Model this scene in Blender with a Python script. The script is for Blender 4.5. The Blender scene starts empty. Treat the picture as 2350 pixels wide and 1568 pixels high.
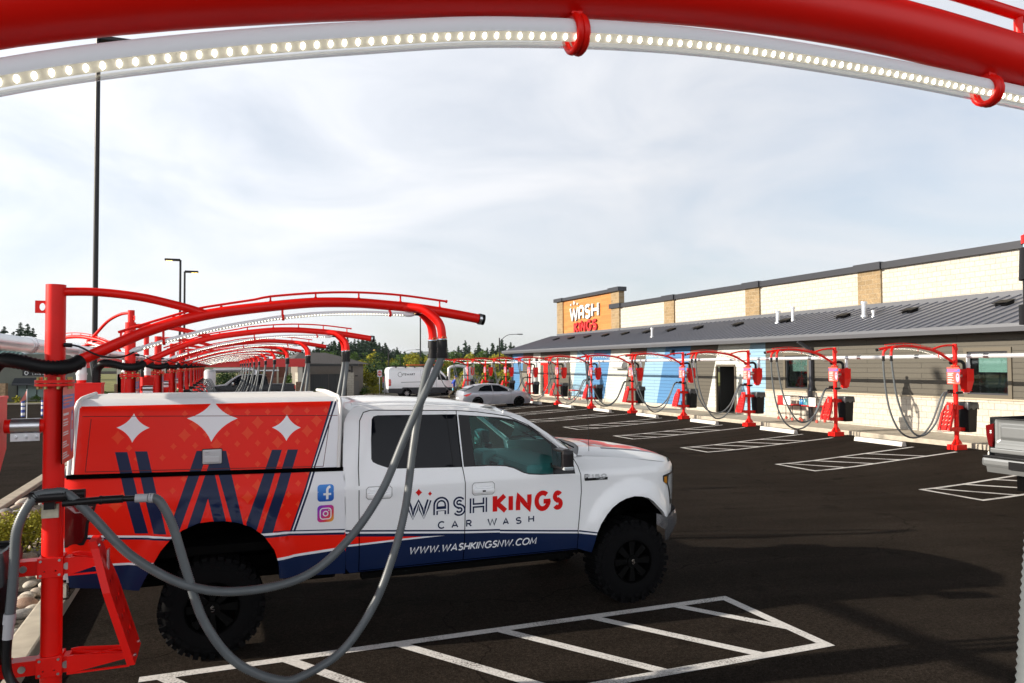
import bpy, bmesh, math, random
import numpy as np
from mathutils import Vector, Matrix, geometry
R = math.radians
scene = bpy.context.scene
C = scene.collection
# ---------------------------------------------------------------- camera
yaw, pit, roll = R(21.2), math.atan(54 / 1740), R(.3)
fwd = Vector((math.sin(yaw) * math.cos(pit), math.cos(yaw) * math.cos(pit), math.sin(pit)))
r0 = Vector((math.cos(yaw), -math.sin(yaw), 0)); u0 = r0.cross(fwd)
rt = r0 * math.cos(roll) - u0 * math.sin(roll); up = u0 * math.cos(roll) + r0 * math.sin(roll)
cd = bpy.data.cameras.new('camera'); cam = bpy.data.objects.new('camera', cd); C.objects.link(cam)
M = Matrix((rt, up, -fwd)).transposed().to_4x4(); M.translation = (0, 0, 2.45)
cam.matrix_world = M
cd.sensor_width = 36; cd.lens = 1740 / 2350 * 36; cd.clip_start = .05; cd.clip_end = 9000
scene.camera = cam
# ---------------------------------------------------------------- exposure, sky, sun
scene.view_settings.view_transform = 'Standard'; scene.view_settings.look = 'None'
scene.view_settings.exposure = 0.68; scene.view_settings.gamma = 1
SUN_EL, SUN_AZ = R(19.7), R(8.3)
S = Vector((-math.cos(SUN_EL) * math.cos(SUN_AZ), math.cos(SUN_EL) * math.sin(SUN_AZ), math.sin(SUN_EL)))
w = bpy.data.worlds.new('World'); scene.world = w; w.use_nodes = True
nt = w.node_tree; nt.nodes.clear(); N = nt.nodes.new; Lk = nt.links.new
out = N('ShaderNodeOutputWorld'); bg = N('ShaderNodeBackground'); bg.inputs[1].default_value = .1
sky = N('ShaderNodeTexSky'); sky.sky_type = 'NISHITA'; sky.sun_disc = False
sky.sun_elevation = SUN_EL; sky.sun_rotation = math.atan2(S.x, S.y) % (2 * math.pi)
sky.dust_density = 1.2; sky.air_density = 1.0; sky.ozone_density = 2.0
tc = N('ShaderNodeTexCoord')
mp = N('ShaderNodeMapping'); mp.inputs['Scale'].default_value = (1.6, 1.6, 5.0); mp.inputs['Rotation'].default_value = (.12, .2, .5)
Lk(tc.outputs['Generated'], mp.inputs[0])
n1 = N('ShaderNodeTexNoise'); n1.inputs['Scale'].default_value = 1.5; n1.inputs['Detail'].default_value = 9; n1.inputs['Roughness'].default_value = .55; n1.inputs['Distortion'].default_value = .7
Lk(mp.outputs[0], n1.inputs[0])
cr = N('ShaderNodeValToRGB'); cr.color_ramp.elements[0].position = .30; cr.color_ramp.elements[1].position = .66
cr.color_ramp.elements[0].color = (.50, .50, .50, 1); cr.color_ramp.elements[1].color = (.97, .97, .97, 1)
Lk(n1.outputs[0], cr.inputs[0])
# thin cloud veil, brighter towards the sun; added fill behind the camera, dimmed overhead
vm = N('ShaderNodeVectorMath'); vm.operation = 'DOT_PRODUCT'; vm.inputs[1].default_value = S
Lk(tc.outputs['Generated'], vm.inputs[0])
ms = N('ShaderNodeMapRange'); ms.inputs[1].default_value = -.3; ms.inputs[2].default_value = 1; ms.inputs[3].default_value = 0; ms.inputs[4].default_value = 3.5
Lk(vm.outputs['Value'], ms.inputs[0])
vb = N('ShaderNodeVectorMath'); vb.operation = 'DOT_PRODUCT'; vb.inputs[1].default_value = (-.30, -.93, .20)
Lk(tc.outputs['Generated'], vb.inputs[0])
mb_ = N('ShaderNodeMapRange'); mb_.inputs[1].default_value = 0; mb_.inputs[2].default_value = .9; mb_.inputs[3].default_value = 0; mb_.inputs[4].default_value = 7.0  # added sky glow out of view, fills the truck's shaded side
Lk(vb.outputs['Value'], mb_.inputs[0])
sx = N('ShaderNodeSeparateXYZ'); Lk(tc.outputs['Generated'], sx.inputs[0])
mz = N('ShaderNodeMapRange'); mz.inputs[1].default_value = 0; mz.inputs[2].default_value = .45; mz.inputs[3].default_value = 5.5; mz.inputs[4].default_value = 5.85
Lk(sx.outputs[2], mz.inputs[0])
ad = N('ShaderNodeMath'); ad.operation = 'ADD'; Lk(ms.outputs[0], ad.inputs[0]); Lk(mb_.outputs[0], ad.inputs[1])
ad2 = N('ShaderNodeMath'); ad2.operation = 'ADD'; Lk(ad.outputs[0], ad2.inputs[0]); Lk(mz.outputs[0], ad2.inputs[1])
zf = N('ShaderNodeMapRange'); zf.interpolation_type = 'SMOOTHSTEP'; zf.inputs[1].default_value = .44; zf.inputs[2].default_value = .62; zf.inputs[3].default_value = 1; zf.inputs[4].default_value = .04; Lk(sx.outputs[2], zf.inputs[0])  # sky overhead dimmed on purpose, to deepen the shadows on the ground
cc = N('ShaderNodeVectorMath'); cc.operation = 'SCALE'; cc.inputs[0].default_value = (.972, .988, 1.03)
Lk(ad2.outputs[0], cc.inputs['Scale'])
mx = N('ShaderNodeMix'); mx.data_type = 'RGBA'
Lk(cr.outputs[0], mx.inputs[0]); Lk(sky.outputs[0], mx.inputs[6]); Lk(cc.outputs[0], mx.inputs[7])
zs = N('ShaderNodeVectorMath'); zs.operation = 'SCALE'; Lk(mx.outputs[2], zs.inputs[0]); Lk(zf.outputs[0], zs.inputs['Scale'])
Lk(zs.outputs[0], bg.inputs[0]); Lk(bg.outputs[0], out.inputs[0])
sl = bpy.data.lights.new('sun', 'SUN'); sl.energy = 5.0; sl.angle = R(.6); sl.color = (1, .90, .76)
so = bpy.data.objects.new('sun', sl); C.objects.link(so); so.rotation_euler = (-S).to_track_quat('-Z', 'Y').to_euler(); so.location = (-20, 5, 30)

# ---------------------------------------------------------------- materials
MATS = {}
def mat(name, col=(.5, .5, .5), rough=.5, metal=0, coat=0, noise=None, bump=None, emit=None, spec=None):
    if name in MATS: return MATS[name]
    m = bpy.data.materials.new(name); m.use_nodes = True; MATS[name] = m
    t = m.node_tree; b = t.nodes['Principled BSDF']
    b.inputs['Base Color'].default_value = (*col, 1); b.inputs['Roughness'].default_value = rough; b.inputs['Metallic'].default_value = metal
    b.inputs['Coat Weight'].default_value = coat; b.inputs['Coat Roughness'].default_value = .06
    if spec is not None: b.inputs['Specular IOR Level'].default_value = spec
    if emit: b.inputs['Emission Color'].default_value = (*emit[0], 1); b.inputs['Emission Strength'].default_value = emit[1]
    if noise or bump:
        tc = t.nodes.new('ShaderNodeTexCoord')
    if noise:                                                   # (scale, amount)
        n = t.nodes.new('ShaderNodeTexNoise'); n.inputs['Scale'].default_value = noise[0]; n.inputs['Detail'].default_value = 6
        t.links.new(tc.outputs['Object'], n.inputs[0])
        r = t.nodes.new('ShaderNodeMapRange'); r.inputs[1].default_value = .3; r.inputs[2].default_value = .7
        r.inputs[3].default_value = 1 - noise[1]; r.inputs[4].default_value = 1 + noise[1]; t.links.new(n.outputs[0], r.inputs[0])
        v = t.nodes.new('ShaderNodeVectorMath'); v.operation = 'SCALE'; v.inputs[0].default_value = col
        t.links.new(r.outputs[0], v.inputs['Scale']); t.links.new(v.outputs[0], b.inputs['Base Color'])
    if bump:                                                    # (scale, strength, distance)
        n = t.nodes.new('ShaderNodeTexNoise'); n.inputs['Scale'].default_value = bump[0]; n.inputs['Detail'].default_value = 5
        t.links.new(tc.outputs['Object'], n.inputs[0])
        p = t.nodes.new('ShaderNodeBump'); p.inputs['Strength'].default_value = bump[1]; p.inputs['Distance'].default_value = bump[2]
        t.links.new(n.outputs[0], p.inputs['Height']); t.links.new(p.outputs[0], b.inputs['Normal'])
    return m
def glassmat(name, tint, refl=.1):
    m = bpy.data.materials.new(name); m.use_nodes = True; t = m.node_tree; t.nodes.clear(); MATS[name] = m
    o = t.nodes.new('ShaderNodeOutputMaterial'); tr = t.nodes.new('ShaderNodeBsdfTransparent'); tr.inputs[0].default_value = (*tint, 1)
    g = t.nodes.new('ShaderNodeBsdfGlossy'); g.inputs['Roughness'].default_value = .02
    f = t.nodes.new('ShaderNodeFresnel'); f.inputs[0].default_value = 1.5
    a = t.nodes.new('ShaderNodeMath'); a.operation = 'ADD'; a.inputs[1].default_value = refl - .04; a.use_clamp = True
    t.links.new(f.outputs[0], a.inputs[0])
    a.operation = 'MULTIPLY_ADD'; a.inputs[1].default_value = .6; a.inputs[2].default_value = refl * .5
    x = t.nodes.new('ShaderNodeMixShader'); t.links.new(a.outputs[0], x.inputs[0]); t.links.new(tr.outputs[0], x.inputs[1]); t.links.new(g.outputs[0], x.inputs[2])
    t.links.new(x.outputs[0], o.inputs[0]); return m
def brickmat(name, c1, c2, mortar, bw, bh, ms, plane='yz', offset=.5, bumpd=.01, rough=.9, noise=.12, ns=14):
    m = bpy.data.materials.new(name); m.use_nodes = True; t = m.node_tree; MATS[name] = m; b = t.nodes['Principled BSDF']; b.inputs['Roughness'].default_value = rough
    tc = t.nodes.new('ShaderNodeTexCoord'); sp = t.nodes.new('ShaderNodeSeparateXYZ'); cb = t.nodes.new('ShaderNodeCombineXYZ')
    t.links.new(tc.outputs['Object'], sp.inputs[0])
    t.links.new(sp.outputs['xyz'.index(plane[0])], cb.inputs[0]); t.links.new(sp.outputs['xyz'.index(plane[1])], cb.inputs[1])
    k = t.nodes.new('ShaderNodeTexBrick'); k.offset = offset; k.inputs['Scale'].default_value = 1
    k.inputs['Brick Width'].default_value = bw; k.inputs['Row Height'].default_value = bh; k.inputs['Mortar Size'].default_value = ms; k.inputs['Mortar Smooth'].default_value = .3
    k.inputs['Color1'].default_value = (*c1, 1); k.inputs['Color2'].default_value = (*c2, 1); k.inputs['Mortar'].default_value = (*mortar, 1)
    t.links.new(cb.outputs[0], k.inputs[0])
    n = t.nodes.new('ShaderNodeTexNoise'); n.inputs['Scale'].default_value = ns; n.inputs['Detail'].default_value = 6; t.links.new(tc.outputs['Object'], n.inputs[0])
    r = t.nodes.new('ShaderNodeMapRange'); r.inputs[1].default_value = .3; r.inputs[2].default_value = .7; r.inputs[3].default_value = 1 - noise; r.inputs[4].default_value = 1 + noise; t.links.new(n.outputs[0], r.inputs[0])
    v = t.nodes.new('ShaderNodeVectorMath'); v.operation = 'SCALE'; t.links.new(k.outputs[0], v.inputs[0]); t.links.new(r.outputs[0], v.inputs['Scale']); t.links.new(v.outputs[0], b.inputs['Base Color'])
    p = t.nodes.new('ShaderNodeBump'); p.invert = True; p.inputs['Distance'].default_value = bumpd; p.inputs['Strength'].default_value = .8
    t.links.new(k.outputs['Fac'], p.inputs['Height'])
    p2 = t.nodes.new('ShaderNodeBump'); p2.inputs['Distance'].default_value = bumpd * .6; p2.inputs['Strength'].default_value = .5; t.links.new(n.outputs[0], p2.inputs['Height']); t.links.new(p.outputs[0], p2.inputs['Normal'])
    t.links.new(p2.outputs[0], b.inputs['Normal'])
    return m
RED = mat('red_powder_coat', (.78, .007, .003), .40, noise=(5, .07), bump=(180, .08, .001), spec=.28)
REDM = mat('red_matte_panel', (.62, .012, .012), .5, noise=(6, .12))
BLK = mat('black_rubber', (.006, .006, .007), .5, bump=(60, .1, .002), spec=.25)
BPL = mat('black_plastic', (.008, .008, .009), .35, spec=.3)
HOSE = mat('grey_hose_plastic', (.105, .118, .125), .4, noise=(9, .1), spec=.4)
CUFF = mat('light_grey_cuff', (.42, .42, .44), .5)
ALU = mat('galvanised_steel', (.62, .63, .65), .32, 1, noise=(14, .12))
ZINC = mat('zinc_plate', (.48, .46, .36), .45, .7, noise=(30, .15))
PVC = mat('white_pvc', (.72, .73, .74), .4)
WPAINT = mat('white_car_paint', (.89, .90, .91), .3, coat=.6)
VRED = mat('red_vinyl_wrap', (.86, .014, .004), .34, spec=.18)
VRED2 = mat('light_red_vinyl', (.88, .060, .018), .34, spec=.18)
VNAVY = mat('navy_vinyl', (.006, .016, .060), .34, spec=.22)
VWHITE = mat('white_vinyl', (.82, .83, .86), .35, coat=.3)
VGREY = mat('pale_white_vinyl', (.70, .69, .68), .35, coat=.3)
DARK = mat('dark_gap', (.002, .002, .002), .9, spec=0)
TYRE = mat('tyre_rubber', (.0035, .0035, .004), .75, bump=(80, .25, .003), spec=.07)
RIM = mat('black_alloy', (.003, .003, .003), .6, 0, spec=.05)
CHROME = mat('chrome', (.75, .76, .78), .1, 1)
DGLASS = mat('dark_tinted_glass', (.003, .004, .007), .04, spec=.17)
TGLASS = glassmat('teal_window_glass', (.34, .80, .78), .0)
CGLASS = glassmat('clear_glass', (.7, .8, .8), .1); COVER = glassmat('clear_cover', (.93, .93, .93), .08)
LED = mat('lit_diode', (1, 1, 1), .5, emit=((1, .93, .74), 9))
LTUBE = mat('frosted_tube_top', (.80, .80, .82), .45)
INTER = mat('cabin_grey', (.20, .21, .215), .7)
CONC = mat('concrete', (.38, .34, .275), .85, noise=(5, .16), bump=(40, .3, .004))
# ---------------------------------------------------------------- object helpers
def wloc(o):
    v = Vector((0, 0, 0))
    while o is not None: v += o.location; o = o.parent
    return v
def tag(o, label=None, cat=None, group=None, kind=None):
    if label: o['label'] = label
    if cat: o['category'] = cat
    if group: o['group'] = group
    if kind: o['kind'] = kind
    return o
def empty(name, loc=(0, 0, 0), rz=0, label=None, cat=None, group=None):
    o = bpy.data.objects.new(name, None); C.objects.link(o); o.location = loc; o.rotation_euler = (0, 0, rz); o.empty_display_size = .2
    return tag(o, label, cat, group)
def copy_tree(o, parent=None):
    c = o.copy(); C.objects.link(c); c.parent = parent
    for ch in o.children: copy_tree(ch, c)
    return c
class MB:
    def __init__(s): s.v = []; s.f = []; s.m = []; s.s = []
    def add(s, vs, fs, mi=0, sm=False):
        k = len(s.v); s.v += [tuple(p) for p in vs]; s.f += [tuple(k + i for i in f) for f in fs]
        s.m += [mi] * len(fs); s.s += [sm] * len(fs); return s
    def box(s, x0, x1, y0, y1, z0, z1, mi=0):
        v = [(x, y, z) for z in (z0, z1) for y in (y0, y1) for x in (x0, x1)]
        return s.add(v, [(0, 2, 3, 1), (4, 5, 7, 6), (0, 1, 5, 4), (2, 6, 7, 3), (0, 4, 6, 2), (1, 3, 7, 5)], mi)
    def bbox(s, x0, x1, y0, y1, z0, z1, b=.01, mi=0):          # box with bevelled edges
        bm = bmesh.new(); bmesh.ops.create_cube(bm, size=1)
        for q in bm.verts: q.co = Vector(((x0 + x1) / 2 + q.co.x * (x1 - x0), (y0 + y1) / 2 + q.co.y * (y1 - y0), (z0 + z1) / 2 + q.co.z * (z1 - z0)))
        bmesh.ops.bevel(bm, geom=bm.edges[:], offset=b, segments=2, affect='EDGES', profile=.6)
        s.addbm(bm, mi); return s
    def addbm(s, bm, mi=0, sm=False):
        bm.verts.index_update(); s.add([q.co[:] for q in bm.verts], [[q.index for q in f.verts] for f in bm.faces], mi, sm); bm.free(); return s
    def obox(s, a, b, w, h, mi=0, upv=(0, 0, 1)):              # bar from a to b
        a, b = Vector(a), Vector(b); d = (b - a).normalized(); u = Vector(upv)
        if abs(d.dot(u)) > .95: u = Vector((1, 0, 0))
        r = d.cross(u).normalized(); u = r.cross(d)
        v = [p + r * (i * w / 2) + u * (j * h / 2) for p in (a, b) for j in (-1, 1) for i in (-1, 1)]
        return s.add(v, [(0, 1, 3, 2), (4, 6, 7, 5), (0, 4, 5, 1), (2, 3, 7, 6), (0, 2, 6, 4), (1, 5, 7, 3)], mi)
    def tube(s, pts, r, n=12, mi=0, caps=True, sm=True):
        P = [Vector(p) for p in pts]; m = len(P); rr = r if isinstance(r, (list, tuple)) else [r] * m
        vs = []; u = None
        for i, p in enumerate(P):
            d = (P[min(i + 1, m - 1)] - P[max(i - 1, 0)]).normalized()
            if u is None:
                u = Vector((0, 0, 1)) if abs(d.z) < .9 else Vector((0, 1, 0))
            u = (u - d * u.dot(d)).normalized(); q = d.cross(u)
            for k in range(n):
                a = 2 * math.pi * k / n; vs.append(p + (u * math.cos(a) + q * math.sin(a)) * rr[i])
        fs = [(i * n + k, i * n + (k + 1) % n, (i + 1) * n + (k + 1) % n, (i + 1) * n + k) for i in range(m - 1) for k in range(n)]
        s.add(vs, fs, mi, sm)
        if caps: s.add([vs[k] for k in range(n)], [tuple(range(n))[::-1]], mi); s.add([vs[(m - 1) * n + k] for k in range(n)], [tuple(range(n))], mi)
        return s
    def cyl(s, a, b, r, r2=None, n=20, mi=0): return s.tube([a, b], [r, r if r2 is None else r2], n, mi)
    def ring(s, c, ax, R_, r, n=20, k=8, mi=0, a0=0, a1=360):
        c = Vector(c); ax = Vector(ax).normalized(); u = ax.orthogonal().normalized(); q = ax.cross(u)
        pts = [c + (u * math.cos(R(a)) + q * math.sin(R(a))) * R_ for a in np.linspace(a0, a1, n)]
        return s.tube(pts, r, k, mi, caps=abs(a1 - a0) < 359)
    def prism(s, poly, axis, a, b, mi=0):                      # poly extruded along axis x/y/z between a and b
        n = len(poly)
        def p3(q, t): return {'x': (t, q[0], q[1]), 'y': (q[0], t, q[1]), 'z': (q[0], q[1], t)}[axis]
        vs = [p3(q, a) for q in poly] + [p3(q, b) for q in poly]
        bm = bmesh.new(); V = [bm.verts.new(v) for v in vs]
        bm.faces.new(V[:n][::-1]); bm.faces.new(V[n:])
        for i in range(n): bm.faces.new((V[i], V[(i + 1) % n], V[n + (i + 1) % n], V[n + i]))
        bmesh.ops.recalc_face_normals(bm, faces=bm.faces[:]); bmesh.ops.triangulate(bm, faces=[f for f in bm.faces if len(f.verts) > 4]); return s.addbm(bm, mi)
    def ball(s, c, r, mi=0, sc=(1, 1, 1), sub=1):
        bm = bmesh.new(); bmesh.ops.create_icosphere(bm, subdivisions=sub, radius=r)
        for q in bm.verts: q.co = Vector((q.co.x * sc[0] + c[0], q.co.y * sc[1] + c[1], q.co.z * sc[2] + c[2]))
        return s.addbm(bm, mi, True)
    def build(s, name, mats, parent=None, loc=None):
        me = bpy.data.meshes.new(name); o = wloc(parent) if parent is not None else Vector(loc or (0, 0, 0))
        me.from_pydata([(v[0] - o.x, v[1] - o.y, v[2] - o.z) for v in s.v], [], s.f)
        for m in (mats if isinstance(mats, (list, tuple)) else [mats]): me.materials.append(m)
        me.polygons.foreach_set('material_index', s.m); me.polygons.foreach_set('use_smooth', s.s); me.update()
        ob = bpy.data.objects.new(name, me); C.objects.link(ob)
        if parent is not None: ob.parent = parent
        elif loc: ob.location = loc
        return ob
def spline(pts, step):                                         # Catmull-Rom resampled at about step metres
    P = [Vector(p) for p in pts]; P = [P[0] * 2 - P[1]] + P + [P[-1] * 2 - P[-2]]; out = []
    for i in range(1, len(P) - 2):
        a, b, c, d = P[i - 1:i + 3]; n = max(1, round((c - b).length / step))
        for k in range(n):
            t = k / n; out.append(.5 * ((2 * b) + (c - a) * t + (2 * a - 5 * b + 4 * c - d) * t * t + (3 * b - a - 3 * c + d) * t ** 3))
    out.append(P[-2]); return out
def even(pts, step):
    P = spline(pts, step / 3); out = [P[0]]; acc = 0
    for a, b in zip(P, P[1:]):
        l = (b - a).length
        while acc + l >= step:
            t = (step - acc) / l; a = a.lerp(b, t); out.append(a); l = (b - a).length; acc = 0
        acc += l
    return out
def inpoly(poly, X, Z):
    c = np.zeros(len(X), bool); n = len(poly)
    for i in range(n):
        x1, z1 = poly[i]; x2, z2 = poly[(i + 1) % n]
        if z1 == z2: continue
        k = ((z1 > Z) != (z2 > Z)) & (X < (x2 - x1) * (Z - z1) / (z2 - z1) + x1); c ^= k
    return c
def panel2d(outline, holes=(), paints=(), grid=.06):           # paints: [(polygon, material index)], later ones on top
    V = []; E = []; segs = []
    for poly in [outline, *holes, *[p for p, _ in paints]]:
        k0 = len(V); n = len(poly)
        for i in range(n):
            a = np.array(poly[i], float); b = np.array(poly[(i + 1) % n], float); m = max(1, int(np.linalg.norm(b - a) / grid))
            segs.append((a, b))
            for j in range(m): V.append(Vector(a + (b - a) * j / m))
        E += [(k, k + 1) for k in range(k0, len(V) - 1)] + [(len(V) - 1, k0)]
    o = np.array(outline); xs = np.arange(o[:, 0].min() + grid / 2, o[:, 0].max(), grid); zs = np.arange(o[:, 1].min() + grid / 2, o[:, 1].max(), grid)
    G = np.array([(x + (grid / 2 if j % 2 else 0), z) for j, z in enumerate(zs) for x in xs])
    G = G[inpoly(outline, G[:, 0], G[:, 1])]
    if len(G):
        A = np.array([s[0] for s in segs]); B = np.array([s[1] for s in segs]); D = B - A; L2 = (D ** 2).sum(1) + 1e-12; keep = np.ones(len(G), bool)
        for i in range(len(A)):
            t = np.clip(((G - A[i]) @ D[i]) / L2[i], 0, 1); d = G - (A[i] + t[:, None] * D[i]); keep &= (d ** 2).sum(1) > (grid * .35) ** 2
        V += [Vector(g) for g in G[keep]]
    vv, _, ff, _, _, _ = geometry.delaunay_2d_cdt(V, E, [], 0, 1e-5)
    P = np.array([v[:] for v in vv]); T = np.array([f[:] for f in ff if len(f) == 3]); c = P[T].mean(1)
    k = inpoly(outline, c[:, 0], c[:, 1])
    for h in holes: k &= ~inpoly(h, c[:, 0], c[:, 1])
    T = T[k]; c = c[k]; mi = np.zeros(len(T), int)
    for p, m in paints: mi[inpoly(p, c[:, 0], c[:, 1])] = m
    return P, T, mi
def skin(mb, pan, fmap, flip=False, m0=0, sm=True):            # adds a mapped panel to a builder
    P, T, mi = pan; used = sorted(set(T.flatten())); ix = {u: i for i, u in enumerate(used)}
    vs = [fmap(*P[u]) for u in used]; k = len(mb.v); mb.v += [tuple(map(float, v)) for v in vs]
    for t, m in zip(T, mi):
        f = tuple(k + ix[i] for i in (t[::-1] if flip else t)); mb.f.append(f); mb.m.append(int(m) + m0); mb.s.append(sm)
    return mb
# ---------------------------------------------------------------- stroke lettering
def arc(cx, cy, rx, ry, a0, a1, n=10): return [(cx + rx * math.cos(R(a)), cy + ry * math.sin(R(a))) for a in np.linspace(a0, a1, n)]
GL = {
 'A': (.78, [[(0, 0), (.39, 1), (.78, 0)], [(.13, .3), (.65, .3)]]),
 'a': (.66, [[(0, 0), (0, .62)] + arc(.33, .64, .33, .36, 180, 0, 12) + [(.66, .62), (.66, 0)], [(0, .38), (.66, .38)]]),   # round-topped A
 'B': (.5, [[(0, 0), (0, 1), (.25, 1)] + arc(.25, .76, .22, .24, 90, -90, 8) + [(0, .52)], [(.25, .52)] + arc(.27, .26, .24, .26, 90, -90, 8) + [(0, 0)]]),
 'C': (.8, [arc(.5, .5, .46, .5, 45, 315, 18)]),
 'D': (.7, [[(0, 0), (0, 1), (.25, 1)] + arc(.25, .5, .45, .5, 90, -90, 12) + [(0, 0)]]),
 'E': (.5, [[(.5, 1), (0, 1), (0, 0), (.5, 0)], [(0, .5), (.42, .5)]]),
 'F': (.5, [[(.5, 1), (0, 1), (0, 0)], [(0, .5), (.42, .5)]]),
 'G': (.88, [arc(.48, .5, .46, .5, 48, 352, 20) + [(.93, .46), (.55, .46)]]),
 'H': (.68, [[(0, 0), (0, 1)], [(.68, 0), (.68, 1)], [(0, .5), (.68, .5)]]),
 'I': (.02, [[(0, 0), (0, 1)]]),
 'K': (.62, [[(0, 0), (0, 1)], [(.6, 1), (.06, .48)], [(.14, .52), (.66, 0)]]),
 'L': (.45, [[(0, 1), (0, 0), (.45, 0)]]),
 'M': (.86, [[(0, 0), (.08, 1), (.43, .2), (.78, 1), (.86, 0)]]),
 'N': (.66, [[(0, 0), (0, 1), (.66, 0), (.66, 1)]]),
 'O': (.94, [arc(.47, .5, .47, .5, 0, 360, 24)]),
 'P': (.5, [[(0, 0), (0, 1), (.26, 1)] + arc(.26, .73, .24, .27, 90, -90, 9) + [(0, .46)]]),
 'R': (.54, [[(0, 0), (0, 1), (.28, 1)] + arc(.28, .73, .24, .27, 90, -90, 9) + [(0, .46)], [(.26, .46), (.56, 0)]]),
 'S': (.56, [arc(.29, .74, .25, .24, 30, 270, 12) + arc(.29, .25, .27, .25, 90, -150, 12)]),
 'T': (.6, [[(0, 1), (.6, 1)], [(.3, 1), (.3, 0)]]),
 'U': (.66, [[(0, 1), (0, .35)] + arc(.33, .34, .33, .34, 180, 360, 12) + [(.66, 1)]]),
 'W': (1.12, [[(0, 1), (.28, 0), (.56, .9), (.84, 0), (1.12, 1)]]),
 'V': (.7, [[(0, 1), (.35, 0), (.7, 1)]]),
 'Y': (.66, [[(0, 1), (.33, .5), (.66, 1)], [(.33, .5), (.33, 0)]]),
 'X': (.66, [[(0, 1), (.66, 0)], [(0, 0), (.66, 1)]]),
 '0': (.6, [arc(.3, .5, .3, .5, 0, 360, 20)]), '1': (.2, [[(0, .82), (.18, 1), (.18, 0)]]),
 '5': (.5, [[(.48, 1), (.06, 1), (.03, .56), (.2, .62)] + arc(.22, .31, .26, .31, 75, -150, 12)]),
 '.': (.12, [[(.0, .06), (.12, .06)]]), '-': (.3, [[(0, .45), (.3, .45)]]),
 'n': (.36, [[(0, 0), (0, .55)], [(0, .38)] + arc(.18, .37, .18, .18, 180, 0, 8) + [(.36, 0)]]),
 'd': (.42, [arc(.2, .27, .2, .27, 0, 360, 14), [(.4, 0), (.4, 1)]]), 'g': (.42, [arc(.2, .27, .2, .27, 0, 360, 14), [(.4, .5), (.4, -.15)] + arc(.2, -.13, .2, .16, 0, -160, 8)]),
 'i': (.02, [[(0, 0), (0, .55)], [(0, .75), (0, .9)]]), 'q': (.42, [arc(.2, .27, .2, .27, 0, 360, 14)]), ' ': (.35, []),
}
def strip(mb, pts, wd, fmap, lift, mi=0, step=.06):
    P = [pts[0]]
    for a, b in zip(pts, pts[1:]):
        n = max(1, int(math.dist(a, b) / step)); P += [(a[0] + (b[0] - a[0]) * k / n, a[1] + (b[1] - a[1]) * k / n) for k in range(1, n + 1)]
    n = len(P); vs = []
    for i, p in enumerate(P):
        def dr(a, b):
            l = math.dist(a, b) or 1; return ((b[0] - a[0]) / l, (b[1] - a[1]) / l)
        d1 = dr(P[i - 1], p) if i else dr(p, P[1]); d2 = dr(p, P[i + 1]) if i < n - 1 else dr(P[i - 1], p)
        nx, ny = -(d1[1] + d2[1]), d1[0] + d2[0]; l = math.hypot(nx, ny)
        if l < .35: nx, ny, k = -d2[1], d2[0], 1
        else: nx, ny = nx / l, ny / l; k = min(1.3, 2 / l)
        vs += [fmap(p[0] + nx * wd / 2 * k, p[1] + ny * wd / 2 * k, lift), fmap(p[0] - nx * wd / 2 * k, p[1] - ny * wd / 2 * k, lift)]
    mb.add(vs, [(2 * i, 2 * i + 1, 2 * i + 3, 2 * i + 2) for i in range(n - 1)], mi)
def glyph(mb, ch, x0, x1, z0, z1, wd, fmap, lift, mi=0, slant=0, tilt=0):
    gw, lines = GL[ch]; h = z1 - z0 - wd; sxx = (x1 - x0 - wd) / gw if gw > .05 else 1; lo = 0
    for ln in lines:
        pts = [(x0 + wd / 2 + a * sxx + slant * b * h + (0 if gw > .05 else (x1 - x0 - wd) / 2), z0 + wd / 2 + b * h + tilt * (a * sxx)) for a, b in ln]
        strip(mb, pts, wd, fmap, lift + lo, mi); lo += .00025
def text(mb, s, x0, z0, h, wd, fmap, lift, mi=0, gap=.22, slant=0, tilt=0, width=None):
    adv = lambda c: (GL[c][0] + gap)
    tot = (sum(adv(c) for c in s) - gap); k = h if width is None else (width) / tot
    x = x0
    for c in s:
        gw, lines = GL[c]; lo = 0
        for ln in lines:
            pts = [(x + a * k + slant * b * h, z0 + b * h + tilt * (x + a * k - x0)) for a, b in ln]
            strip(mb, pts, wd, fmap, lift + lo, mi); lo += .0002
        x += adv(c) * k
# ================================================================ SETTING
def gz(x, y=0):                                                 # the lot dips to a drainage line between the two rows
    return float(np.interp(x, [-60, -40, 5.5, 9, 13.2, 15, 19.2], [0, .05, .05, -.13, -.28, -.24, 0]))
asph = mat('asphalt', (.030, .0255, .023), .88)
t = asph.node_tree; b = t.nodes['Principled BSDF']; tc = t.nodes.new('ShaderNodeTexCoord')
def nz(sc, det, vec=None, rough=.6):
    n = t.nodes.new('ShaderNodeTexNoise'); n.inputs['Scale'].default_value = sc; n.inputs['Detail'].default_value = det; n.inputs['Roughness'].default_value = rough
    t.links.new(vec or tc.outputs['Object'], n.inputs[0]); return n.outputs[0]
def mr(s, a, b_, c, d):
    r = t.nodes.new('ShaderNodeMapRange'); r.inputs[1].default_value = a; r.inputs[2].default_value = b_; r.inputs[3].default_value = c; r.inputs[4].default_value = d; t.links.new(s, r.inputs[0]); return r.outputs[0]
def mul(a, b_):
    m = t.nodes.new('ShaderNodeMath'); m.operation = 'MULTIPLY'; t.links.new(a, m.inputs[0]); t.links.new(b_, m.inputs[1]); return m.outputs[0]
mpn = t.nodes.new('ShaderNodeMapping'); mpn.inputs['Scale'].default_value = (.13, 1.2, 1); mpn.inputs['Rotation'].default_value = (0, 0, .12); t.links.new(tc.outputs['Object'], mpn.inputs[0])
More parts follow.
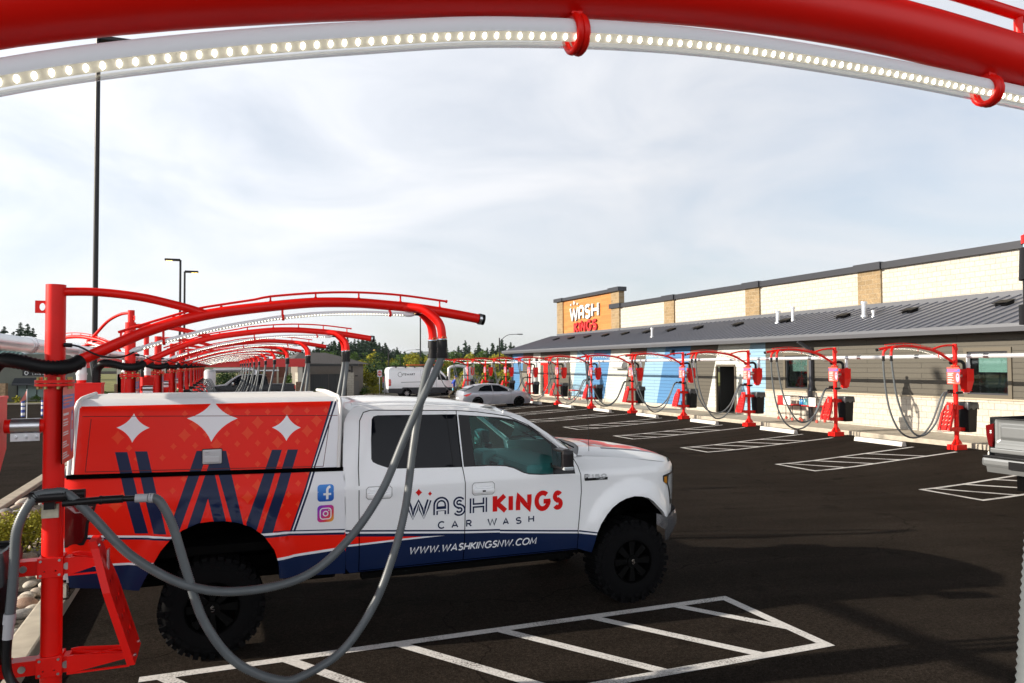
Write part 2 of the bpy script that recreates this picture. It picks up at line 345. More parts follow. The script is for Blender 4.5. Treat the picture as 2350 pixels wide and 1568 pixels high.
big = mr(nz(.35, 5), .3, .7, .82, 1.18); sweep = mr(nz(2.0, 4, mpn.outputs[0]), .35, .65, .84, 1.12); grit = mr(nz(150, 2, None, .8), .3, .7, .35, 1.75)
v3 = t.nodes.new('ShaderNodeTexVoronoi'); v3.inputs['Scale'].default_value = 95; t.links.new(tc.outputs['Object'], v3.inputs[0])
grit2 = mr(v3.outputs['Distance'], 0, .6, 1.35, .7)
vc = t.nodes.new('ShaderNodeTexVoronoi'); vc.feature = 'DISTANCE_TO_EDGE'; vc.inputs['Scale'].default_value = .085
wn = t.nodes.new('ShaderNodeTexNoise'); wn.inputs['Scale'].default_value = .8; wn.inputs['Detail'].default_value = 8; t.links.new(tc.outputs['Object'], wn.inputs[0])
wa = t.nodes.new('ShaderNodeVectorMath'); wa.operation = 'MULTIPLY_ADD'; wa.inputs[1].default_value = (1.6, 1.6, 0); t.links.new(wn.outputs[1], wa.inputs[0]); t.links.new(tc.outputs['Object'], wa.inputs[2]); t.links.new(wa.outputs[0], vc.inputs[0])
crack = mr(vc.outputs['Distance'], .0004, .0012, .45, 1); spot = mr(nz(1.7, 3), .62, .72, 1, .62)
chip = mul(mr(nz(60, 1, None, .3), .74, .76, 1, 2.6), mr(nz(34, 3, None, .75), .32, .68, .62, 1.42))
sc_ = mul(mul(mul(mul(mul(mul(big, sweep), grit), grit2), crack), spot), chip)
vs_ = t.nodes.new('ShaderNodeVectorMath'); vs_.operation = 'SCALE'; vs_.inputs[0].default_value = (.0300, .0240, .0195); t.links.new(sc_, vs_.inputs['Scale']); t.links.new(vs_.outputs[0], b.inputs['Base Color'])
bp = t.nodes.new('ShaderNodeBump'); bp.inputs['Distance'].default_value = .004; bp.inputs['Strength'].default_value = .7; t.links.new(grit, bp.inputs['Height']); t.links.new(bp.outputs[0], b.inputs['Normal'])
b.inputs['Specular IOR Level'].default_value = .015

g = MB(); xs = [-2500, -300, -60, -20, 0, 5.5, 9, 13.2, 15, 19.2, 60, 300, 2500]; ys = [-400, -20, 0, 20, 60, 100, 300, 3500]
g.add([(x, y, gz(x) if -20 <= y <= 100 else gz(x)) for y in ys for x in xs], [(j * len(xs) + i, j * len(xs) + i + 1, (j + 1) * len(xs) + i + 1, (j + 1) * len(xs) + i) for j in range(len(ys) - 1) for i in range(len(xs) - 1)])
tag(g.build('ground', asph), kind='structure')
GRASS = mat('dry_grass', (.17, .17, .035), .95, noise=(.8, .4), bump=(20, .6, .03))
g = MB(); g.box(-80, 120, 70, 71.5, -.4, .12); g.box(-80, 120, 71.5, 260, -.4, .35); tag(g.build('grass_field', GRASS), kind='structure')
# ---- painted lines
LINE = mat('white_line_paint', (.62, .61, .60), .7, noise=(35, .16), bump=(150, .4, .002))
lt_ = LINE.node_tree; lb = lt_.nodes['Principled BSDF']; ltc = lt_.nodes.new('ShaderNodeTexCoord')
ln1 = lt_.nodes.new('ShaderNodeTexNoise'); ln1.inputs['Scale'].default_value = 55; ln1.inputs['Detail'].default_value = 5; ln1.inputs['Roughness'].default_value = .7; lt_.links.new(ltc.outputs['Object'], ln1.inputs[0])
ln2 = lt_.nodes.new('ShaderNodeTexNoise'); ln2.inputs['Scale'].default_value = 2.5; ln2.inputs['Detail'].default_value = 4; lt_.links.new(ltc.outputs['Object'], ln2.inputs[0])
la = lt_.nodes.new('ShaderNodeMath'); la.operation = 'MULTIPLY_ADD'; la.inputs[1].default_value = .55; lt_.links.new(ln2.outputs[0], la.inputs[0]); lt_.links.new(ln1.outputs[0], la.inputs[2])
lr = lt_.nodes.new('ShaderNodeMapRange'); lr.inputs[1].default_value = .81; lr.inputs[2].default_value = .97; lt_.links.new(la.outputs[0], lr.inputs[0])
lm = lt_.nodes.new('ShaderNodeMix'); lm.data_type = 'RGBA'; lt_.links.new(lr.outputs[0], lm.inputs[0]); lt_.links.new(lb.inputs['Base Color'].links[0].from_socket, lm.inputs[6]); lm.inputs[7].default_value = (.10, .09, .085, 1); lt_.links.new(lm.outputs[2], lb.inputs['Base Color'])
def stripe(a, b, wd, lift=.005):
    a = Vector(a); b = Vector(b); d = (b - a).normalized(); n = Vector((-d.y, d.x)) * wd / 2; m = max(1, int((b - a).length / .6)); vs = []
    for k in range(m + 1):
        p = a.lerp(b, k / m); vs += [(p.x + n.x, p.y + n.y, gz(p.x + n.x) + lift), (p.x - n.x, p.y - n.y, gz(p.x - n.x) + lift)]
    return vs, [(2 * k, 2 * k + 1, 2 * k + 3, 2 * k + 2) for k in range(m)]
def hatch(xa, xb, y, wd=.105, sgn=1):
    g = MB(); y0, y1 = (y - .49, y + .90) if sgn > 0 else (y - .37, y + 1.02); e = wd / 2
    g.add(*stripe((xa, y0), (xb, y0), wd, .0045)); g.add(*stripe((xa, y1), (xb, y1), wd, .0045))
    xe = xb if sgn > 0 else xa
    g.add(*stripe((xe, y0 - e), (xe, y1 + e), wd, .0055))
    x = (xb - .62) if sgn > 0 else xa + .3
    while (x > xa + .1) if sgn > 0 else (x < xb - 1.0):
        if sgn > 0:
            x2 = x + .9; t_ = 1 if x2 <= xb else (xb - x) / .9; g.add(*stripe((x, y1), (x + .9 * t_, y1 - (y1 - y0) * t_), wd, .0062)); x -= .925
        else: g.add(*stripe((x, y1), (x + .75, y0), wd, .0062)); x += .925
    return tag(g.build('parking_hatch', LINE), kind='structure')
LEFT_Y = [5.63 + 4.5 * k for k in range(13)]
RIGHT_Y = [15.52 + 4.5 * k for k in range(-1, 11)]
for y in [1.13] + LEFT_Y: hatch(-.55, 4.85, y)
for y in [15.52 - 9] + RIGHT_Y: hatch(14.05, 19.0, y, .10, -1)
# ---- right sidewalk and kerb
g = MB(); g.bbox(20.05, 22.32, -2, 62, -.3, .15, .02)
tag(g.build('sidewalk', CONC), kind='structure')
# ---- left planting island: kerbs, soil
def kerb(pts, wd=.15, h=.15):
    g = MB()
    for a, b in zip(pts, pts[1:]): g.obox((a[0], a[1], h / 2 - .1), (b[0], b[1], h / 2 - .1), wd, h + .2)
    return tag(g.build('kerb', CONC), kind='structure')
g = MB(); g.bbox(-1.62, -1.38, -3, 62, -.2, .17, .02); tag(g.build('kerb', CONC), kind='structure')
g = MB(); g.bbox(-3.55, -3.33, -3, 62, -.2, .14, .02); tag(g.build('kerb', CONC), kind='structure')
SOIL = mat('dark_soil', (.035, .028, .02), .95, noise=(4, .3), bump=(25, .8, .03))
g = MB(); g.box(-3.33, -1.62, -3, 62, -.2, .07); tag(g.build('planting_bed', SOIL), kind='structure')
# river stones (individual, shared meshes)
random.seed(4)
STONE = [mat('river_stone_' + n, c, .75, noise=(7, .25), bump=(25, .4, .006)) for n, c in (('buff', (.36, .30, .24)), ('grey', (.22, .21, .20)), ('rust', (.27, .17, .12)), ('pale', (.46, .42, .36)))]
meshes = []
for k in range(8):
    bm = bmesh.new(); bmesh.ops.create_icosphere(bm, subdivisions=3, radius=1)
    for q in bm.verts:
        n = .10 * math.sin(q.co.x * 2.1 + k) + .09 * math.cos(q.co.y * 2.7 + k * 2) + .05 * math.sin(q.co.z * 4 + k); q.co *= (1 + n); q.co.x *= 1.25; q.co.z *= .62
    for f in bm.faces: f.smooth = True
    me = bpy.data.meshes.new('river_stone'); bm.to_mesh(me); bm.free(); me.materials.append(STONE[k % 4]); meshes.append(me)
tries = 0; placed = []
while len(placed) < 290 and tries < 9000:
    tries += 1; y = 6.2 + 9.5 * random.random() ** 1.35; x = random.uniform(-3.25, -1.68); r = random.uniform(.05, .115)
    if any((x - a) ** 2 + (y - b_) ** 2 < (.72 * (r + c)) ** 2 for a, b_, c in placed): continue
    placed.append((x, y, r)); o = bpy.data.objects.new('river_stone', random.choice(meshes)); C.objects.link(o)
    o.location = (x, y, .06 + r * .42); o.rotation_euler = (random.uniform(-.3, .3), random.uniform(-.3, .3), random.uniform(0, 6.3)); o.scale = (r, r, r)
    tag(o, 'smooth rounded river stone lying among others in the planting island', 'stone', 'river stones in the planting island')
# ================================================================ MAIN BUILDING
CMU = brickmat('cream_split_block', (.44, .405, .345), (.485, .45, .385), (.33, .30, .26), .40, .20, .012)
TANB = brickmat('tan_split_block', (.22, .155, .080), (.29, .205, .11), (.34, .27, .18), .40, .20, .012, noise=.25, ns=22)
WOOD = brickmat('orange_wood_cladding', (.40, .155, .035), (.50, .21, .055), (.24, .095, .025), 1.9, .15, .005, bumpd=.004, rough=.5)
def siding(n, c): return brickmat('lap_siding_' + n, c, tuple(v * .95 for v in c), tuple(v * .42 for v in c), 3.66, .175, .009, bumpd=.012, rough=.7, noise=.05, offset=.37)
S_BR = siding('brown', (.082, .074, .058)); S_WH = siding('white', (.50, .52, .48)); S_LB = siding('light_blue', (.22, .37, .49)); S_BL = siding('blue', (.062, .185, .37))
CAP = mat('charcoal_metal_cap', (.035, .037, .045), .45, .3)
FASC = mat('grey_gutter_metal', (.13, .135, .15), .4, .3)
ROOFM = mat('standing_seam_roof', (.19, .20, .235), .45, .25)
B = empty('car_wash_building', (22.3, 30, 0), 0, 'long low car wash building with cream block upper wall and diagonal blue and white siding', 'building')
Y0, Y1 = -3, 57.4
WSTR = [[(55.05, 3.21), (55.2, 2.06)], [(53.02, 3.21), (53.47, 2.07)], [(51.67, 3.27), (51.76, 0.06)], [(46.58, 3.3), (46.59, 0.18)], [(45.45, 3.28), (46.54, 0.18)], [(43.03, 3.27), (43.92, 0.21)], [(40.81, 3.3), (41.84, 0.16)], [(38.49, 3.33), (39.43, 0.2)], [(36.66, 3.33), (37.58, 0.22)], [(34.79, 3.32), (35.79, 0.23)], [(32.48, 3.31), (33.39, 0.24)], [(30.2, 3.34), (31.24, 0.23)], [(27.88, 3.33), (28.93, 0.15)], [(26.88, 3.34), (26.9, 0.26)]]
def ext(e, z): (y0, z0), (y1, z1) = e; return (y0 + (y1 - y0) * (z - z0) / (z1 - z0), z)
ZT, ZB = 3.42, .15
cols = [1, 2, 0, 3, 0, 3, 4, 2, 1, 2, 4, 1, 2, 4, 3, 0]        # placeholder, set below
seq = [3, 0, 2, 0, 2, 4, 3, 2, 0, 4, 3, 0, 2, 3]               # colour to the right (-y) of each line: 0 brown 2 white 3 blue 4 light blue
seq = [0, 2, 0, 2, 4, 3, 2, 0, 4, 3, 0, 2, 4, 0]
edges = WSTR
paints = []
left = (Y1, ZT), (Y1, ZB)
pt, pb = (Y1, ZT), (Y1, ZB); col = 3
for e, nx in zip(edges, seq):
    a, c = ext(e, ZT), ext(e, ZB); paints.append(([pt, a, c, pb], col)); pt, pb, col = a, c, nx
door = [(30.36, .15), (30.36, 2.38), (28.96, 2.38), (28.96, .15)]
win1 = [(25.62, 1.42), (25.62, 2.78), (24.33, 2.78), (24.33, 1.42)]
win2 = [(17.30, 1.45), (17.30, 2.80), (15.97, 2.80), (15.97, 1.45)]
rdoor = [(50.3, .15), (50.3, 2.5), (47.2, 2.5), (47.2, .15)]
wl = MB(); pn = panel2d([(Y1, ZB), (Y1, ZT), (Y0, ZT), (Y0, ZB)], [door, win1, win2], paints, 2.0)
skin(wl, pn, lambda y, z: (22.3, y, z), sm=False)
wl.build('wall', [S_BR, S_BR, S_WH, S_BL, S_LB], B)
g = MB(); g.box(22.24, 22.295, Y0, 26.88, .15, 1.29); g.build('block_base', CMU, B)
g = MB(); g.box(22.2, 22.295, Y0, 26.88, 1.29, 1.34); g.build('base_ledge', mat('tan_ledge', (.40, .34, .25), .8), B)
for a, c in ((26.9, 28.94), (30.38, 57.4)): g = MB(); g.box(22.25, 22.296, a, c, .15, .33); g.build('footing_strip', CMU, B)
for wpoly, nm in ((win1, 'far'), (win2, 'near')):
    ya, yb = wpoly[0][0], wpoly[2][0]; za, zb = wpoly[0][1], wpoly[1][1]
    f = MB()
    for q in ((yb - .12, ya + .12, zb, zb + .12), (yb - .12, ya + .12, za - .12, za), (yb - .12, yb, za, zb), (ya, ya + .12, za, zb)): f.box(22.255, 22.33, q[0], q[1], q[2], q[3])
    wf = f.build('window', mat('brown_window_trim', (.10, .085, .06), .6), B)
    f = MB(); e = .05
    for q in ((yb, ya, zb - e, zb), (yb, ya, za, za + e), (yb, yb + e, za + e, zb - e), (ya - e, ya, za + e, zb - e)): f.box(22.31, 22.37, q[0], q[1], q[2], q[3])
    f.build('frame', CAP, wf)
    f = MB(); f.box(22.36, 22.37, yb + .05, ya - .05, za + .05, zb - .05); f.build('pane', CGLASS, wf)
    f = MB()
    for k in range(17): z = zb - .06 - k * .035; f.box(22.42, 22.445, yb + .06, ya - .28, z - .028, z)
    f.build('blind', mat('pale_green_blind', (.55, .66, .58), .7), wf)
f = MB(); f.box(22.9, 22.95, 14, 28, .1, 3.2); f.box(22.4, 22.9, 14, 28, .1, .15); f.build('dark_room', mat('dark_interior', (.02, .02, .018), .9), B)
f = MB()
for q in ((28.96, 30.36, 2.33, 2.42), (28.90, 28.99, .15, 2.33), (30.33, 30.42, .15, 2.33)): f.box(22.25, 22.34, *q)
dr = f.build('doorway', mat('brown_door_frame', (.09, .075, .055), .5), B)
f = MB(); f.box(22.45, 23.9, 28.99, 30.33, .15, 2.33); f.f = [x for i, x in enumerate(f.f) if i != 4]; f.m = f.m[:5]; f.s = f.s[:5]; f.build('passage', mat('dark_interior'), dr)
f = MB(); f.box(22.26, 22.31, 50.35, 51.0, .15, 2.45); f.build('red_door_panel', RED, B)
f = MB(); f.box(22.2, 22.29, 50.0, 51.4, 2.45, 2.62); f.build('red_door_hood', RED, B)
f = MB()
for q in ((53.6, 55.1, .35, 2.0),): f.box(22.0, 22.29, *q)
f.build('utility_cabinet', mat('olive_cabinet', (.16, .15, .12), .6), B)
f = MB()
for i in range(3): f.bbox(22.1, 22.29, 50.6 + i * .62 + 1.6, 51.0 + i * .62 + 1.6, 1.0, 1.9, .02)
f.build('meter_box', mat('meter_grey', (.35, .37, .38), .5), B)
# eave roof: seams, gutter, soffit
xe, ze, xr, zr_ = 21.72, 3.56, 25.95, 4.80
rf = MB(); rf.add([(xe, Y0, ze), (xe, Y1 + .5, ze), (xr, Y1 + .5, zr_), (xr, Y0, zr_)], [(0, 3, 2, 1)])
rf.add([(xe, Y0, ze - .05), (xe, Y1 + .5, ze - .05), (xr, Y1 + .5, zr_ - .05), (xr, Y0, zr_ - .05)], [(0, 1, 2, 3)])
rf.add([(xe, Y1 + .5, ze), (xe, Y1 + .5, ze - .3), (xr, Y1 + .5, ze - .3), (xr, Y1 + .5, zr_)], [(0, 1, 2, 3)])
y = Y0 + .1
while y < Y1 + .5: rf.obox((xe - .01, y, ze + .02), (xr, y, zr_ + .02), .03, .05); y += .41
roof = rf.build('roof', ROOFM, B)
g = MB(); g.prism([(21.58, 3.36), (21.70, 3.36), (21.70, 3.60), (21.56, 3.60), (21.55, 3.50)], 'y', Y0, Y1 + .55); g.build('gutter', FASC, B)
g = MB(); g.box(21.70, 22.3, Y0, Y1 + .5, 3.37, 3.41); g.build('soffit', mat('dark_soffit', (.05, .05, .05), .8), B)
for y in (24.05, 43.8):
    g = MB(); g.box(22.13, 22.24, y - .06, y + .06, 1.38, 3.0); g.obox((22.18, y, 3.0), (21.66, y + .12, 3.34), .12, .11); g.box(22.08, 22.19, y - .06, y + .06, .15, 1.34); g.obox((22.13, y, 1.30), (22.18, y, 1.44), .118, .112); g.build('downspout', mat('blue_grey_downspout', (.075, .08, .095), .4, .3), B)
g = MB(); g.box(22.13, 22.24, 57.2, 57.32, .15, 3.0); g.obox((22.18, 57.26, 3.0), (21.66, 57.4, 3.34), .12, .11)
g.build('downspout', mat('blue_grey_downspout', (.075, .08, .095), .4, .3), B)
g = MB(); g.bbox(22.1, 22.29, 33.95, 34.1, 2.95, 3.2, .02); g.build('wall_lamp', CAP, B)
g = MB(); g.bbox(22.1, 22.29, 52.1, 52.25, 2.7, 2.95, .02); g.build('wall_lamp', CAP, B)
g = MB(); g.prism([(22.29, 2.78), (21.98, 2.52), (21.9, 2.3), (22.0, 2.2), (22.29, 2.3)], 'y', 38.9, 40.1); g.build('louvre_hood', mat('white_hood', (.55, .56, .55), .5), B)
# upper block wall, pilasters, caps
UX = 26.0
g = MB(); g.box(UX, UX + .3, Y0, 46.2, 4.5, 6.40); up_w = g.build('upper_wall', CMU, B)
g = MB(); g.box(UX + .3, UX + 12, Y0, 56.5, 4.2, 6.1); g.box(22.4, UX, Y1 - .2, Y1, .15, 3.5); g.box(UX, 38, Y1 - .2, Y1, .15, 4.4); g.build('rear_block', CMU, B)
g = MB(); g.box(UX - .16, UX + .44, Y0, 46.25, 6.40, 6.67); g.box(UX + .44, UX + 12, Y0, Y0 + .1, 6.1, 6.3)
for a in ((23.95, 25.25), (39.4, 40.6), (46.0, 47.4), (31.6, 32.8)): g.box(UX - .24, UX + .5, a[0] - .06, a[1] + .06, 6.385, 6.70)
g.build('parapet_cap', CAP, B)
for a in ((23.99, 25.21), (39.47, 40.56), (31.65, 32.75)): g = MB(); g.box(UX - .09, UX - .001, a[0], a[1], 4.5, 6.385); g.build('pilaster', TANB, B)
g = MB(); g.box(UX - .12, UX + .3, 46.19, 47.34, 4.5, 7.56); g.build('pilaster', TANB, B)
g = MB(); g.box(UX - .12, UX + .5, 55.41, 56.5, 4.5, 7.53); g.build('pilaster', TANB, B)
g = MB(); g.box(UX - .03, UX + .45, 47.34, 55.41, 4.5, 7.54); g.build('wood_panel', WOOD, B)
g = MB(); g.box(UX - .24, UX + .34, 46.05, 56.7, 7.561, 7.79); g.box(UX - .30, UX + .38, 46.0, 47.5, 7.55, 7.84); g.box(UX - .30, UX + .38, 55.25, 56.8, 7.55, 7.82); g.build('tower_cap', CAP, B)
g = MB(); g.box(UX - .13, UX - .001, Y0, 46.15, 4.72, 4.96); g.box(UX - .16, UX - .121, 46.15, 56.5, 4.72, 4.96); g.build('roof_flashing', FASC, B)
# sign letters on the wood panel (reads left to right towards -y)
sf = lambda u, v, l: (UX - .03 - l, 53.7 - u, v)
lw = MB(); u0 = 0
hW = 1.12
def blk(mb, ch, x0, x1, z0, z1, wd, d0, d1, mi, slant=0):      # letter with a solid depth
    for k in range(6): glyph(mb, ch, x0, x1, z0, z1, wd, sf, d0 + (d1 - d0) * k / 5, mi, slant)
for ch, a, c, z0 in (('W', -.29, 1.18, 5.83), ('a', 1.25, 2.18, 5.87), ('S', 2.30, 3.22, 5.90), ('H', 3.40, 4.55, 5.95)):
    blk(lw, ch, a, c, z0, z0 + 1.12, .16 if ch == 'W' else .22, .03, .14, 0); (glyph(lw, ch, a + .09, c - .09, z0 + (.0 if ch in 'aH' else .10), z0 + 1.02, .03, sf, .148, 1) if ch != 'W' else None)
lw.build('sign_letters', [mat('sign_white', (.82, .82, .80), .4), mat('sign_navy', (.02, .04, .12), .4)], B)
lw = MB()
for ch, a, c, z0 in (('K', .40, 1.12, 4.90), ('I', 1.25, 1.50, 4.92), ('N', 1.62, 2.40, 4.94), ('G', 2.52, 3.38, 4.96), ('S', 3.50, 4.22, 4.98)):
    blk(lw, ch, a, c, z0, z0 + .86, .19, .03, .14, 0)
lw.build('sign_letters', mat('sign_red', (.66, .02, .02), .4), B)
lw = MB()
for u, v, r in ((-.12, 7.15, .10), (.44, 7.26, .16), (1.02, 7.15, .10)):
    lw.prism([(53.7 - u, v + r * 1.1), (53.7 - u - r * .8, v), (53.7 - u, v - r * 1.1), (53.7 - u + r * .8, v)], 'x', UX - .16, UX - .05)
lw.build('sign_crown', mat('sign_white'), B)
# roof vents and pipes
VENT = mat('black_vent', (.004, .004, .005), .5, spec=.1)
def roofz(x): return ze + (x - xe) / (xr - xe) * (zr_ - ze)
vm0 = MB(); vm0.prism([(-.32, 0), (.2, 0), (.2, .10), (-.32, .04)], 'y', -.27, .27); vm0.box(-.36, .22, -.33, .33, .09, .115); vm0.box(-.3, .18, -.25, .25, -.06, .0)
v0 = vm0.build('roof_vent', VENT); 
VY = [53.55, 50.87, 48.2, 45.53, 42.85, 40.22, 37.55, 34.9, 31.5, 28.0, 24.6, 21.3, 17.6, 13.8]
ords = ['first', 'second', 'third', 'fourth', 'fifth', 'sixth', 'seventh', 'eighth', 'ninth', 'tenth', 'eleventh', 'twelfth', 'thirteenth', 'fourteenth', 'fifteenth', 'sixteenth']
for i, y in enumerate(VY):
    o = v0 if i == 0 else v0.copy()
    if i: C.objects.link(o)
    o.location = (24.5, y, roofz(24.5) + .05); o.scale = (.8, .8, .8); o.rotation_euler = (0, -math.atan((zr_ - ze) / (xr - xe)), 0)
    tag(o, 'low black vent on the grey seam roof, %s from the far end' % ords[i], 'roof vent', 'black vents along the seam roof')
def flue(x, y, h, r, label):
    m = MB(); z = roofz(x); m.cyl((x, y, z - .05), (x, y, z + h), r); m.cyl((x, y, z + h), (x, y, z + h + .1), r * 1.35); m.cyl((x, y, z - .02), (x, y, z + .07), r * 1.5)
    o = m.build('flue_pipe', ALU, None, (x, y, z)); tag(o, label, 'flue pipe', 'metal flue pipes on the roof')
flue(24.3, 23.35, .52, .10, 'taller single metal flue on the roof above the near downspout'); flue(24.0, 22.6, .20, .06, 'short stub flue just right of the taller single flue')
flue(24.3, 28.4, .50, .10, 'left pipe of the twin metal flues on the roof'); flue(24.6, 27.75, .55, .085, 'right pipe of the twin metal flues on the roof'); flue(23.2, 37.6, .45, .07, 'lone slim flue on the roof below the sign tower')
# white wheel stops
ws = MB(); ws.prism([(-.09, 0), (.09, 0), (.06, .13), (-.06, .13)], 'y', -.95, .95); w0 = ws.build('wheel_stop', mat('pale_concrete', (.58, .56, .52), .85, noise=(5, .15), bump=(35, .3, .004)))
for i, y in enumerate([RIGHT_Y[0] + 2.2] + [q + 2.2 for q in RIGHT_Y[1:]]):
    o = w0 if i == 0 else w0.copy()
    if i: C.objects.link(o)
    o.location = (18.95, y, gz(18.95)); o.rotation_euler = (0, 0, -.05); tag(o, 'pale concrete wheel stop before the walkway, %s counting away from the camera' % ords[i], 'wheel stop', 'concrete wheel stops along the right row')
# ================================================================ VACUUM STATIONS
def corr(mb, pts, r, step=.011, amp=.07, n=12, mi=0):           # corrugated hose
    P = even(pts, step); mb.tube(P, [r * (1 + (amp if i % 2 else -amp)) for i in range(len(P))], n, mi); return mb
ARM = [(.03, 2.425), (.105, 2.476), (.255, 2.553), (.37, 2.611), (.53, 2.687), (.69, 2.748), (.855, 2.796), (1.03, 2.832), (1.30, 2.872), (1.572, 2.905), (1.76, 2.915), (1.954, 2.915), (2.15, 2.904), (2.354, 2.889), (2.563, 2.863), (2.776, 2.831), (2.915, 2.808)]
RAIL = [(.361, 2.681), (.527, 2.741), (.706, 2.803), (.856, 2.851), (1.01, 2.882), (1.223, 2.922), (1.325, 2.946), (1.638, 2.980), (1.944, 2.993), (2.262, 2.982), (2.616, 2.944)]
LEDP = [(.50, 2.575), (.69, 2.637), (.857, 2.684), (1.03, 2.727), (1.24, 2.768), (1.389, 2.796), (1.666, 2.828), (1.954, 2.841), (2.18, 2.840), (2.30, 2.837)]
RP = [.44, .70, 1.0, 1.325, 1.638, 1.949, 2.262, 2.568]
HA = [(2.55, -.13, 2.52), (2.50, -.14, 2.41), (2.36, -.16, 2.15), (2.25, -.18, 1.92), (2.07, -.21, 1.54), (1.83, -.24, 1.23), (1.54, -.26, 1.02), (1.15, -.26, .965), (.81, -.24, 1.03), (.48, -.20, 1.24), (.24, -.16, 1.51), (.10, -.155, 1.655), (.02, -.155, 1.668), (-.06, -.16, 1.655), (-.115, -.18, 1.58), (-.155, -.2, 1.46), (-.165, -.2, 1.30), (-.175, -.2, 1.08), (-.185, -.2, .95)]
HB = [(2.55, .13, 2.52), (2.49, .10, 2.40), (2.40, -.02, 2.12), (2.33, -.10, 1.81), (2.26, -.16, 1.41), (2.16, -.20, 1.08), (2.02, -.22, .76), (1.81, -.24, .49), (1.55, -.25, .355), (1.37, -.25, .345), (1.10, -.25, .505), (.91, -.24, .78), (.805, -.23, 1.10), (.72, -.22, 1.40), (.655, -.21, 1.55), (.61, -.20, 1.60), (.56, -.19, 1.605)]
HA2 = [(2.55, -.13, 2.52), (2.53, -.15, 2.3), (2.43, -.18, 1.7), (2.26, -.2, 1.1), (1.95, -.21, .60), (1.55, -.2, .38), (1.15, -.18, .42), (.80, -.16, .72), (.56, -.15, 1.16), (.40, -.14, 1.48), (.28, -.14, 1.60), (.14, -.14, 1.61)]
HB2 = [(2.55, .13, 2.52), (2.52, .13, 2.3), (2.36, .10, 1.6), (2.10, .08, 1.0), (1.72, .08, .52), (1.35, .1, .47), (.98, .12, .75), (.74, .13, 1.2), (.60, .13, 1.5), (.50, .13, 1.62)]
def station(kind, top=2.985, dz=0., arm=ARM, rail=RAIL, led=LEDP, rp=RP, clamps=(.635, 1.407, 2.179), label='', cat='vacuum arm', elx=2.55, hv=0, n_led=None, group='red vacuum arm stations'):
    root = empty('vacuum_station', (0, 0, 0), 0, label, cat, group)
    hi = kind == 'near'; A = [(x, 0, z + dz) for x, z in arm]; A = spline(A, .05); own = kind == 'own'
    g = MB(); g.cyl((0, 0, .12), (0, 0, 2.33), .0615, n=28); post = None
    g.cyl((0, 0, 2.37), (0, 0, top), .0585, n=28)
    post = g.build('post', RED, root)
    g = MB(); g.cyl((0, 0, 2.330), (0, 0, 2.347), .112, n=28); g.cyl((0, 0, 2.352), (0, 0, 2.370), .112, n=28)
    for k in range(8):
        a = R(22 + 45 * k); g.cyl((.092 * math.cos(a), .092 * math.sin(a), 2.312), (.092 * math.cos(a), .092 * math.sin(a), 2.388), .011, n=6, mi=1)
    g.build('flange', [RED, mat('yellow_zinc_bolt', (.42, .36, .14), .4, .7)], post)
    g = MB(); g.bbox(-.21, .21, -.15, .15, -.05, .14, .008); g.prism([(.06, .15), (.2, .15), (.06, .32)], 'y', -.02, .02); g.prism([(-.06, .15), (-.2, .15), (-.06, .32)], 'y', -.02, .02); g.build('base_box', RED, root)
    if not own:
        g = MB(); pn = panel2d([(-.115, top - .185), (-.115, top - .105), (-.05, top - .105), (-.05, top - .185)], [arc(-.075, top - .145, .017, .025, 0, 330, 12)], [], .03)
        for s in (-.006, .006): skin(g, pn, lambda x, z: (x, s, z), s > 0, sm=False)
        g.box(-.115, -.10, -.0059, .0059, top - .185, top - .105); g.build('lifting_ear', RED, post)
    g = MB(); g.tube(A, .037, 20); armo = g.build('arm', RED, root)
    e0, e1 = A[-2], A[-1]; d = (e1 - e0).normalized()
    g = MB(); g.tube([e1 - d * .035, e1 + d * .012], .0425, 20, 0); g.tube([e1 - d * .032, e1 - d * .012], .0445, 20, 1); g.build('end_cap', [BLK, ALU], armo)
    g = MB(); bz = top - .045; g.tube(spline([(.02, 0, bz), (.35, 0, bz - .02), (.75, 0, bz - .14), (1.15, 0, bz - .38), (1.4, 0, bz - .50)] if top > 3 else [(.02, 0, bz), (.2, 0, bz + .005), (.37, 0, bz - .006), (.53, 0, bz - .028), (.69, 0, bz - .065 + dz * .4), (.82, 0, bz - .10 + dz * .6 - (top - 2.985) * .6), (.93, 0, bz - .14 + dz - (top - 2.985))], .05), .028, 16)
    g.build('brace_arm', RED, root)
    rl = [(x, 0, z + dz) for x, z in rail]; RL = spline(rl, .06); g = MB(); g.tube(RL, .0085, 8)
    def zat(P, x): return float(np.interp(x, [p.x for p in P], [p.z for p in P]))
    for x in rp:
        za, zb = zat(A, x) + .03, zat(RL, x); g.cyl((x, 0, za), (x, 0, zb), .0065, n=8); g.cyl((x, 0, za), (x, 0, za + .012), .016, .008, n=10)
    g.cyl(rl[-1], (rl[-1][0] + .012, 0, rl[-1][2] - .002), .012, n=8); g.build('guide_rail', RED, armo)
    LP = even([(x, 0, z + dz) for x, z in led], .0140 if own else .0215); g = MB()
    n = 14; r = .0165; vs = []; fs = []                         # channel: upper part frosted, lower part clear with diodes
    for i, p in enumerate(LP):
        for k in range(n):
            a = R(15 + 182 * k / (n - 1)) ; vs.append((p.x, r * math.cos(a), p.z + r * math.sin(a)))
    fs = [(i * n + k, i * n + k + 1, (i + 1) * n + k + 1, (i + 1) * n + k) for i in range(len(LP) - 1) for k in range(n - 1)]; g.add(vs, fs, 0, True)
    
    bs = []
    for p in LP:
        for a in (15, 100, 192, 243): a = R(a); bs.append((p.x, r * .80 * math.cos(a), p.z + r * .80 * math.sin(a)))
    g.add(bs, [(i * 4 + k, i * 4 + k + 1, (i + 1) * 4 + k + 1, (i + 1) * 4 + k) for i in range(len(LP) - 1) for k in range(3)], 1)
    vs = []
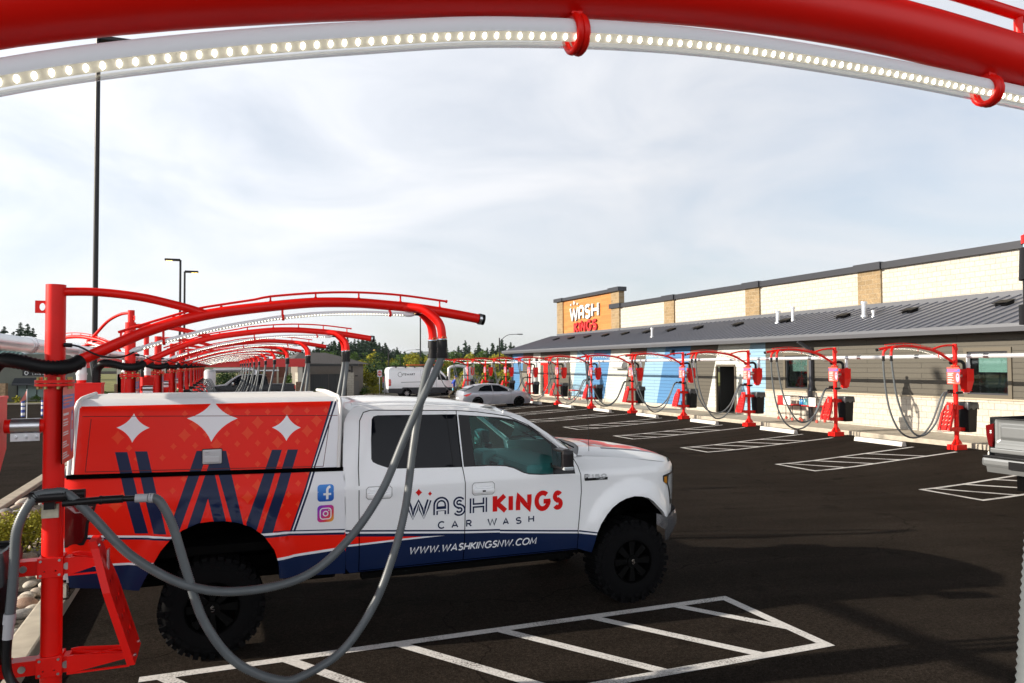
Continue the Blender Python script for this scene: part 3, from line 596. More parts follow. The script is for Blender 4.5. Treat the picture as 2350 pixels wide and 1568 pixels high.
    for i, p in enumerate(LP):
        for k in range(n):
            a = R(197 + 178 * k / (n - 1)); vs.append((p.x, r * math.cos(a), p.z + r * math.sin(a)))
    g.add(vs, fs, 2, True)
    for a, b_ in ((LP[0], LP[1]), (LP[-1], LP[-2])):
        d = (a - b_).normalized(); g.tube([a, a + d * .045], .0175, 14, 0); g.tube([a + d * .045, a + d * .075], [.0175, .007], 12, 0)
    tube = g.build('light_tube', [LTUBE, mat('diode_board', (.34, .33, .31), .5, emit=((1, .92, .75), .12)), COVER], root)
    g = MB()
    q_ = R(217)
    for p in LP[1:-1]: g.ball((p.x, r * .74 * math.cos(q_), p.z + r * .74 * math.sin(q_)), .0030, sc=(.75, .9, 1.45))
    g.build('diode_strip', LED, tube)
    if own:                                                     # streaks of light the diodes throw on the clear cover
        pass
    for x in clamps:
        g = MB(); z = zat(LP, x); g.ring((x, 0, z), (1, 0, .1), .0195, .0045, 20, 8); g.box(x - .007, x + .007, -.012, .012, z + .018, zat(A, x) - .03); g.ring((x + .008, 0, z), (1, 0, .1), .0195, .0045, 20, 8); g.build('light_clamp', RED, tube)
    s = LP[0]; g = MB()
    if not own:
        g.tube(spline([(.06, -.03, 2.595 + dz), (.14, -.06, 2.585 + dz), (.26, -.07, 2.525 + dz), (.38, -.05, 2.515 + dz), (.46, -.01, 2.55 + dz), (s.x - .07, 0, s.z - .02)], .03), .006, 8); g.cyl((.055, -.03, 2.595 + dz), (.10, -.035, 2.592 + dz), .014, n=10)
    e = LP[-1]; g.tube(spline([(e.x + .07, 0, e.z), (e.x + .12, 0, e.z - .004), (elx - .16, .02, e.z + .01)], .03), .006, 8); g.build('cable', BPL, root)
    for s_ in (-1, 1):
        y = s_ * .13; ez = zat(A, elx - .22)
        g = MB(); g.tube(spline([(elx + .30, 0, ez - .01), (elx + .24, y * .5, ez - .02), (elx + .12, y * .85, ez - .08), (elx + .03, y, ez - .16), (elx, y, ez - .232)] if own else [(elx - .27, 0, ez), (elx - .14, y * .5, ez - .015), (elx - .04, y * .85, ez - .095), (elx - .008, y, ez - .16), (elx, y, ez - .232)], .03), .0325, 16); g.cyl((elx, y, ez - .225), (elx, y, ez - .24), .036, n=16)
        el = g.build('drop_elbow', RED, root); z = ez - .24
        g = MB(); g.cyl((elx, y, z), (elx, y, z - .008), .033, n=16, mi=1); g.cyl((elx, y, z - .008), (elx, y, z - .065), .0385, .041, 16); g.cyl((elx, y, z - .065), (elx, y, z - .11), .035, n=16); g.cyl((elx, y, z - .11), (elx, y, z - .145), .042, n=16)
        g.ring((elx, y - .044, z + .002), (0, 1, 0), .014, .002, 16, 6, 2)
        g.build('hose_coupling', [BLK, mat('blue_seal', (.3, .5, .7), .5), mat('brass_ring', (.35, .30, .12), .35, .8)], el)
    g = MB()
    if kind == 'near': pa, pb = HA, HB
    elif own: pa, pb = [(elx, -.13, 2.53), (elx + .02, -.13, 2.3), (elx - .02, -.14, 2.0), (elx - .15, -.16, 1.5), (elx - .5, -.2, .8), (elx - .9, -.2, .5), (.8, -.2, .8), (.4, -.15, 1.5), (.2, -.14, 1.6)], [(elx, .13, 2.53), (elx + .01, .13, 2.35), (elx - .025, .13, 2.13), (elx - .062, .125, 1.90), (elx - .17, .1, 1.3), (elx - .5, .1, .7), (elx - .9, .1, .45), (.7, .1, .9), (.5, .12, 1.6)]
    else:
        wv = lambda P, q: [(x - q * .25 * math.sin(math.pi * i / (len(P) - 1)), y, z + q * math.sin(math.pi * i / (len(P) - 1))) for i, (x, y, z) in enumerate(P)]
        pa, pb = wv(HA2, hv), wv(HB2, -hv * .6)
    fine = kind == 'near' or own
    for pth, yy in ((pa, -.13), (pb, .13)):
        g = MB()
        if fine: corr(g, pth, .0285, .0068, .05 if own else .085, 14)
        else: g.tube(spline([(p[0], p[1], p[2] + dz * .6) for p in pth], .09), .026, 10)
        h = g.build('hose', HOSE, root)
        if kind == 'near' and pth is HB:
            g = MB(); g.tube([(.57, -.19, 1.605), (.60, -.198, 1.603)], .031, 16, 0); g.tube([(.49, -.185, 1.607), (.57, -.19, 1.605)], .027, 16, 0); g.build('cuff', CUFF, h)
            g = MB(); g.tube([(.49, -.185, 1.607), (.41, -.18, 1.608)], .019, 14); g.tube([(.42, -.18, 1.608), (.29, -.172, 1.607)], .0255, 16); g.tube([(.29, -.172, 1.607), (.08, -.165, 1.60)], .023, 16); g.tube([(.30, -.172, 1.607), (.285, -.172, 1.607)], .0285, 16); g.build('wand', BPL, h)
        elif kind == 'near':
            g = MB(); g.tube([(-.185, -.2, .96), (-.19, -.2, .90)], .034, 16); g.tube([(-.19, -.2, .90), (-.195, -.2, .81)], .029, 16); g.build('cuff', CUFF, h)
            g = MB(); g.tube(spline([(-.195, -.2, .82), (-.2, -.2, .70), (-.19, -.2, .60), (-.14, -.22, .52), (-.06, -.25, .47), (0.0, -.28, .44)], .03), .026, 14); g.build('nozzle', BPL, h)
        else:
            a = pth[-1]; g = MB(); g.tube([(a[0] + .02, a[1], a[2] - .02), (a[0] - .12, a[1], a[2])], .021, 10); g.tube([(a[0] - .12, a[1], a[2]), (a[0] - .30, a[1], a[2] - .03)], .017, 10); g.build('wand', BPL, h)
    # holder
    g = MB(); g.box(-.05, .045, -.085, -.062, 1.50, 1.585, 1); g.tube([(-.10, -.155, 1.645), (.10, -.155, 1.645)], .036, 18, 0, caps=False); g.tube([(.10, -.155, 1.645), (-.10, -.155, 1.645)], .030, 18, 0, caps=False); g.ring((.10, -.155, 1.645), (1, 0, .2), .034, .006, 20, 8); g.box(-.03, .03, -.13, -.085, 1.56, 1.62, 0)
    g.build('hose_holder', [BPL, ZINC], root); g = MB(); g.tube([(-.05, .15, 1.605), (.16, .15, 1.605)], .034, 16, 0); g.box(-.02, .02, .05, .13, 1.56, 1.62)
    g.build('hose_holder', BPL, root)
    # black duct to the filter hopper, hopper, pipes
    g = MB(); corr(g, [(.15, -.008, 2.495 + dz * .7), (.105, -.05, 2.462 + dz * .7), (.03, -.115, 2.448 + dz * .5), (-.06, -.128, 2.457 + dz * .4), (-.18, -.11, 2.487), (-.28, -.06, 2.495), (-.345, -.01, 2.43), (-.355, 0, 2.33), (-.355, 0, 2.23)], .045, .013, .075, 18); g.build('duct', BLK, root)
    g = MB(); w_ = .135; c = -.425
    def sq(w2, z): return [(c - w2, -w2, z), (c + w2, -w2, z), (c + w2, w2, z), (c - w2, w2, z)]
    vs = sq(w_, 2.255) + sq(w_, 1.93) + sq(.085, 1.66); g.add(vs, [(0, 1, 2, 3)] + [(j * 4 + (k + 1) % 4, j * 4 + k, j * 4 + 4 + k, j * 4 + 4 + (k + 1) % 4) for j in range(2) for k in range(4)])
    g.box(c - w_ - .006, c + w_ + .006, -w_ - .006, w_ + .006, 2.25, 2.268); g.box(c - .1, c + .1, -.1, .1, 1.645, 1.662); g.cyl((c, 0, 1.66), (c, 0, 1.60), .085, n=20); hp = g.build('hopper', RED, root)
    g = MB(); g.cyl((c, 0, 1.60), (c, 0, 1.585), .078, n=16); g.build('hopper_lid', PVC, hp)
    g = MB(); g.cyl((c - .085, 0, 2.26), (c - .085, 0, 2.30), .05, mi=1); g.cyl((c - .085, 0, 2.30), (c - .085, 0, 2.36), .056); g.cyl((c - .085, 0, 2.36), (c - .085, 0, 2.385), .062); g.cyl((c - .085, 0, 2.385), (c - .085, 0, 2.44), .052); g.tube(spline([(c - .085, 0, 2.43), (c - .085, 0, 2.52), (c - .095, 0, 2.66)], .04), .048, 16); g.build('riser_pipe', [PVC, RED], hp)
    g = MB(); g.cyl((-.05, 0, 2.078), (-.10, 0, 2.078), .044, n=18, mi=0); g.cyl((-.075, 0, 2.078), (-.235, 0, 2.078), .049, n=24, mi=1); g.cyl((-.225, 0, 2.078), (-.27, 0, 2.078), .044, n=18); g.box(-.235, -.075, -.03, -.022, 1.985, 2.035, 1)
    for x in (-.21, -.155, -.10): g.cyl((x, -.03, 2.01), (x, -.043, 2.01), .013, n=12, mi=1); g.cyl((x, -.043, 2.01), (x, -.05, 2.01), .007, n=6, mi=1)
    g.build('clamp_pipe', [RED, ALU], hp)
    # instruction sign
    sp = lambda y, z, l=0: (.078 + l, y, z)
    def rr(a, b_, c_, d_, r): return arc(b_ - r, d_ - r, r, r, 90, 0, 5) + arc(b_ - r, c_ + r, r, r, 0, -90, 5) + arc(a + r, c_ + r, r, r, -90, -180, 5) + arc(a + r, d_ - r, r, r, 180, 90, 5)
    g = MB(); pn = panel2d(rr(-.205, .205, 1.845, 2.325, .025), [], [([(-.205, 2.19), (-.205, 2.275), (.205, 2.275), (.205, 2.19)], 1), (arc(.13, 2.03, .06, .14, 0, 345, 16), 1), (arc(.13, 2.03, .045, .12, 0, 345, 16), 3)], .08)
    skin(g, pn, lambda y, z: (.080, y, z), False, sm=False); skin(g, pn, lambda y, z: (.074, y, z), True, sm=False); g.m = [4 if i >= len(pn[1]) else m for i, m in enumerate(g.m)]
    for z, a, b_ in ((2.255, -.18, .14), (2.235, -.18, .12), (2.215, -.18, .02)): g.box(.0803, .0812, a, b_, z - .006, z + .005, 0)
    rnd = random.Random(3)
    for z in (2.12, 2.10, 2.085, 2.04, 2.025, 1.98, 1.965, 1.95, 1.91, 1.895, 1.88): g.box(.0803, .0812, -.18, -.18 + rnd.uniform(.12, .21), z - .0045, z + .004, 2)
    g.box(.0803, .0812, -.18, -.0, 2.145, 2.16, 2); g.box(.0803, .0812, .11, .15, 2.04, 2.10, 0)
    g.build('instruction_sign', [mat('sign_orange_red', (.72, .09, .055), .45), mat('sign_blue', (.10, .13, .42), .45), mat('sign_print_white', (.75, .72, .72), .5), mat('sign_pale_grey', (.45, .47, .52), .4), DARK], root)
    # mat clamp board with slots
    bn = lambda u, v: (.265 + (.30) * (1 - v) * .62 + .02, u, .555 + .78 * v) if True else 0
    slots = []
    for i in range(4):
        for j in range(3):
            if i == 3 and j == 2: continue
            u, v = -.12 + j * .10, .17 + i * .145; slots.append([(u, v), (u + .055, v + .055), (u + .055, v + .085), (u, v + .03)])
    outl = [(-.20, 0), (.20, 0), (.20, .60), (.10, .94), (.10, 1.0), (-.10, 1.0), (-.10, .94), (-.20, .60)]
    pn = panel2d(outl, slots, [], .12)
    g = MB()
    bq = lambda u, v, o: (.50 - .24 * v + o, u, .555 + .78 * v)
    skin(g, pn, lambda u, v: bq(u, v, .0), False, sm=False); skin(g, pn, lambda u, v: bq(u, v, -.012), True, sm=False)
    for k in range(len(outl)):
        a, b_ = outl[k], outl[(k + 1) % len(outl)]; g.add([bq(*a, 0), bq(*b_, 0), bq(*b_, -.045), bq(*a, -.045)], [(0, 1, 2, 3)])
    bd = g.build('mat_board', RED, root)
    g = MB()
    for u, v in ((-.13, .05), (.13, .05), (-.08, .96), (.08, .96)): q = bq(u, v, 0); g.cyl(q, (q[0] + .012, q[1], q[2] + .004), .011, n=8)
    g.box(*[bq(-.03, .78, 0)[0] - .0, bq(-.03, .78, 0)[0] + .012], -.028, .028, 1.13, 1.26); g.build('clip', ALU, bd)
    for z in (1.185, .565):
        g = MB(); g.bbox(-.072, .072, -.075, .075, z - .062, z + .062, .004); g.box(.07, .11, -.05, .05, z - .05, z + .05)
        xe_ = .29 if z > 1 else .455
        for y in (-.075, .075): g.prism([(.10, z - .055), (.10, z + .055), (.14, z + .06), (xe_, z + .03), (xe_, z - .0)], 'y', y - .005, y + .005)
        g.box(.10, xe_, -.075, -.06, z - .06, z - .05); g.obox((.11, -.06, z + .04), (xe_, .06, z + .02), .02, .012); g.obox((.11, .06, z + .04), (xe_, -.06, z + .02), .02, .012)
        g.box(-.22, -.07, -.05, .05, z - .045, z + .045); g.prism([(-.22, z - .05), (-.22, z + .05), (-.34, z + .03), (-.34, z - .03)], 'y', -.05, -.04); g.prism([(-.22, z - .05), (-.22, z + .05), (-.34, z + .03), (-.34, z - .03)], 'y', .04, .05)
        for y, x in ((-.077, -.052), (-.077, .052)):
            for zz in (z - .045, z + .045): g.cyl((x, y + .002, zz), (x, y - .004, zz), .0085, n=8, mi=1); g.cyl((x * .6, y + .002, z - .02), (x * .6, y - .002, z - .02), .004, n=6, mi=1)
        g.cyl((.09, -.048, z), (.09, -.06, z), .022, n=14, mi=1); g.cyl((-.15, -.048, z), (-.15, -.06, z), .022, n=14, mi=1); g.build('bracket', [RED, ALU], root)
    return root
def binn(label):
    root = empty('waste_bin', (0, 0, 0), 0, label, 'waste bin', 'black waste bins beside the vacuum posts')
    g = MB(); a, b_ = .185, .155; vs = []
    for w2, z in ((b_, .36), (a, 1.17), (a - .012, 1.17), (b_ - .01, .40)): vs += [(-w2, -w2, z), (w2, -w2, z), (w2, w2, z), (-w2, w2, z)]
    fs = [(3, 2, 1, 0)] + [(j * 4 + k, j * 4 + (k + 1) % 4, j * 4 + 4 + (k + 1) % 4, j * 4 + 4 + k) for j in range(3) for k in range(4)] + [(12, 13, 14, 15)]
    g.add(vs, fs); g.build('body', mat('black_bin_plastic', (.005, .005, .006), .4, spec=.15), root)
    g = MB(); a += .012
    for k, (z0, z1) in enumerate(((1.13, 1.20),)): g.box(-a, a, -a, -a + .02, z0, z1); g.box(-a, a, a - .02, a, z0, z1); g.box(-a, -a + .02, -a + .02, a - .02, z0, z1); g.box(a - .02, a, -a + .02, a - .02, z0, z1)
    g.box(-a + .021, a - .021, -a + .021, a - .021, 1.16, 1.17); g.build('rim', mat('black_bin_plastic'), root)
    g = MB(); n = 28; vs = []
    for j, (z, o) in enumerate(((1.205, .004), (1.12, .018), (1.02, .012))):
        for k in range(n):
            t_ = k / n * 4; s = int(t_); f = t_ - s; cs = [(-1, -1), (1, -1), (1, 1), (-1, 1), (-1, -1)]; p = (cs[s][0] + (cs[s + 1][0] - cs[s][0]) * f, cs[s][1] + (cs[s + 1][1] - cs[s][1]) * f)
            ww = a + o + .008 * math.sin(k * 2.3 + j); vs.append((p[0] * ww, p[1] * ww, z + (.03 * math.sin(k * 1.7) if j == 2 else 0)))
    g.add(vs, [(j * n + k, j * n + (k + 1) % n, (j + 1) * n + (k + 1) % n, (j + 1) * n + k) for j in range(2) for k in range(n)], 0, True)
    g.build('liner', mat('dark_liner_bag', (.05, .05, .055), .3), root)
    return root
L1 = 'nearest full vacuum arm by the wrapped pickup, grey hoses crossing the truck side'
near = station('near', label=L1, group='red vacuum arm stations in the left row'); near.location = (-.98, LEFT_Y[0], 0)
std = station('std', label='x', group='red vacuum arm stations in the left row')
stds = [std, station('std', label='x', hv=.17), station('std', label='x', hv=-.10)]; used_s = set()
def nxt(k):
    p = stds[(k * 2 + k // 3) % 3]
    if p.name in used_s: return copy_tree(p)
    used_s.add(p.name); return p
bin0 = binn('black lined waste bin at the left edge behind the nearest vacuum post'); bin0.location = (-.98 - .43, LEFT_Y[0], .12)
for k, y in enumerate(LEFT_Y[1:]):
    s = nxt(k); s.location = (-.98, y, 0); s['group'] = 'red vacuum arm stations in the left row'
    s['label'] = 'red vacuum arm in the left row beyond the wrapped pickup, %s behind the nearest one' % ords[k]
    b2 = copy_tree(bin0); b2.location = (-.98 - .43, y, .12); b2['label'] = 'black waste bin in the left row, %s one beyond the nearest' % ords[k]
for k, y in enumerate(RIGHT_Y):
    s = copy_tree(stds[(k * 2 + k // 4 + 1) % 3]); s.location = (19.5, y, .0); s.rotation_euler = (0, 0, math.pi); s['group'] = 'red vacuum arm stations in the right row'
    s['label'] = ('red vacuum arm before the building, the one just outside the right picture edge' if k == 0 else 'red vacuum arm standing before the building, %s in the right row from the silver pickup' % ords[k - 1])
    b2 = copy_tree(bin0); b2.location = (19.5 + .43, y, .12); b2.rotation_euler = (0, 0, math.pi); b2['label'] = 'black waste bin before the building wall, %s of the right row' % ords[k]
# the station whose arm passes just over the camera
OWN = [(.03, 2.40), (.18, 2.50), (.40, 2.63), (.60, 2.70), (.80, 2.773), (1.02, 2.829), (1.285, 2.878), (1.53, 2.908), (1.815, 2.9185), (2.12, 2.904), (2.35, 2.885), (2.6, 2.85), (2.85, 2.81)]
own = station('own', top=2.985, arm=OWN, rail=[(.5, 2.74), (1.0, 2.89), (1.4, 2.955), (1.8, 2.986), (2.11, 2.978), (2.5, 2.945)], led=[(.45, 2.565), (.65, 2.645), (.799, 2.706), (.939, 2.748), (1.104, 2.787), (1.284, 2.822), (1.53, 2.848), (1.815, 2.855), (2.119, 2.850), (2.2, 2.845)], rp=[.7, 1.05, 1.4, 1.75, 2.11, 2.45],
              clamps=(1.36, 2.035), elx=2.352, label='large red vacuum arm with lit white diode tube arching over the top of the picture', group='red vacuum arm stations in the left row')
own.location = (-.98, .78, 0)
b2 = copy_tree(bin0); b2.location = (-.98 - .43, .78, .12); b2['label'] = 'black waste bin beside the post of the overhead vacuum arm'
# taller stations on the far side of the island
for i, (x, y, a) in enumerate(((-1.5, 15.6, 128), (-1.6, 20.1, 128))):
    s = station('std', top=3.5, dz=.14, label='taller red vacuum mast whose brace rises over the island, %s one behind the nearest post' % ('first' if i == 0 else 'second'), group='taller red vacuum masts facing left'); s.location = (x, y, 0); s.rotation_euler = (0, 0, R(a))
# white air mains along both rows
def main_pipe(x, y0, y1, label):
    g = MB(); g.cyl((x, y0, 2.64), (x, y1, 2.64), .062, n=24); root = g.build('air_main_pipe', mat('white_painted_steel', (.70, .71, .74), .25, .35, noise=(3, .06)), None, (x, y0, 2.64)); tag(root, label, 'pipe')
    g = MB(); y = y0 + 1.6
    while y < y1: g.cyl((x, y, 2.64), (x, y + .16, 2.64), .067, n=24); g.cyl((x, y + .03, 2.64), (x, y + .045, 2.64), .073, n=24); g.cyl((x, y + .11, 2.64), (x, y + .125, 2.64), .073, n=24); y += 2.25
    g.build('pipe_collar', ALU, root)
main_pipe(-1.49, -1, 61, 'white air pipe running along the left row of red vacuum posts'); main_pipe(20.0, 2, 63, 'white air pipe running along the right row before the building')
# ================================================================ WRAPPED PICKUP
W_T = [[(-0.769, 1.766), (-0.68, 1.762), (-0.518, 1.098), (-0.615, 1.106)], [(-0.624, 1.765), (-0.534, 1.761), (-0.382, 1.087), (-0.479, 1.095)], [(-0.161, 1.748), (0.069, 1.738), (0.208, 1.124), (0.21, 1.06), (-0.362, 1.107), (-0.339, 1.193)], [(0.44, 1.73), (0.522, 1.727), (0.314, 1.064), (0.239, 1.077), (0.23, 1.129)], [(0.57, 1.727), (0.657, 1.723), (0.445, 1.024), (0.351, 1.032)]]
WR_T = [[(-0.108, 1.633), (-0.066, 1.63), (-0.24, 1.085), (-0.298, 1.071)], [(-0.018, 1.546), (0.009, 1.545), (0.117, 1.144), (0.075, 1.148)], [(-0.07, 1.349), (-0.021, 1.149), (-0.133, 1.139)]]
W_B = [[(-0.771, 1.764), (-0.682, 1.76), (-0.513, 1.111), (-0.61, 1.119)], [(-0.626, 1.764), (-0.536, 1.76), (-0.379, 1.099), (-0.474, 1.107)], [(-0.161, 1.747), (0.069, 1.736), (0.206, 1.137), (0.208, 1.072), (-0.358, 1.12), (-0.336, 1.205)], [(0.441, 1.729), (0.523, 1.725), (0.311, 1.076), (0.237, 1.089), (0.228, 1.141)], [(0.571, 1.726), (0.658, 1.722), (0.441, 1.037), (0.348, 1.045)]]
WR_B = [[(-0.108, 1.633), (-0.066, 1.631), (-0.238, 1.097), (-0.295, 1.083)], [(-0.018, 1.549), (0.009, 1.548), (0.116, 1.157), (0.074, 1.16)], [(-0.069, 1.36), (-0.021, 1.161), (-0.132, 1.151)]]
DIA = [[(-0.637, 2.071), (-0.519, 1.951), (-0.646, 1.836), (-0.762, 1.96)], [(-0.033, 2.166), (0.16, 2.007), (-0.048, 1.818), (-0.238, 2.019)], [(0.565, 2.028), (0.681, 1.911), (0.559, 1.8), (0.441, 1.92)]]
SL_T = [[(0.953, 2.152), (0.754, 1.525)], [(0.973, 2.151), (0.766, 1.525)], [(0.988, 2.151), (0.774, 1.524)], [(1.005, 2.151), (0.788, 1.523)]]
SL_B = [[(0.757, 1.548), (0.586, 1.04)], [(0.774, 1.547), (0.601, 1.039)], [(0.785, 1.546), (0.612, 1.038)], [(0.802, 1.545), (0.63, 1.037)]]
TOPPER = [(-1.087, 1.596), (-1.06, 2.057), (-1.045, 2.181), (1.03, 2.15), (1.021, 1.997), (0.997, 1.548)]
BEDOUT = [(-1.121, 1.577), (-1.123, 1.255), (-1.07, 0.729), (-0.576, 0.664), (-0.548, 0.726), (-0.475, 0.87), (-0.42, 0.97), (-0.352, 1.051), (-0.261, 1.124), (-0.146, 1.171), (-0.053, 1.179), (0.066, 1.173), (0.161, 1.153), (0.271, 1.106), (0.369, 1.026), (0.457, 0.895), (0.496, 0.759), (0.501, 0.644), (1.06, 0.616), (1.053, 1.526)]
FLARE_IN = [(-0.576, 0.664), (-0.531, 0.763), (-0.475, 0.87), (-0.42, 0.97), (-0.352, 1.051), (-0.261, 1.124), (-0.146, 1.171), (-0.053, 1.179), (0.066, 1.173), (0.161, 1.153), (0.271, 1.106), (0.369, 1.026), (0.457, 0.895), (0.496, 0.759), (0.501, 0.644)]
BEDLINES = [[(-1.07, 1.146), (-0.375, 1.081), (0.382, 1.045), (0.581, 1.034), (1.048, 1.004)], [(-1.07, 1.128), (-0.375, 1.065), (0.382, 1.025), (0.582, 1.017), (1.048, 0.988)], [(-1.07, 1.112), (-0.375, 1.049), (0.382, 1.006), (0.582, 0.999), (1.048, 0.968)], [(-1.131, 0.912), (-0.464, 0.881), (0.483, 0.826), (1.049, 0.864)], [(-1.131, 0.895), (-0.464, 0.863), (0.483, 0.805), (1.05, 0.842)]]
CABOUT = [(1.065, 0.659), (1.045, 1.274), (1.037, 1.541), (1.05, 1.767), (1.065, 1.934), (1.095, 2.008), (1.144, 2.059), (1.217, 2.08), (1.632, 2.081), (2.132, 2.059), (2.333, 2.035), (2.512, 2.002), (2.659, 1.978), (2.784, 1.934), (2.987, 1.799), (3.161, 1.663), (3.308, 1.537)]
REARDOOR = [(1.179, 0.624), (1.171, 1.266), (1.173, 1.534), (1.206, 1.951), (1.243, 2.023), (1.311, 2.042), (2.129, 2.018), (2.132, 1.745), (2.139, 1.5), (2.156, 1.354), (2.157, 1.198), (2.15, 0.631)]
FRONTDOOR = [(2.15, 0.631), (2.157, 1.198), (2.156, 1.354), (2.139, 1.5), (2.132, 1.745), (2.129, 2.018), (2.327, 2.001), (2.508, 1.974), (2.655, 1.947), (2.848, 1.862), (3.023, 1.741), (3.211, 1.594), (3.291, 1.525), (3.33, 1.444), (3.351, 1.364), (3.358, 1.201), (3.341, 0.984), (3.328, 0.821), (3.336, 0.629)]
REARGLASS = [(2.132, 1.983), (2.136, 1.723), (2.139, 1.498), (1.923, 1.504), (1.519, 1.516), (1.432, 1.529), (1.347, 1.561), (1.305, 1.584), (1.293, 1.611), (1.3, 1.778), (1.316, 1.958), (1.334, 1.985), (1.373, 1.994)]
FRONTGLASS = [(2.146, 1.978), (2.257, 1.969), (2.568, 1.941), (2.709, 1.917), (2.875, 1.843), (2.982, 1.762), (3.115, 1.658), (3.155, 1.623), (3.262, 1.539), (3.287, 1.46), (3.293, 1.377), (2.929, 1.384), (2.807, 1.395), (2.744, 1.413), (2.651, 1.46), (2.569, 1.483), (2.514, 1.488), (2.392, 1.495), (2.272, 1.496), (2.154, 1.498)]
FG_CLEAR = [(2.253, 1.958), (2.444, 1.949), (2.566, 1.921), (2.693, 1.9), (2.844, 1.833), (2.978, 1.738), (3.079, 1.662), (3.058, 1.381), (2.808, 1.405), (2.746, 1.423), (2.652, 1.47), (2.571, 1.493), (2.515, 1.498), (2.393, 1.506), (2.269, 1.507)]
CABLINES = [[(1.047, 1.008), (2.145, 0.919), (2.502, 0.897), (2.504, 0.891), (2.932, 0.851), (3.341, 0.816), (3.517, 0.789)], [(1.047, 0.993), (2.145, 0.905), (2.503, 0.88), (2.504, 0.875), (2.932, 0.836), (3.341, 0.8), (3.518, 0.772)], [(1.047, 0.976), (2.145, 0.886), (2.503, 0.864), (2.505, 0.858), (2.933, 0.82), (3.342, 0.783), (3.518, 0.76)]]
REDWEDGE = [(1.047, 0.95), (1.745, 0.892), (1.512, 0.88), (1.048, 0.879)]
WHITELINE = [(1.048, 0.861), (1.106, 0.858), (1.578, 0.872), (1.966, 0.881), (1.756, 0.89), (1.578, 0.888), (1.106, 0.874), (1.048, 0.877)]
HANDLES = [[(1.235, 1.372), (1.466, 1.261)], [(2.224, 1.349), (2.445, 1.234)]]
FENDER = [(3.308, 1.537), (3.33, 1.444), (3.351, 1.364), (3.358, 1.201), (3.341, 0.984), (3.328, 0.821), (3.336, 0.629), (3.419, 0.599), (3.488, 0.578), (3.494, 0.65), (3.517, 0.778), (3.56, 0.871), (3.621, 0.956), (3.682, 1.021), (3.76, 1.071), (3.839, 1.103), (3.934, 1.119), (4.014, 1.111), (4.095, 1.09), (4.161, 1.05), (4.227, 0.988), (4.286, 0.934), (4.337, 0.873)]
FLAREF = [(3.494, 0.65), (3.517, 0.778), (3.56, 0.871), (3.621, 0.956), (3.682, 1.021), (3.76, 1.071), (3.839, 1.103), (3.934, 1.119), (4.014, 1.111), (4.095, 1.09), (4.161, 1.05), (4.227, 0.988), (4.286, 0.934), (4.337, 0.873)]
FTOP = [(3.315, 1.534), (3.551, 1.526), (3.85, 1.445), (4.3, 1.422)]
BADGE = [(3.396, 1.362), (3.649, 1.299)]
MIRR = [(3.131, 1.611), (3.239, 1.39)]
LET_WASH = [[(1.586, 1.253), (1.833, 1.055)], [(1.849, 1.252), (1.999, 1.056)], [(2.032, 1.245), (2.159, 1.052)], [(2.199, 1.239), (2.371, 1.047)]]
LET_KINGS = [[(2.427, 1.235), (2.574, 1.043)], [(2.591, 1.225), (2.629, 1.045)], [(2.588, 1.231), (2.623, 1.048)], [(2.662, 1.229), (2.825, 1.039)], [(2.852, 1.234), (3.019, 1.035)], [(3.044, 1.228), (3.156, 1.035)]]
LET_CAR = [[(1.89, 1.018), (1.956, 0.946)], [(2.022, 1.013), (2.09, 0.944)], [(2.165, 1.009), (2.221, 0.942)], [(2.375, 1.008), (2.472, 0.935)], [(2.529, 1.001), (2.593, 0.933)], [(2.66, 0.997), (2.722, 0.929)], [(2.531, 1.0), (2.594, 0.932)], [(2.66, 1.003), (2.721, 0.935)], [(2.792, 1.002), (2.853, 0.935)]]
CROWN = [[(1.599, 1.303), (1.617, 1.281), (1.599, 1.265), (1.584, 1.284)], [(1.711, 1.329), (1.744, 1.294), (1.711, 1.261), (1.68, 1.296)], [(1.818, 1.3), (1.836, 1.276), (1.817, 1.257), (1.798, 1.277)]]
URL = [(1.618, 0.799), (1.631, 0.737), (2.879, 0.778), (2.884, 0.716)]
YC = 7.78
TR = empty('pickup_truck', (1.9, YC, 0), 0, 'white lifted pickup with red and navy wrap and bed topper under the vacuum arms', 'pickup truck')
def wprof(z): return float(np.interp(z, [.5, .64, .75, .9, 1.1, 1.33, 1.37, 1.41, 1.52, 2.02, 2.06, 2.10], [.90, .94, .972, .985, .993, 1.0, 1.0, .991, .955, .80, .775, .73]))
def dist_poly(x, z, P):
    A = np.array(P[:-1]); B_ = np.array(P[1:]); D = B_ - A; p = np.array((x, z)); t = np.clip(((p - A) * D).sum(1) / (D ** 2).sum(1), 0, 1); return float(np.sqrt(((p - A - t[:, None] * D) ** 2).sum(1).min()))
def flare(x, z, P):
    d = dist_poly(x, z, P); s = np.clip(1 - (d - .10) / .05, 0, 1); s = s * s * (3 - 2 * s); s2 = np.clip(1 - (d - .045) / .018, 0, 1)
    return .030 * s + .018 * s2
def cmap(x, z, lift=0): return (x, YC - wprof(z) - lift, z)
def bmap(x, z, lift=0): return (x, YC - wprof(z) - (flare(x, z, FLARE_IN) if z < 1.4 else 0) - lift + .02 * max(0, (-1.0 - x) / .1) ** 2, z)
def twf(z): return float(np.interp(z, [1.5, 1.9, 2.04, 2.10, 2.13, 2.16, 2.18, 2.19], [.935, .89, .872, .862, .850, .825, .785, .75]))
def tmap(x, z, lift=0): return (x, YC - twf(z) - lift + .03 * max(0, (-1.02 - x) / .06) ** 2, z)
PC = [(3.2, 1), (4.05, 1), (4.25, .975), (4.37, .925), (4.49, .83), (4.60, .70), (4.72, .45), (4.80, 0)]
ps = [3.2]
for a, c in zip(PC, PC[1:]): ps.append(ps[-1] + math.dist(a, c))
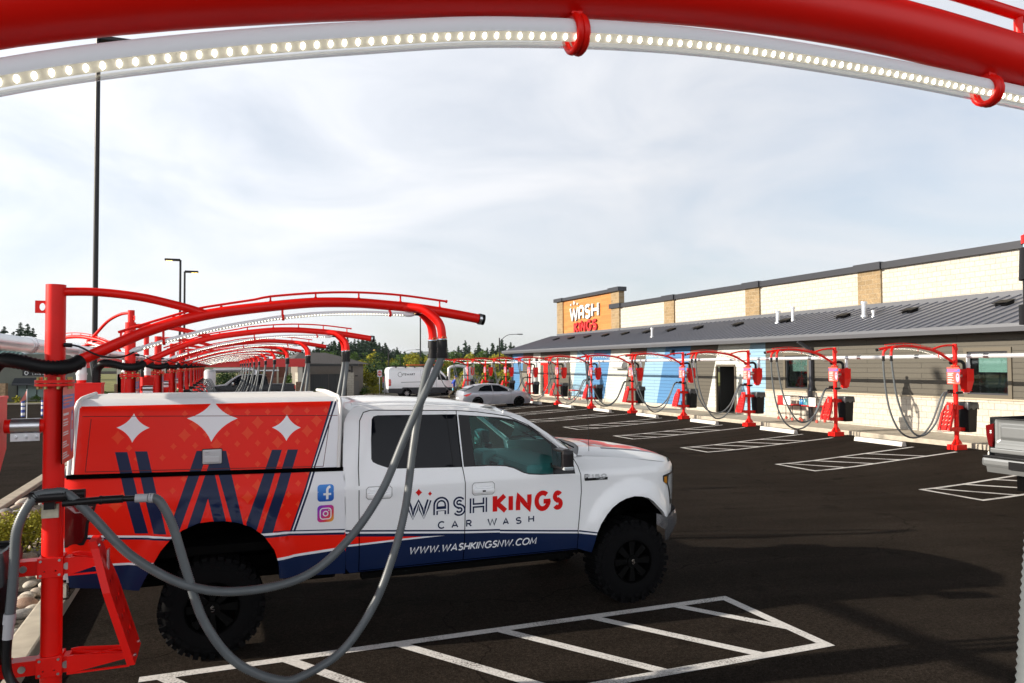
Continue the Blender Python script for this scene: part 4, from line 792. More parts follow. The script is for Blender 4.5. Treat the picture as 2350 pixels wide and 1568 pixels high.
def fmapf(s, z, lift=0):
    X = float(np.interp(s, ps, [p[0] for p in PC])); W = float(np.interp(s, ps, [p[1] for p in PC]))
    dx = float(np.interp(s + .03, ps, [p[0] for p in PC])) - float(np.interp(s - .03, ps, [p[0] for p in PC])); dw = float(np.interp(s - .03, ps, [p[1] for p in PC])) - float(np.interp(s + .03, ps, [p[1] for p in PC]))
    l = math.hypot(dx, dw) or 1; nx, nw = dw / l, dx / l
    ins = 1 - wprof(z); ins = max(ins, 0) + max(0, z - 1.36) * .25
    o = lift - ins + (flare(s, z, FLAREF) if z < 1.38 else 0)
    return (X + nx * o, YC - (W + nw * o if W > .01 else 0), z)
def mirror(f): return lambda *a: (lambda p: (p[0], 2 * YC - p[1], p[2]))(f(*a))
def band(A_, B_): return list(A_) + list(B_)[::-1]
def lo(z, A_): return [(A_[0][0], z), (A_[-1][0], z)]
def concave(d, k=.42):
    cx = sum(p[0] for p in d) / 4; cz = sum(p[1] for p in d) / 4; o = []
    for i in range(4):
        a, b_ = d[i], d[(i + 1) % 4]; m = ((a[0] + b_[0]) / 2, (a[1] + b_[1]) / 2); c = (m[0] + (cx - m[0]) * k, m[1] + (cz - m[1]) * k)
        for j in range(6): t = j / 6; o.append(((1 - t) ** 2 * a[0] + 2 * t * (1 - t) * c[0] + t * t * b_[0], (1 - t) ** 2 * a[1] + 2 * t * (1 - t) * c[1] + t * t * b_[1]))
    return o
TM = [WPAINT, VRED, VRED2, VNAVY, VWHITE]
def lattice(z0, z1):
    out = []; random.seed(2)
    for i in range(-2, 9):
        for j in range(0, 14):
            x = -.42 + i * .165 + (.0825 if j % 2 else 0); z = 1.0 + j * .088; r = .05 if (i + j // 2) % 3 == 0 else .026
            if z0 + .02 < z - r and z + r < z1 - .005 and x < .92 and random.random() < min(1, .45 + (x + .5)): out.append([(x, z + r * 1.15), (x + r, z), (x, z - r * 1.15), (x - r, z)])
    return out
def bands(sl, z0, z1, left):                                    # red field up to the slanted edge, stripes, white beyond
    ext_ = lambda e, z: (e[0][0] + (e[1][0] - e[0][0]) * (z - e[0][1]) / (e[1][1] - e[0][1]), z)
    P = [[ext_(e, z1), ext_(e, z0)] for e in sl]
    red = [(left, z1), P[0][0], P[0][1], (left, z0)]
    wh = [P[3][0], (1.2, z1), (1.2, z0), P[3][1]]
    return red, [(band(P[0], P[1]), 3), (band(P[1], P[2]), 4), (band(P[2], P[3]), 3)], wh
# bed side
red, sl, wh = bands(SL_B, 1.0, 1.62, -1.3)
BL = BEDLINES
paints = [(red, 1)] + [(concave(d, .3), 2) for d in lattice(1.05, 1.56)] + [(wh, 4)] + sl + [(p, 3) for p in W_B] + [(p, 1) for p in WR_B]
paints += [([*BL[0], (1.2, .4), (-1.3, .4)], 1), (band(BL[0], BL[1]), 4), (band(BL[1], BL[2]), 3), (band(BL[3], BL[4]), 4), ([*BL[4], (1.2, .4), (-1.3, .4)], 3), ([(.45, 1.052), (1.05, 1.018), (1.05, 1.008), (.45, 1.043)], 3)]
fl = MB(); pb = panel2d(BEDOUT, [], paints, .045); skin(fl, pb, bmap)
k = [bmap(x, z, -.0) for x, z in FLARE_IN]; k2 = [(x, y + .10, z - .0) for x, y, z in k]; n = len(k)
fl.add(k + k2, [(i, i + 1, n + i + 1, n + i) for i in range(n - 1)], 3, True)
bedo = fl.build('bed_side', TM, TR)
fl = MB(); skin(fl, panel2d(BEDOUT, [], [], .09), mirror(bmap), True); fl.build('bed_side', WPAINT, TR)
fl = MB(); fl.bbox(-1.13, -1.08, YC - .9, YC + .9, .75, 1.56, .01); fl.build('tailgate', WPAINT, TR)
# topper
red, sl, wh = bands(SL_T, 1.52, 2.135, -1.3)
paints = [([(-1.3, 1.4), (-1.3, 2.25), (1.2, 2.25), (1.2, 1.4)], 0), (red, 1)] + [(concave(d, .3), 2) for d in lattice(1.55, 2.13)] + [(wh, 4)] + sl + [(p, 3) for p in W_T] + [(p, 1) for p in WR_T] + [(concave(d), 4) for d in DIA] + [([(-1.2, 1.4), (-1.2, 2.3), (-1.02, 2.3), (-1.056, 1.6), (-1.062, 1.4)], 0)]
tp = MB(); tpl = [(-1.087, 1.596), (-1.075, 1.95), (-1.06, 2.10), (-1.045, 2.16), (-1.02, 2.19), (.97, 2.175), (1.03, 2.14), (1.021, 1.997), (.997, 1.548)]
skin(tp, panel2d(tpl, [], paints, .05), tmap)
top = MB()
tps = tp.build('topper_side', TM, TR)
g = MB(); n = 12; vs = []; xs = np.linspace(-1.04, 1.02, 12)
for x in xs:
    for j in range(n + 1):
        v = -1 + 2 * j / n; ww = .79; e = abs(v) ** 6; vs.append((x, YC + v * ww, 2.172 + .03 * (1 - v * v) - (x + 1) * .008 - .01 * e))
g.add(vs, [(i * (n + 1) + j, (i + 1) * (n + 1) + j, (i + 1) * (n + 1) + j + 1, i * (n + 1) + j + 1) for i in range(11) for j in range(n)], 0, True)
g.tube(spline([(1.0, YC - .935, 1.55), (1.022, YC - .885, 1.98), (1.03, YC - .86, 2.11), (1.02, YC - .80, 2.172), (1.01, YC - .6, 2.185), (1.01, YC, 2.20), (1.01, YC + .7, 2.19)], .04), .016, 8)
g.tube(spline([(-1.09, YC - .925, 1.60), (-1.07, YC - .875, 2.02), (-1.05, YC - .84, 2.14), (-1.03, YC - .76, 2.19), (-1.03, YC, 2.21)], .04), .018, 8); g.box(-1.06, -1.02, YC - .85, YC + .85, 1.62, 2.16); g.box(.99, 1.02, YC - .85, YC + .85, 1.6, 2.15); g.build('topper_roof', mat('white_topper_gelcoat', (.74, .73, .71), .45, noise=(3, .05)), TR)
g = MB(); skin(g, panel2d(tpl, [], [], .2), mirror(tmap), True); g.build('topper_side', WPAINT, TR)
g = MB(); a = [tmap(x, z, .004) for x, z in ((-1.09, 1.597), (1.0, 1.547))]; c = [bmap(x, z, .006) for x, z in ((-1.12, 1.575), (1.05, 1.525))]
g.obox((-1.1, YC - .935, 1.588), (1.04, YC - .935, 1.538), .05, .032); g.box(-1.08, 1.02, YC - .92, YC + .92, 1.50, 1.545); g.build('seal_rail', DARK, TR)
g = MB()
for pts in ([(-.945, 2.035), (-.975, 1.62), (.87, 1.568), (.935, 1.99)],): strip(g, pts, .005, tmap, .0015)
strip(g, [(-1.06, 2.058), (1.0, 2.008)], .005, tmap, .0014); g.build('panel_seam', mat('dark_red_seam', (.12, .005, .004), .7), tps)
g = MB(); g.bbox(-.116, .036, YC - twf(1.7) - .018, YC - twf(1.7) + .02, 1.635, 1.757, .012); g.bbox(-.10, .02, YC - twf(1.68) - .03, YC - twf(1.68) - .012, 1.65, 1.70, .006); g.cyl((-.04, YC - .94, 1.72), (-.04, YC - .915, 1.72), .014); g.ring((-.08, YC - .935, 1.728), (0, 1, 0), .011, .003, 14, 6)
g.build('latch', mat('badge_silver', (.55, .56, .57), .3), tps)
g = MB(); g.bbox(-.121, .041, YC - twf(1.7) - .012, YC - twf(1.7) + .02, 1.630, 1.762, .012); g.build('latch_gasket', BLK, tps)
# cab: frame, doors, glass
frame = CABOUT + [(3.338, 1.444), (3.358, 1.364), (3.364, 1.201), (3.348, .984), (3.335, .821), (3.34, .62), (1.10, .615)]
CL = CABLINES; CL = [sorted(set(l)) for l in CL]
cp = [([*CL[0], (3.6, .3), (1.0, .3)], 3), (band(CL[1], CL[2]), 4), (REDWEDGE, 1), (WHITELINE, 4)]
g = MB(); skin(g, panel2d(frame, [REARDOOR, FRONTDOOR], cp, .05), cmap); g.build('cab_side', TM, TR)
g = MB(); skin(g, panel2d(frame, [REARDOOR, FRONTDOOR], [], .1), mirror(cmap), True); g.build('cab_side', WPAINT, TR)
doors = []
for nm, pol, gl in (('rear_door', REARDOOR, REARGLASS), ('front_door', FRONTDOOR, FRONTGLASS)):
    g = MB(); skin(g, panel2d(pol, [gl], cp, .05), cmap); d = g.build(nm, TM, TR); doors.append(d)
    g = MB(); strip(g, [p for p in pol] + [pol[0]], .008, cmap, .0012); g.build('door_gap', DARK, d)
    g = MB(); g.f = []; 
    n = len(gl); a = [cmap(*p) for p in gl]; c = [(p[0], p[1] + .02, p[2]) for p in a]; g.add(a + c, [(i, (i + 1) % n, n + (i + 1) % n, n + i) for i in range(n)]); g.build('window_seal', DARK, d)
    g = MB(); skin(g, panel2d(pol, [gl], [], .12), mirror(cmap), True); d2 = g.build(nm, WPAINT, TR)
    g = MB(); skin(g, panel2d(gl if nm == 'rear_door' else FG_CLEAR, [], [], .12), mirror(lambda x, z: cmap(x, z, -.006)), True); g.build('window_glass', DGLASS if nm == 'rear_door' else TGLASS, d2)
g = MB(); skin(g, panel2d(REARGLASS, [], [], .08), lambda x, z: cmap(x, z, -.006)); g.build('window_glass', DGLASS, doors[0])
g = MB(); strip(g, [(2.03, 1.985), (2.055, 1.51)], .006, cmap, -.004); g.build('window_divider', BLK, doors[0])
g = MB(); skin(g, panel2d(FRONTGLASS, [FG_CLEAR], [], .08), lambda x, z: cmap(x, z, -.004)); g.build('window_trim', BPL, doors[1])
g = MB(); skin(g, panel2d(FG_CLEAR, [], [], .08), lambda x, z: cmap(x, z, -.010)); g.build('window_glass', TGLASS, doors[1])
for (a, c), d in zip(HANDLES, doors):
    g = MB(); x0, x1, z0, z1 = a[0], c[0], c[1], a[1]; zm = (z0 + z1) / 2
    strip(g, [(x0 + .02, z0), (x0, z0 + .02), (x0, z1 - .02), (x0 + .02, z1), (x1 - .02, z1), (x1, z1 - .02), (x1, z0 + .02), (x1 - .02, z0), (x0 + .02, z0)], .005, cmap, .001, 1)
    g.bbox(x0 + .008, x1 - .008, YC - 1.035, YC - .99, zm - .04, zm + .005, .014); g.bbox(x0 + .03, x1 - .03, YC - 1.005, YC - .98, zm + .012, zm + .042, .01, 0); g.build('door_handle', [WPAINT, mat('grey_seam', (.2, .2, .2), .7)], d)
g = MB(); zh = (HANDLES[1][0][1] + HANDLES[1][1][1]) / 2; g.box(2.315, 2.345, YC - 1.038, YC - 1.034, zh - .025, zh - .010); g.build('key_sensor', BPL, doors[1])
# roof, windscreen, hood
def loft(rows, n=14, mi=0):                                    # rows: (x_edge, w, z_edge, x_centre, z_centre)
    g = MB(); vs = []
    for xe_, w_, ze_, xc_, zc_ in rows:
        for j in range(n + 1):
            v = -1 + 2 * j / n; q = 1 - v * v; zz = 1 - abs(v) ** 2.6; vs.append((xe_ + (xc_ - xe_) * q, YC + v * w_, ze_ + (zc_ - ze_) * zz))
    g.add(vs, [(i * (n + 1) + j, (i + 1) * (n + 1) + j, (i + 1) * (n + 1) + j + 1, i * (n + 1) + j + 1) for i in range(len(rows) - 1) for j in range(n)], mi, True); return g
wr = lambda z: wprof(z) + .003
rows = [(1.05, .93, 1.54, 1.02, 1.54), (1.045, wr(1.8), 1.8, 1.02, 1.84), (1.085, wr(1.99), 1.99, 1.05, 2.03), (1.144, wr(2.059), 2.059, 1.12, 2.105), (1.217, wr(2.08), 2.08, 1.20, 2.125)]
rows += [(x, wr(z), z, x + .0, z + .048) for x, z in ((1.632, 2.081), (2.132, 2.059), (2.333, 2.035), (2.512, 2.006))] + [(2.60, wr(1.988), 1.988, 2.66, 2.035)]
g = loft(rows); rf = g.build('roof', WPAINT, TR)
for s in (-1, 1):
    g = MB(); g.tube(spline([(1.15, YC + s * .70, 2.10), (1.6, YC + s * .70, 2.108), (2.3, YC + s * .70, 2.068)], .1), .012, 8); g.build('roof_moulding', WPAINT, rf)
rows = [(2.60, wr(1.988) - .02, 1.99, 2.665, 2.035), (2.784, .80, 1.925, 2.88, 1.965), (2.987, .855, 1.79, 3.12, 1.84), (3.161, .90, 1.655, 3.33, 1.715), (3.30, .93, 1.54, 3.53, 1.61)]
loft(rows).build('windscreen', glassmat('windscreen_glass', (.55, .74, .72), .1), TR)
for s in (-1, 1): g = MB(); g.tube(spline([(2.60, YC + s * (wr(1.988) - .01), 1.985), (2.784, YC + s * .812, 1.925), (2.987, YC + s * .868, 1.79), (3.161, YC + s * .91, 1.655), (3.32, YC + s * .945, 1.535)], .05), .022, 8); g.build('windscreen_pillar', WPAINT, TR)
rows = [(3.27, .93, 1.535, 3.50, 1.60), (3.40, .925, 1.535, 3.66, 1.60)]
loft(rows).build('cowl', BPL, TR)
for s in (-1, 1): g = MB(); g.tube([(3.42, YC + s * .5 - .2, 1.60), (3.30, YC + s * .5 + .15, 1.70), (3.15, YC + s * .5 + .3, 1.79)], .008, 8); g.build('wiper', BPL, TR)
hz = [(3.35, .93, 1.545, 3.64, 1.605), (3.6, .93, 1.527, 3.80, 1.60), (3.85, .925, 1.498, 4.05, 1.575), (4.1, .915, 1.468, 4.3, 1.54), (4.28, .90, 1.443, 4.52, 1.497), (4.40, .87, 1.422, 4.66, 1.455), (4.46, .83, 1.40, 4.74, 1.42)]
def hood(u, v, lift=0):
    q = [float(np.interp(u, np.linspace(0, 1, 7), [r[i] for r in hz])) for i in range(5)]; k = 1 - v * v; zz = 1 - abs(v) ** 2.6
    return (q[0] + (q[3] - q[0]) * k, YC + v * q[1], q[2] + (q[4] - q[2]) * zz + lift + .012 * np.clip((abs(v) - .55) / .1, 0, 1) * (1 - np.clip((abs(v) - .85) / .15, 0, 1)))
pr = [([(.12, -.62), (.95, -.5), (.95, .55), (.12, .62)], 1)]
for i in range(5):
    for j in range(6): cu, cv = .2 + i * .17, -.5 + j * .2; pr.append(([(cu - .06, cv), (cu, cv - .07), (cu + .06, cv), (cu, cv + .07)], 2 if (i + j) % 2 else 4))
pr += [([(.2, -.75), (.95, -.66), (.95, -.58), (.2, -.68)], 3), ([(.35, -.35), (.85, -.1), (.85, .1), (.35, .35)], 4)]
g = MB(); skin(g, panel2d([(0, -1), (1, -1), (1, 1), (0, 1)], [], pr, .07), hood, False); g.build('hood', TM, TR)
FE = FENDER + [(4.36, .86), (5.439, .86), (5.439, 1.40), (5.0, 1.41), (4.62, 1.405), (4.40, 1.425), (4.2, 1.452), (3.95, 1.487), (3.7, 1.517), (3.45, 1.538)]
fp = [([*[(x, z) for x, z in CL[0] if x > 3.2], (3.7, .74), (3.7, .3), (3.2, .3)], 3), (band([(3.2, .812), (3.341, .80), (3.60, .765)], [(3.2, .795), (3.342, .783), (3.60, .75)]), 4)]
g = MB(); skin(g, panel2d(FE, [], fp, .045), fmapf); k = [fmapf(x, z) for x, z in FLAREF]; k2 = [(x, y + .09, z) for x, y, z in k]; n = len(k); g.add(k + k2, [(i, i + 1, n + i + 1, n + i) for i in range(n - 1)], 0, True)
fe = g.build('fender', TM, TR)
g = MB(); skin(g, panel2d(FE, [], [], .09), mirror(fmapf), True); g.build('fender', WPAINT, TR)
g = MB(); skin(g, panel2d([(4.345, 1.225), (4.335, 1.29), (4.40, 1.30), (4.78, 1.30), (4.78, .97), (4.56, .955), (4.50, 1.10), (4.46, 1.17)], [], [([(4.36, 1.215), (4.36, 1.275), (4.43, 1.275), (4.43, 1.20)], 1), ([(4.46, 1.2), (4.48, 1.28), (4.76, 1.28), (4.76, 1.0), (4.6, 1.0)], 2)], .05), lambda s, z: fmapf(s, z, .006)); g.build('headlight', [BPL, mat('amber_lens', (.55, .22, .02), .15), mat('headlight_lens', (.55, .58, .6), .08, .3)], TR)
g = MB(); skin(g, panel2d([(4.345, 1.225), (4.335, 1.29), (4.78, 1.30), (4.78, .97), (4.56, .955)], [], [], .08), mirror(lambda s, z: fmapf(s, z, .006)), True); g.build('headlight', mat('headlight_lens'), TR)
g = MB(); skin(g, panel2d([(4.8, .95), (4.8, 1.33), (5.439, 1.34), (5.439, .94)], [], [], .1), lambda s, z: fmapf(s, z, .02)); skin(g, panel2d([(4.8, .95), (4.8, 1.33), (5.439, 1.34), (5.439, .94)], [], [], .1), mirror(lambda s, z: fmapf(s, z, .02)), True)
g.build('grille', mat('dark_chrome', (.12, .12, .13), .25, .9), TR)
g = MB(); bo = [(4.355, .872), (4.5, .888), (5.439, .90), (5.439, .60), (4.56, .585), (4.45, .60), (4.39, .70)]
blf = lambda s, z: fmapf(s, z, (.006 + .039 * min(1, (s - 4.35) / .12)) + .03 * min(1, (s - 4.35) / .12) * math.sin(max(0, min(1, (z - .6) / .3)) * 3.14))
skin(g, panel2d(bo, [], [], .06), blf); skin(g, panel2d(bo, [], [], .1), mirror(blf), True); g.build('front_bumper', mat('bumper_chrome', (.36, .37, .40), .2, .8), TR)
g = MB(); g.box(4.15, 4.40, YC - .7, YC + .7, .62, .86); g.build('bumper_core', DARK, TR)
# decals on the side
g = MB(); f = cmap
WDX = .030
for i, (ch, (a, c)) in enumerate(zip('WaSH', LET_WASH)):
    g = MB(); glyph(g, ch, a[0], c[0], c[1], a[1] - .01, .044, f, .0025, 0, tilt=0); glyph(g, ch, a[0] + .0155, c[0] - .0155, c[1] + (.0 if ch != 'S' else .0155), a[1] - .0255 + (.0155 if ch == 'H' else 0), .013, f, .0042, 1)
    g.build('letter', [VNAVY, VWHITE], doors[i == 3])
LRV = mat('logo_red_vinyl', (.66, .008, .008), .35, spec=.2)
for ch, (a, c) in zip('KINGS', [LET_KINGS[0], LET_KINGS[1]] + LET_KINGS[3:]): g = MB(); glyph(g, ch, a[0], c[0], c[1], a[1], .046, f, .0025); g.build('letter', LRV, doors[1])
for p in CROWN: g = MB(); q = concave(p, .2); g.add([f(x, z, .0025) for x, z in q], [tuple(range(len(q)))]); g.build('crown_mark', LRV, doors[0])
for ch, (a, c) in zip('CARWASH', LET_CAR[:6] + [LET_CAR[8]]): g = MB(); glyph(g, ch, a[0], c[0], c[1], a[1], .0125, f, .0025); g.build('letter', VNAVY, doors[a[0] > 2.15])
g = MB()
text(g, 'WWW.WASHKINGSNW.COM', 1.628, .741, .060, .0125, f, .003, slant=.25, gap=.26, tilt=-.0155, width=1.245); g.build('lettering', VWHITE, doors[1])
def rrect(x0, x1, z0, z1, r): return arc(x1 - r, z1 - r, r, r, 90, 0, 6) + arc(x1 - r, z0 + r, r, r, 0, -90, 6) + arc(x0 + r, z0 + r, r, r, -90, -180, 6) + arc(x0 + r, z1 - r, r, r, 180, 90, 6)
def decal(poly, m, lift, name='decal', par=bedo, fm=None):
    g = MB(); skin(g, panel2d(poly, [], [], .07), lambda x, z: (fm or bmap)(x, z, lift), sm=True); return g.build(name, m, par)
def gradmat(name, cols, ax):
    m = bpy.data.materials.new(name); m.use_nodes = True; t = m.node_tree; b = t.nodes['Principled BSDF']; b.inputs['Roughness'].default_value = .35; tc = t.nodes.new('ShaderNodeTexCoord'); d = t.nodes.new('ShaderNodeVectorMath'); d.operation = 'DOT_PRODUCT'; d.inputs[1].default_value = ax
    t.links.new(tc.outputs['Generated'], d.inputs[0]); r = t.nodes.new('ShaderNodeValToRGB'); t.links.new(d.outputs['Value'], r.inputs[0]); e = r.color_ramp.elements
    while len(e) < len(cols): e.new(.5)
    for i, (p, c) in enumerate(cols): e[i].position = p; e[i].color = (*c, 1)
    t.links.new(r.outputs[0], b.inputs['Base Color']); return m
x0, x1 = .812, .952
decal(rrect(x0, x1, 1.272, 1.418, .028), gradmat('icon_blue', [(0, (.005, .08, .42)), (1, (.02, .25, .75))], (0, 0, 1)), .003, 'social_icon')
g = MB(); strip(g, arc(.925, 1.368, .030, .030, 95, 180, 8) + [(.895, 1.290)], .021, bmap, .0055); strip(g, [(.862, 1.335), (.928, 1.335)], .018, bmap, .006); g.build('icon_letter', VWHITE, bedo)
decal(rrect(x0, x1, 1.093, 1.240, .030), gradmat('icon_sunset', [(0, (.10, .04, .55)), (.4, (.50, .02, .35)), (.7, (.75, .05, .06)), (1, (.85, .50, .03))], (.62, 0, -.62)), .003, 'social_icon')
bpy.data.materials['icon_sunset'].node_tree.nodes['Vector Math'].inputs[1].default_value = (.5, 0, -.5)
mm = bpy.data.materials['icon_sunset'].node_tree; ad_ = mm.nodes.new('ShaderNodeMath'); ad_.operation = 'ADD'; ad_.inputs[1].default_value = .5; mm.links.new(mm.nodes['Vector Math'].outputs['Value'], ad_.inputs[0]); mm.links.new(ad_.outputs[0], mm.nodes['Color Ramp'].inputs[0])
g = MB(); q = rrect(.836, .928, 1.120, 1.213, .024); strip(g, q + [q[0]], .009, bmap, .0055); strip(g, arc(.882, 1.1665, .020, .020, 0, 360, 18), .009, bmap, .006); strip(g, arc(.909, 1.194, .003, .003, 0, 360, 8), .006, bmap, .0063); g.build('icon_camera', VWHITE, bedo)
# badge
g = MB(); ((bx0, bz1), (bx1, bz0)) = BADGE
def fb(x, z, l): return fmapf(x, z, l)
for ch, a, c in (('F', 0, .062), ('1', .07, .095), ('5', .108, .165), ('0', .178, .24)): glyph(g, ch, bx0 + a, bx0 + c, bz0 + .022, bz1, .013, fb, .008)
g.add([fb(bx0, bz0, .004), fb(bx1, bz0, .004), fb(bx1, bz0 + .026, .004), fb(bx0, bz0 + .026, .004)], [(0, 1, 2, 3)], 1); glyph(g, 'F', bx0 - .004, bx0 + .05, bz0 - .004, bz1 + .004, .022, fb, .003, 1)
text(g, 'LARIAT', bx0 + .155, bz0 + .006, .014, .003, fb, .0055, 0, gap=.25)
g.build('badge', [mat('badge_silver', (.55, .56, .57), .3), BPL], fe)
# tail light, mirrors, aerial
decal([(-1.105, 1.06), (-1.105, 1.375), (-.905, 1.36), (-.925, 1.30), (-.955, 1.24), (-.965, 1.12), (-.985, 1.08)], mat('dark_red_lens', (.10, .003, .004), .12, coat=.5), .008, 'tail_light', TR)
decal([(-1.105, 1.045), (-1.105, 1.39), (-.885, 1.375), (-.905, 1.29), (-.935, 1.23), (-.945, 1.11), (-.97, 1.06)], BPL, .004, 'lamp_surround', TR)
for s in (-1, 1):
    y = YC + s * 1.19
    g = MB(); g.bbox(3.01, 3.135, min(y - .13, y + .13), max(y - .13, y + .13), 1.455, 1.655, .045); g.obox((3.08, YC + s * .98, 1.47), (3.07, y, 1.49), .09, .05); m = g.build('door_mirror', mat('dark_mirror_shell', (.010, .008, .009), .35, spec=.3), TR)
    g = MB(); g.box(3.004, 3.0095, y - .10, y + .10, 1.49, 1.63); g.build('mirror_glass', mat('mirror_silver', (.6, .62, .64), .03, 1), m)
    g = MB(); g.bbox(3.02, 3.12, min(y + s * .09, y + s * .136), max(y + s * .09, y + s * .136), 1.462, 1.492, .008); g.build('mirror_lamp', mat('headlight_lens'), m)
g = MB(); g.cyl((3.56, YC - .80, 1.50), (3.545, YC - .80, 1.56), .014, .008); g.cyl((3.545, YC - .80, 1.55), (3.53, YC - .80, 2.28), .0028, n=6); g.build('aerial', BPL, TR)
# wheels
def lathe_y(mb, c, prof, n=48, mi=0, sm=True):
    vs = []; m = len(prof)
    for k in range(n):
        a = 2 * math.pi * k / n
        for y, r in prof: vs.append((c[0] + r * math.cos(a), c[1] + y, c[2] + r * math.sin(a)))
    mb.add(vs, [(k * m + j, ((k + 1) % n) * m + j, ((k + 1) % n) * m + j + 1, k * m + j + 1) for k in range(n) for j in range(m - 1)], mi, sm)
def wheel(par, c, r, wd, s, rim_r, rimm=RIM, lugs=True, spokes=8, hub=None, tyre=TYRE):
    w = empty('wheel', (0, 0, 0)); w.parent = par; w.location = Vector(c) - wloc(par); cc = c
    S_ = lambda prof: [(s * y, q) for y, q in prof]
    g = MB(); lathe_y(g, cc, S_([(-wd / 2, rim_r), (-wd / 2 - .004, rim_r + .02), (-wd / 2, r * .86), (-wd / 2 + .02, r * .95), (-wd / 2 + .05, r), (wd / 2 - .05, r), (wd / 2 - .02, r * .95), (wd / 2, r * .86), (wd / 2, rim_r)]), 48)
    if lugs:
        for k in range(40):
            a = 2 * math.pi * k / 40; ca, sa = math.cos(a), math.sin(a); l0, l1 = (.03, .10) if k % 2 else (.004, .08)
            for y0, y1 in ((-wd / 2 + l0, -wd / 2 + l1 + .03), (-.05, .05), (wd / 2 - l1 - .03, wd / 2 - l0)):
                P0 = []
                for rr_ in (r * .9 if y0 < -wd / 2 + .02 or y1 > wd / 2 - .02 else r * .97, r + .014):
                    for y_ in (y0, y1):
                        for da in (-.052, .052): P0.append((cc[0] + rr_ * math.cos(a + da), cc[1] + y_, cc[2] + rr_ * math.sin(a + da)))
                g.add(P0, [(0, 1, 3, 2), (4, 6, 7, 5), (0, 4, 5, 1), (2, 3, 7, 6), (0, 2, 6, 4), (1, 5, 7, 3)])
        for k in range(26):                                     # raised side-wall blocks
            a = 2 * math.pi * k / 26; P0 = []
            for y_ in (-wd / 2 - .006, -wd / 2 + .01):
                for rr_ in (r * .80, r * .88):
                    for da in (-.07, .07): P0.append((cc[0] + rr_ * math.cos(a + da), cc[1] + s * y_, cc[2] + rr_ * math.sin(a + da)))
            g.add(P0, [(0, 1, 3, 2), (4, 6, 7, 5), (0, 4, 5, 1), (2, 3, 7, 6), (0, 2, 6, 4), (1, 5, 7, 3)])
    g.build('tyre', tyre, w)
    g = MB(); q = rim_r
    lathe_y(g, cc, S_([(-wd / 2 - .002, q), (-wd / 2 - .008, q * .97), (-wd / 2 + .012, q * .93), (-wd / 2 + .09, q * .88), (-wd / 2 + .10, 0)]), 40, 1)
    for k in range(spokes):
        a = 2 * math.pi * k / spokes; u = (math.cos(a), math.sin(a)); t_ = (-u[1], u[0]); yf = cc[1] + s * (-wd / 2 + .02); yb = cc[1] + s * (-wd / 2 + .085)
        P0 = [(cc[0] + u[0] * rr_ + t_[0] * ww, y_, cc[2] + u[1] * rr_ + t_[1] * ww) for y_ in (yf, yb) for rr_, ww in ((q * .25, .020), (q * .25, -.020), (q * .93, -.035), (q * .93, .035))]
        g.add(P0, [(0, 1, 2, 3), (7, 6, 5, 4), (0, 4, 5, 1), (1, 5, 6, 2), (2, 6, 7, 3), (3, 7, 4, 0)])
    g.cyl((cc[0], cc[1] + s * (-wd / 2 + .0), cc[2]), (cc[0], cc[1] + s * (-wd / 2 + .09), cc[2]), q * .27, q * .32, 24)
    ro = g.build('rim', [rimm, DARK], w)
    if hub:
        g = MB(); fh = lambda u, v, l: (cc[0] + u, cc[1] - wd / 2 - l - .001, cc[2] + v); glyph(g, 'S', -.018, .018, -.024, .024, .008, fh, .002); g.build('hub_mark', CHROME, ro)
    return w
for x in (-.03, 3.915):
    wheel(TR, (x, YC - .88, .462), .402, .30, 1, .215, hub=True); wheel(TR, (x, YC + .88, .462), .402, .30, -1, .215)
# liners, chassis
for x, P in ((-.03, FLARE_IN), (3.915, FLAREF)):
    for s in (-1, 1):
        g = MB(); a = [(px, YC + s * .93, pz) for px, pz in P]; c = [(px, YC + s * .45, pz) for px, pz in P]; n = len(P); g.add(a + c, [(i, i + 1, n + i + 1, n + i) for i in range(n - 1)]); g.add(c, [tuple(range(n))]); g.build('wheel_liner', DARK, TR)
g = MB(); g.box(-1.05, 4.3, YC - .48, YC - .36, .60, .74); g.box(-1.05, 4.3, YC + .36, YC + .48, .60, .74); g.box(1.05, 3.35, YC - .90, YC + .90, .60, .68); g.box(-1.05, 1.02, YC - .90, YC + .90, .88, .95); g.box(3.4, 4.3, YC - .4, YC + .4, .7, 1.0)
for x in (-.03, 3.915): g.cyl((x, YC - .8, .445), (x, YC + .8, .445), .045); g.ball((x, YC + .05, .445), .15, sub=2)
g.cyl((-.9, YC - .6, .62), (.9, YC - .55, .60), .035); g.bbox(.55, 1.0, YC - .8, YC - .45, .55, .8, .03); g.obox((1.2, YC - .93, .585), (3.2, YC - .93, .585), .10, .05)
g.build('chassis', mat('chassis_black', (.002, .002, .002), .8, spec=.05), TR)
g = MB(); g.bbox(-1.2, -1.08, YC - .9, YC + .9, .62, .80, .02); g.build('rear_bumper', CHROME, TR)
# cabin
g = MB(); g.bbox(2.86, 3.42, YC - .78, YC + .78, 1.0, 1.46, .05); g.bbox(2.80, 3.0, YC - .14, YC + .16, .95, 1.44, .03); g.bbox(2.74, 2.92, YC + .22, YC + .55, 1.30, 1.50, .04); g.build('dashboard', mat('cabin_teal_grey', (.32, .35, .35), .55), TR)
g = MB(); g.box(2.795, 2.8, YC - .11, YC + .13, 1.24, 1.40); g.build('centre_screen', DGLASS, TR)
g = MB(); c = Vector((2.60, YC + .385, 1.40)); g.ring(c, (.92, 0, .38), .185, .016, 32, 10); g.bbox(2.60, 2.66, YC + .33, YC + .44, 1.35, 1.43, .02); g.obox(c + Vector((.01, -.17, 0)), c + Vector((.01, .17, 0)), .02, .03); g.tube([c, (2.85, YC + .385, 1.30)], .03, 10); g.build('steering_wheel', mat('wheel_grey', (.14, .16, .17), .5), TR)
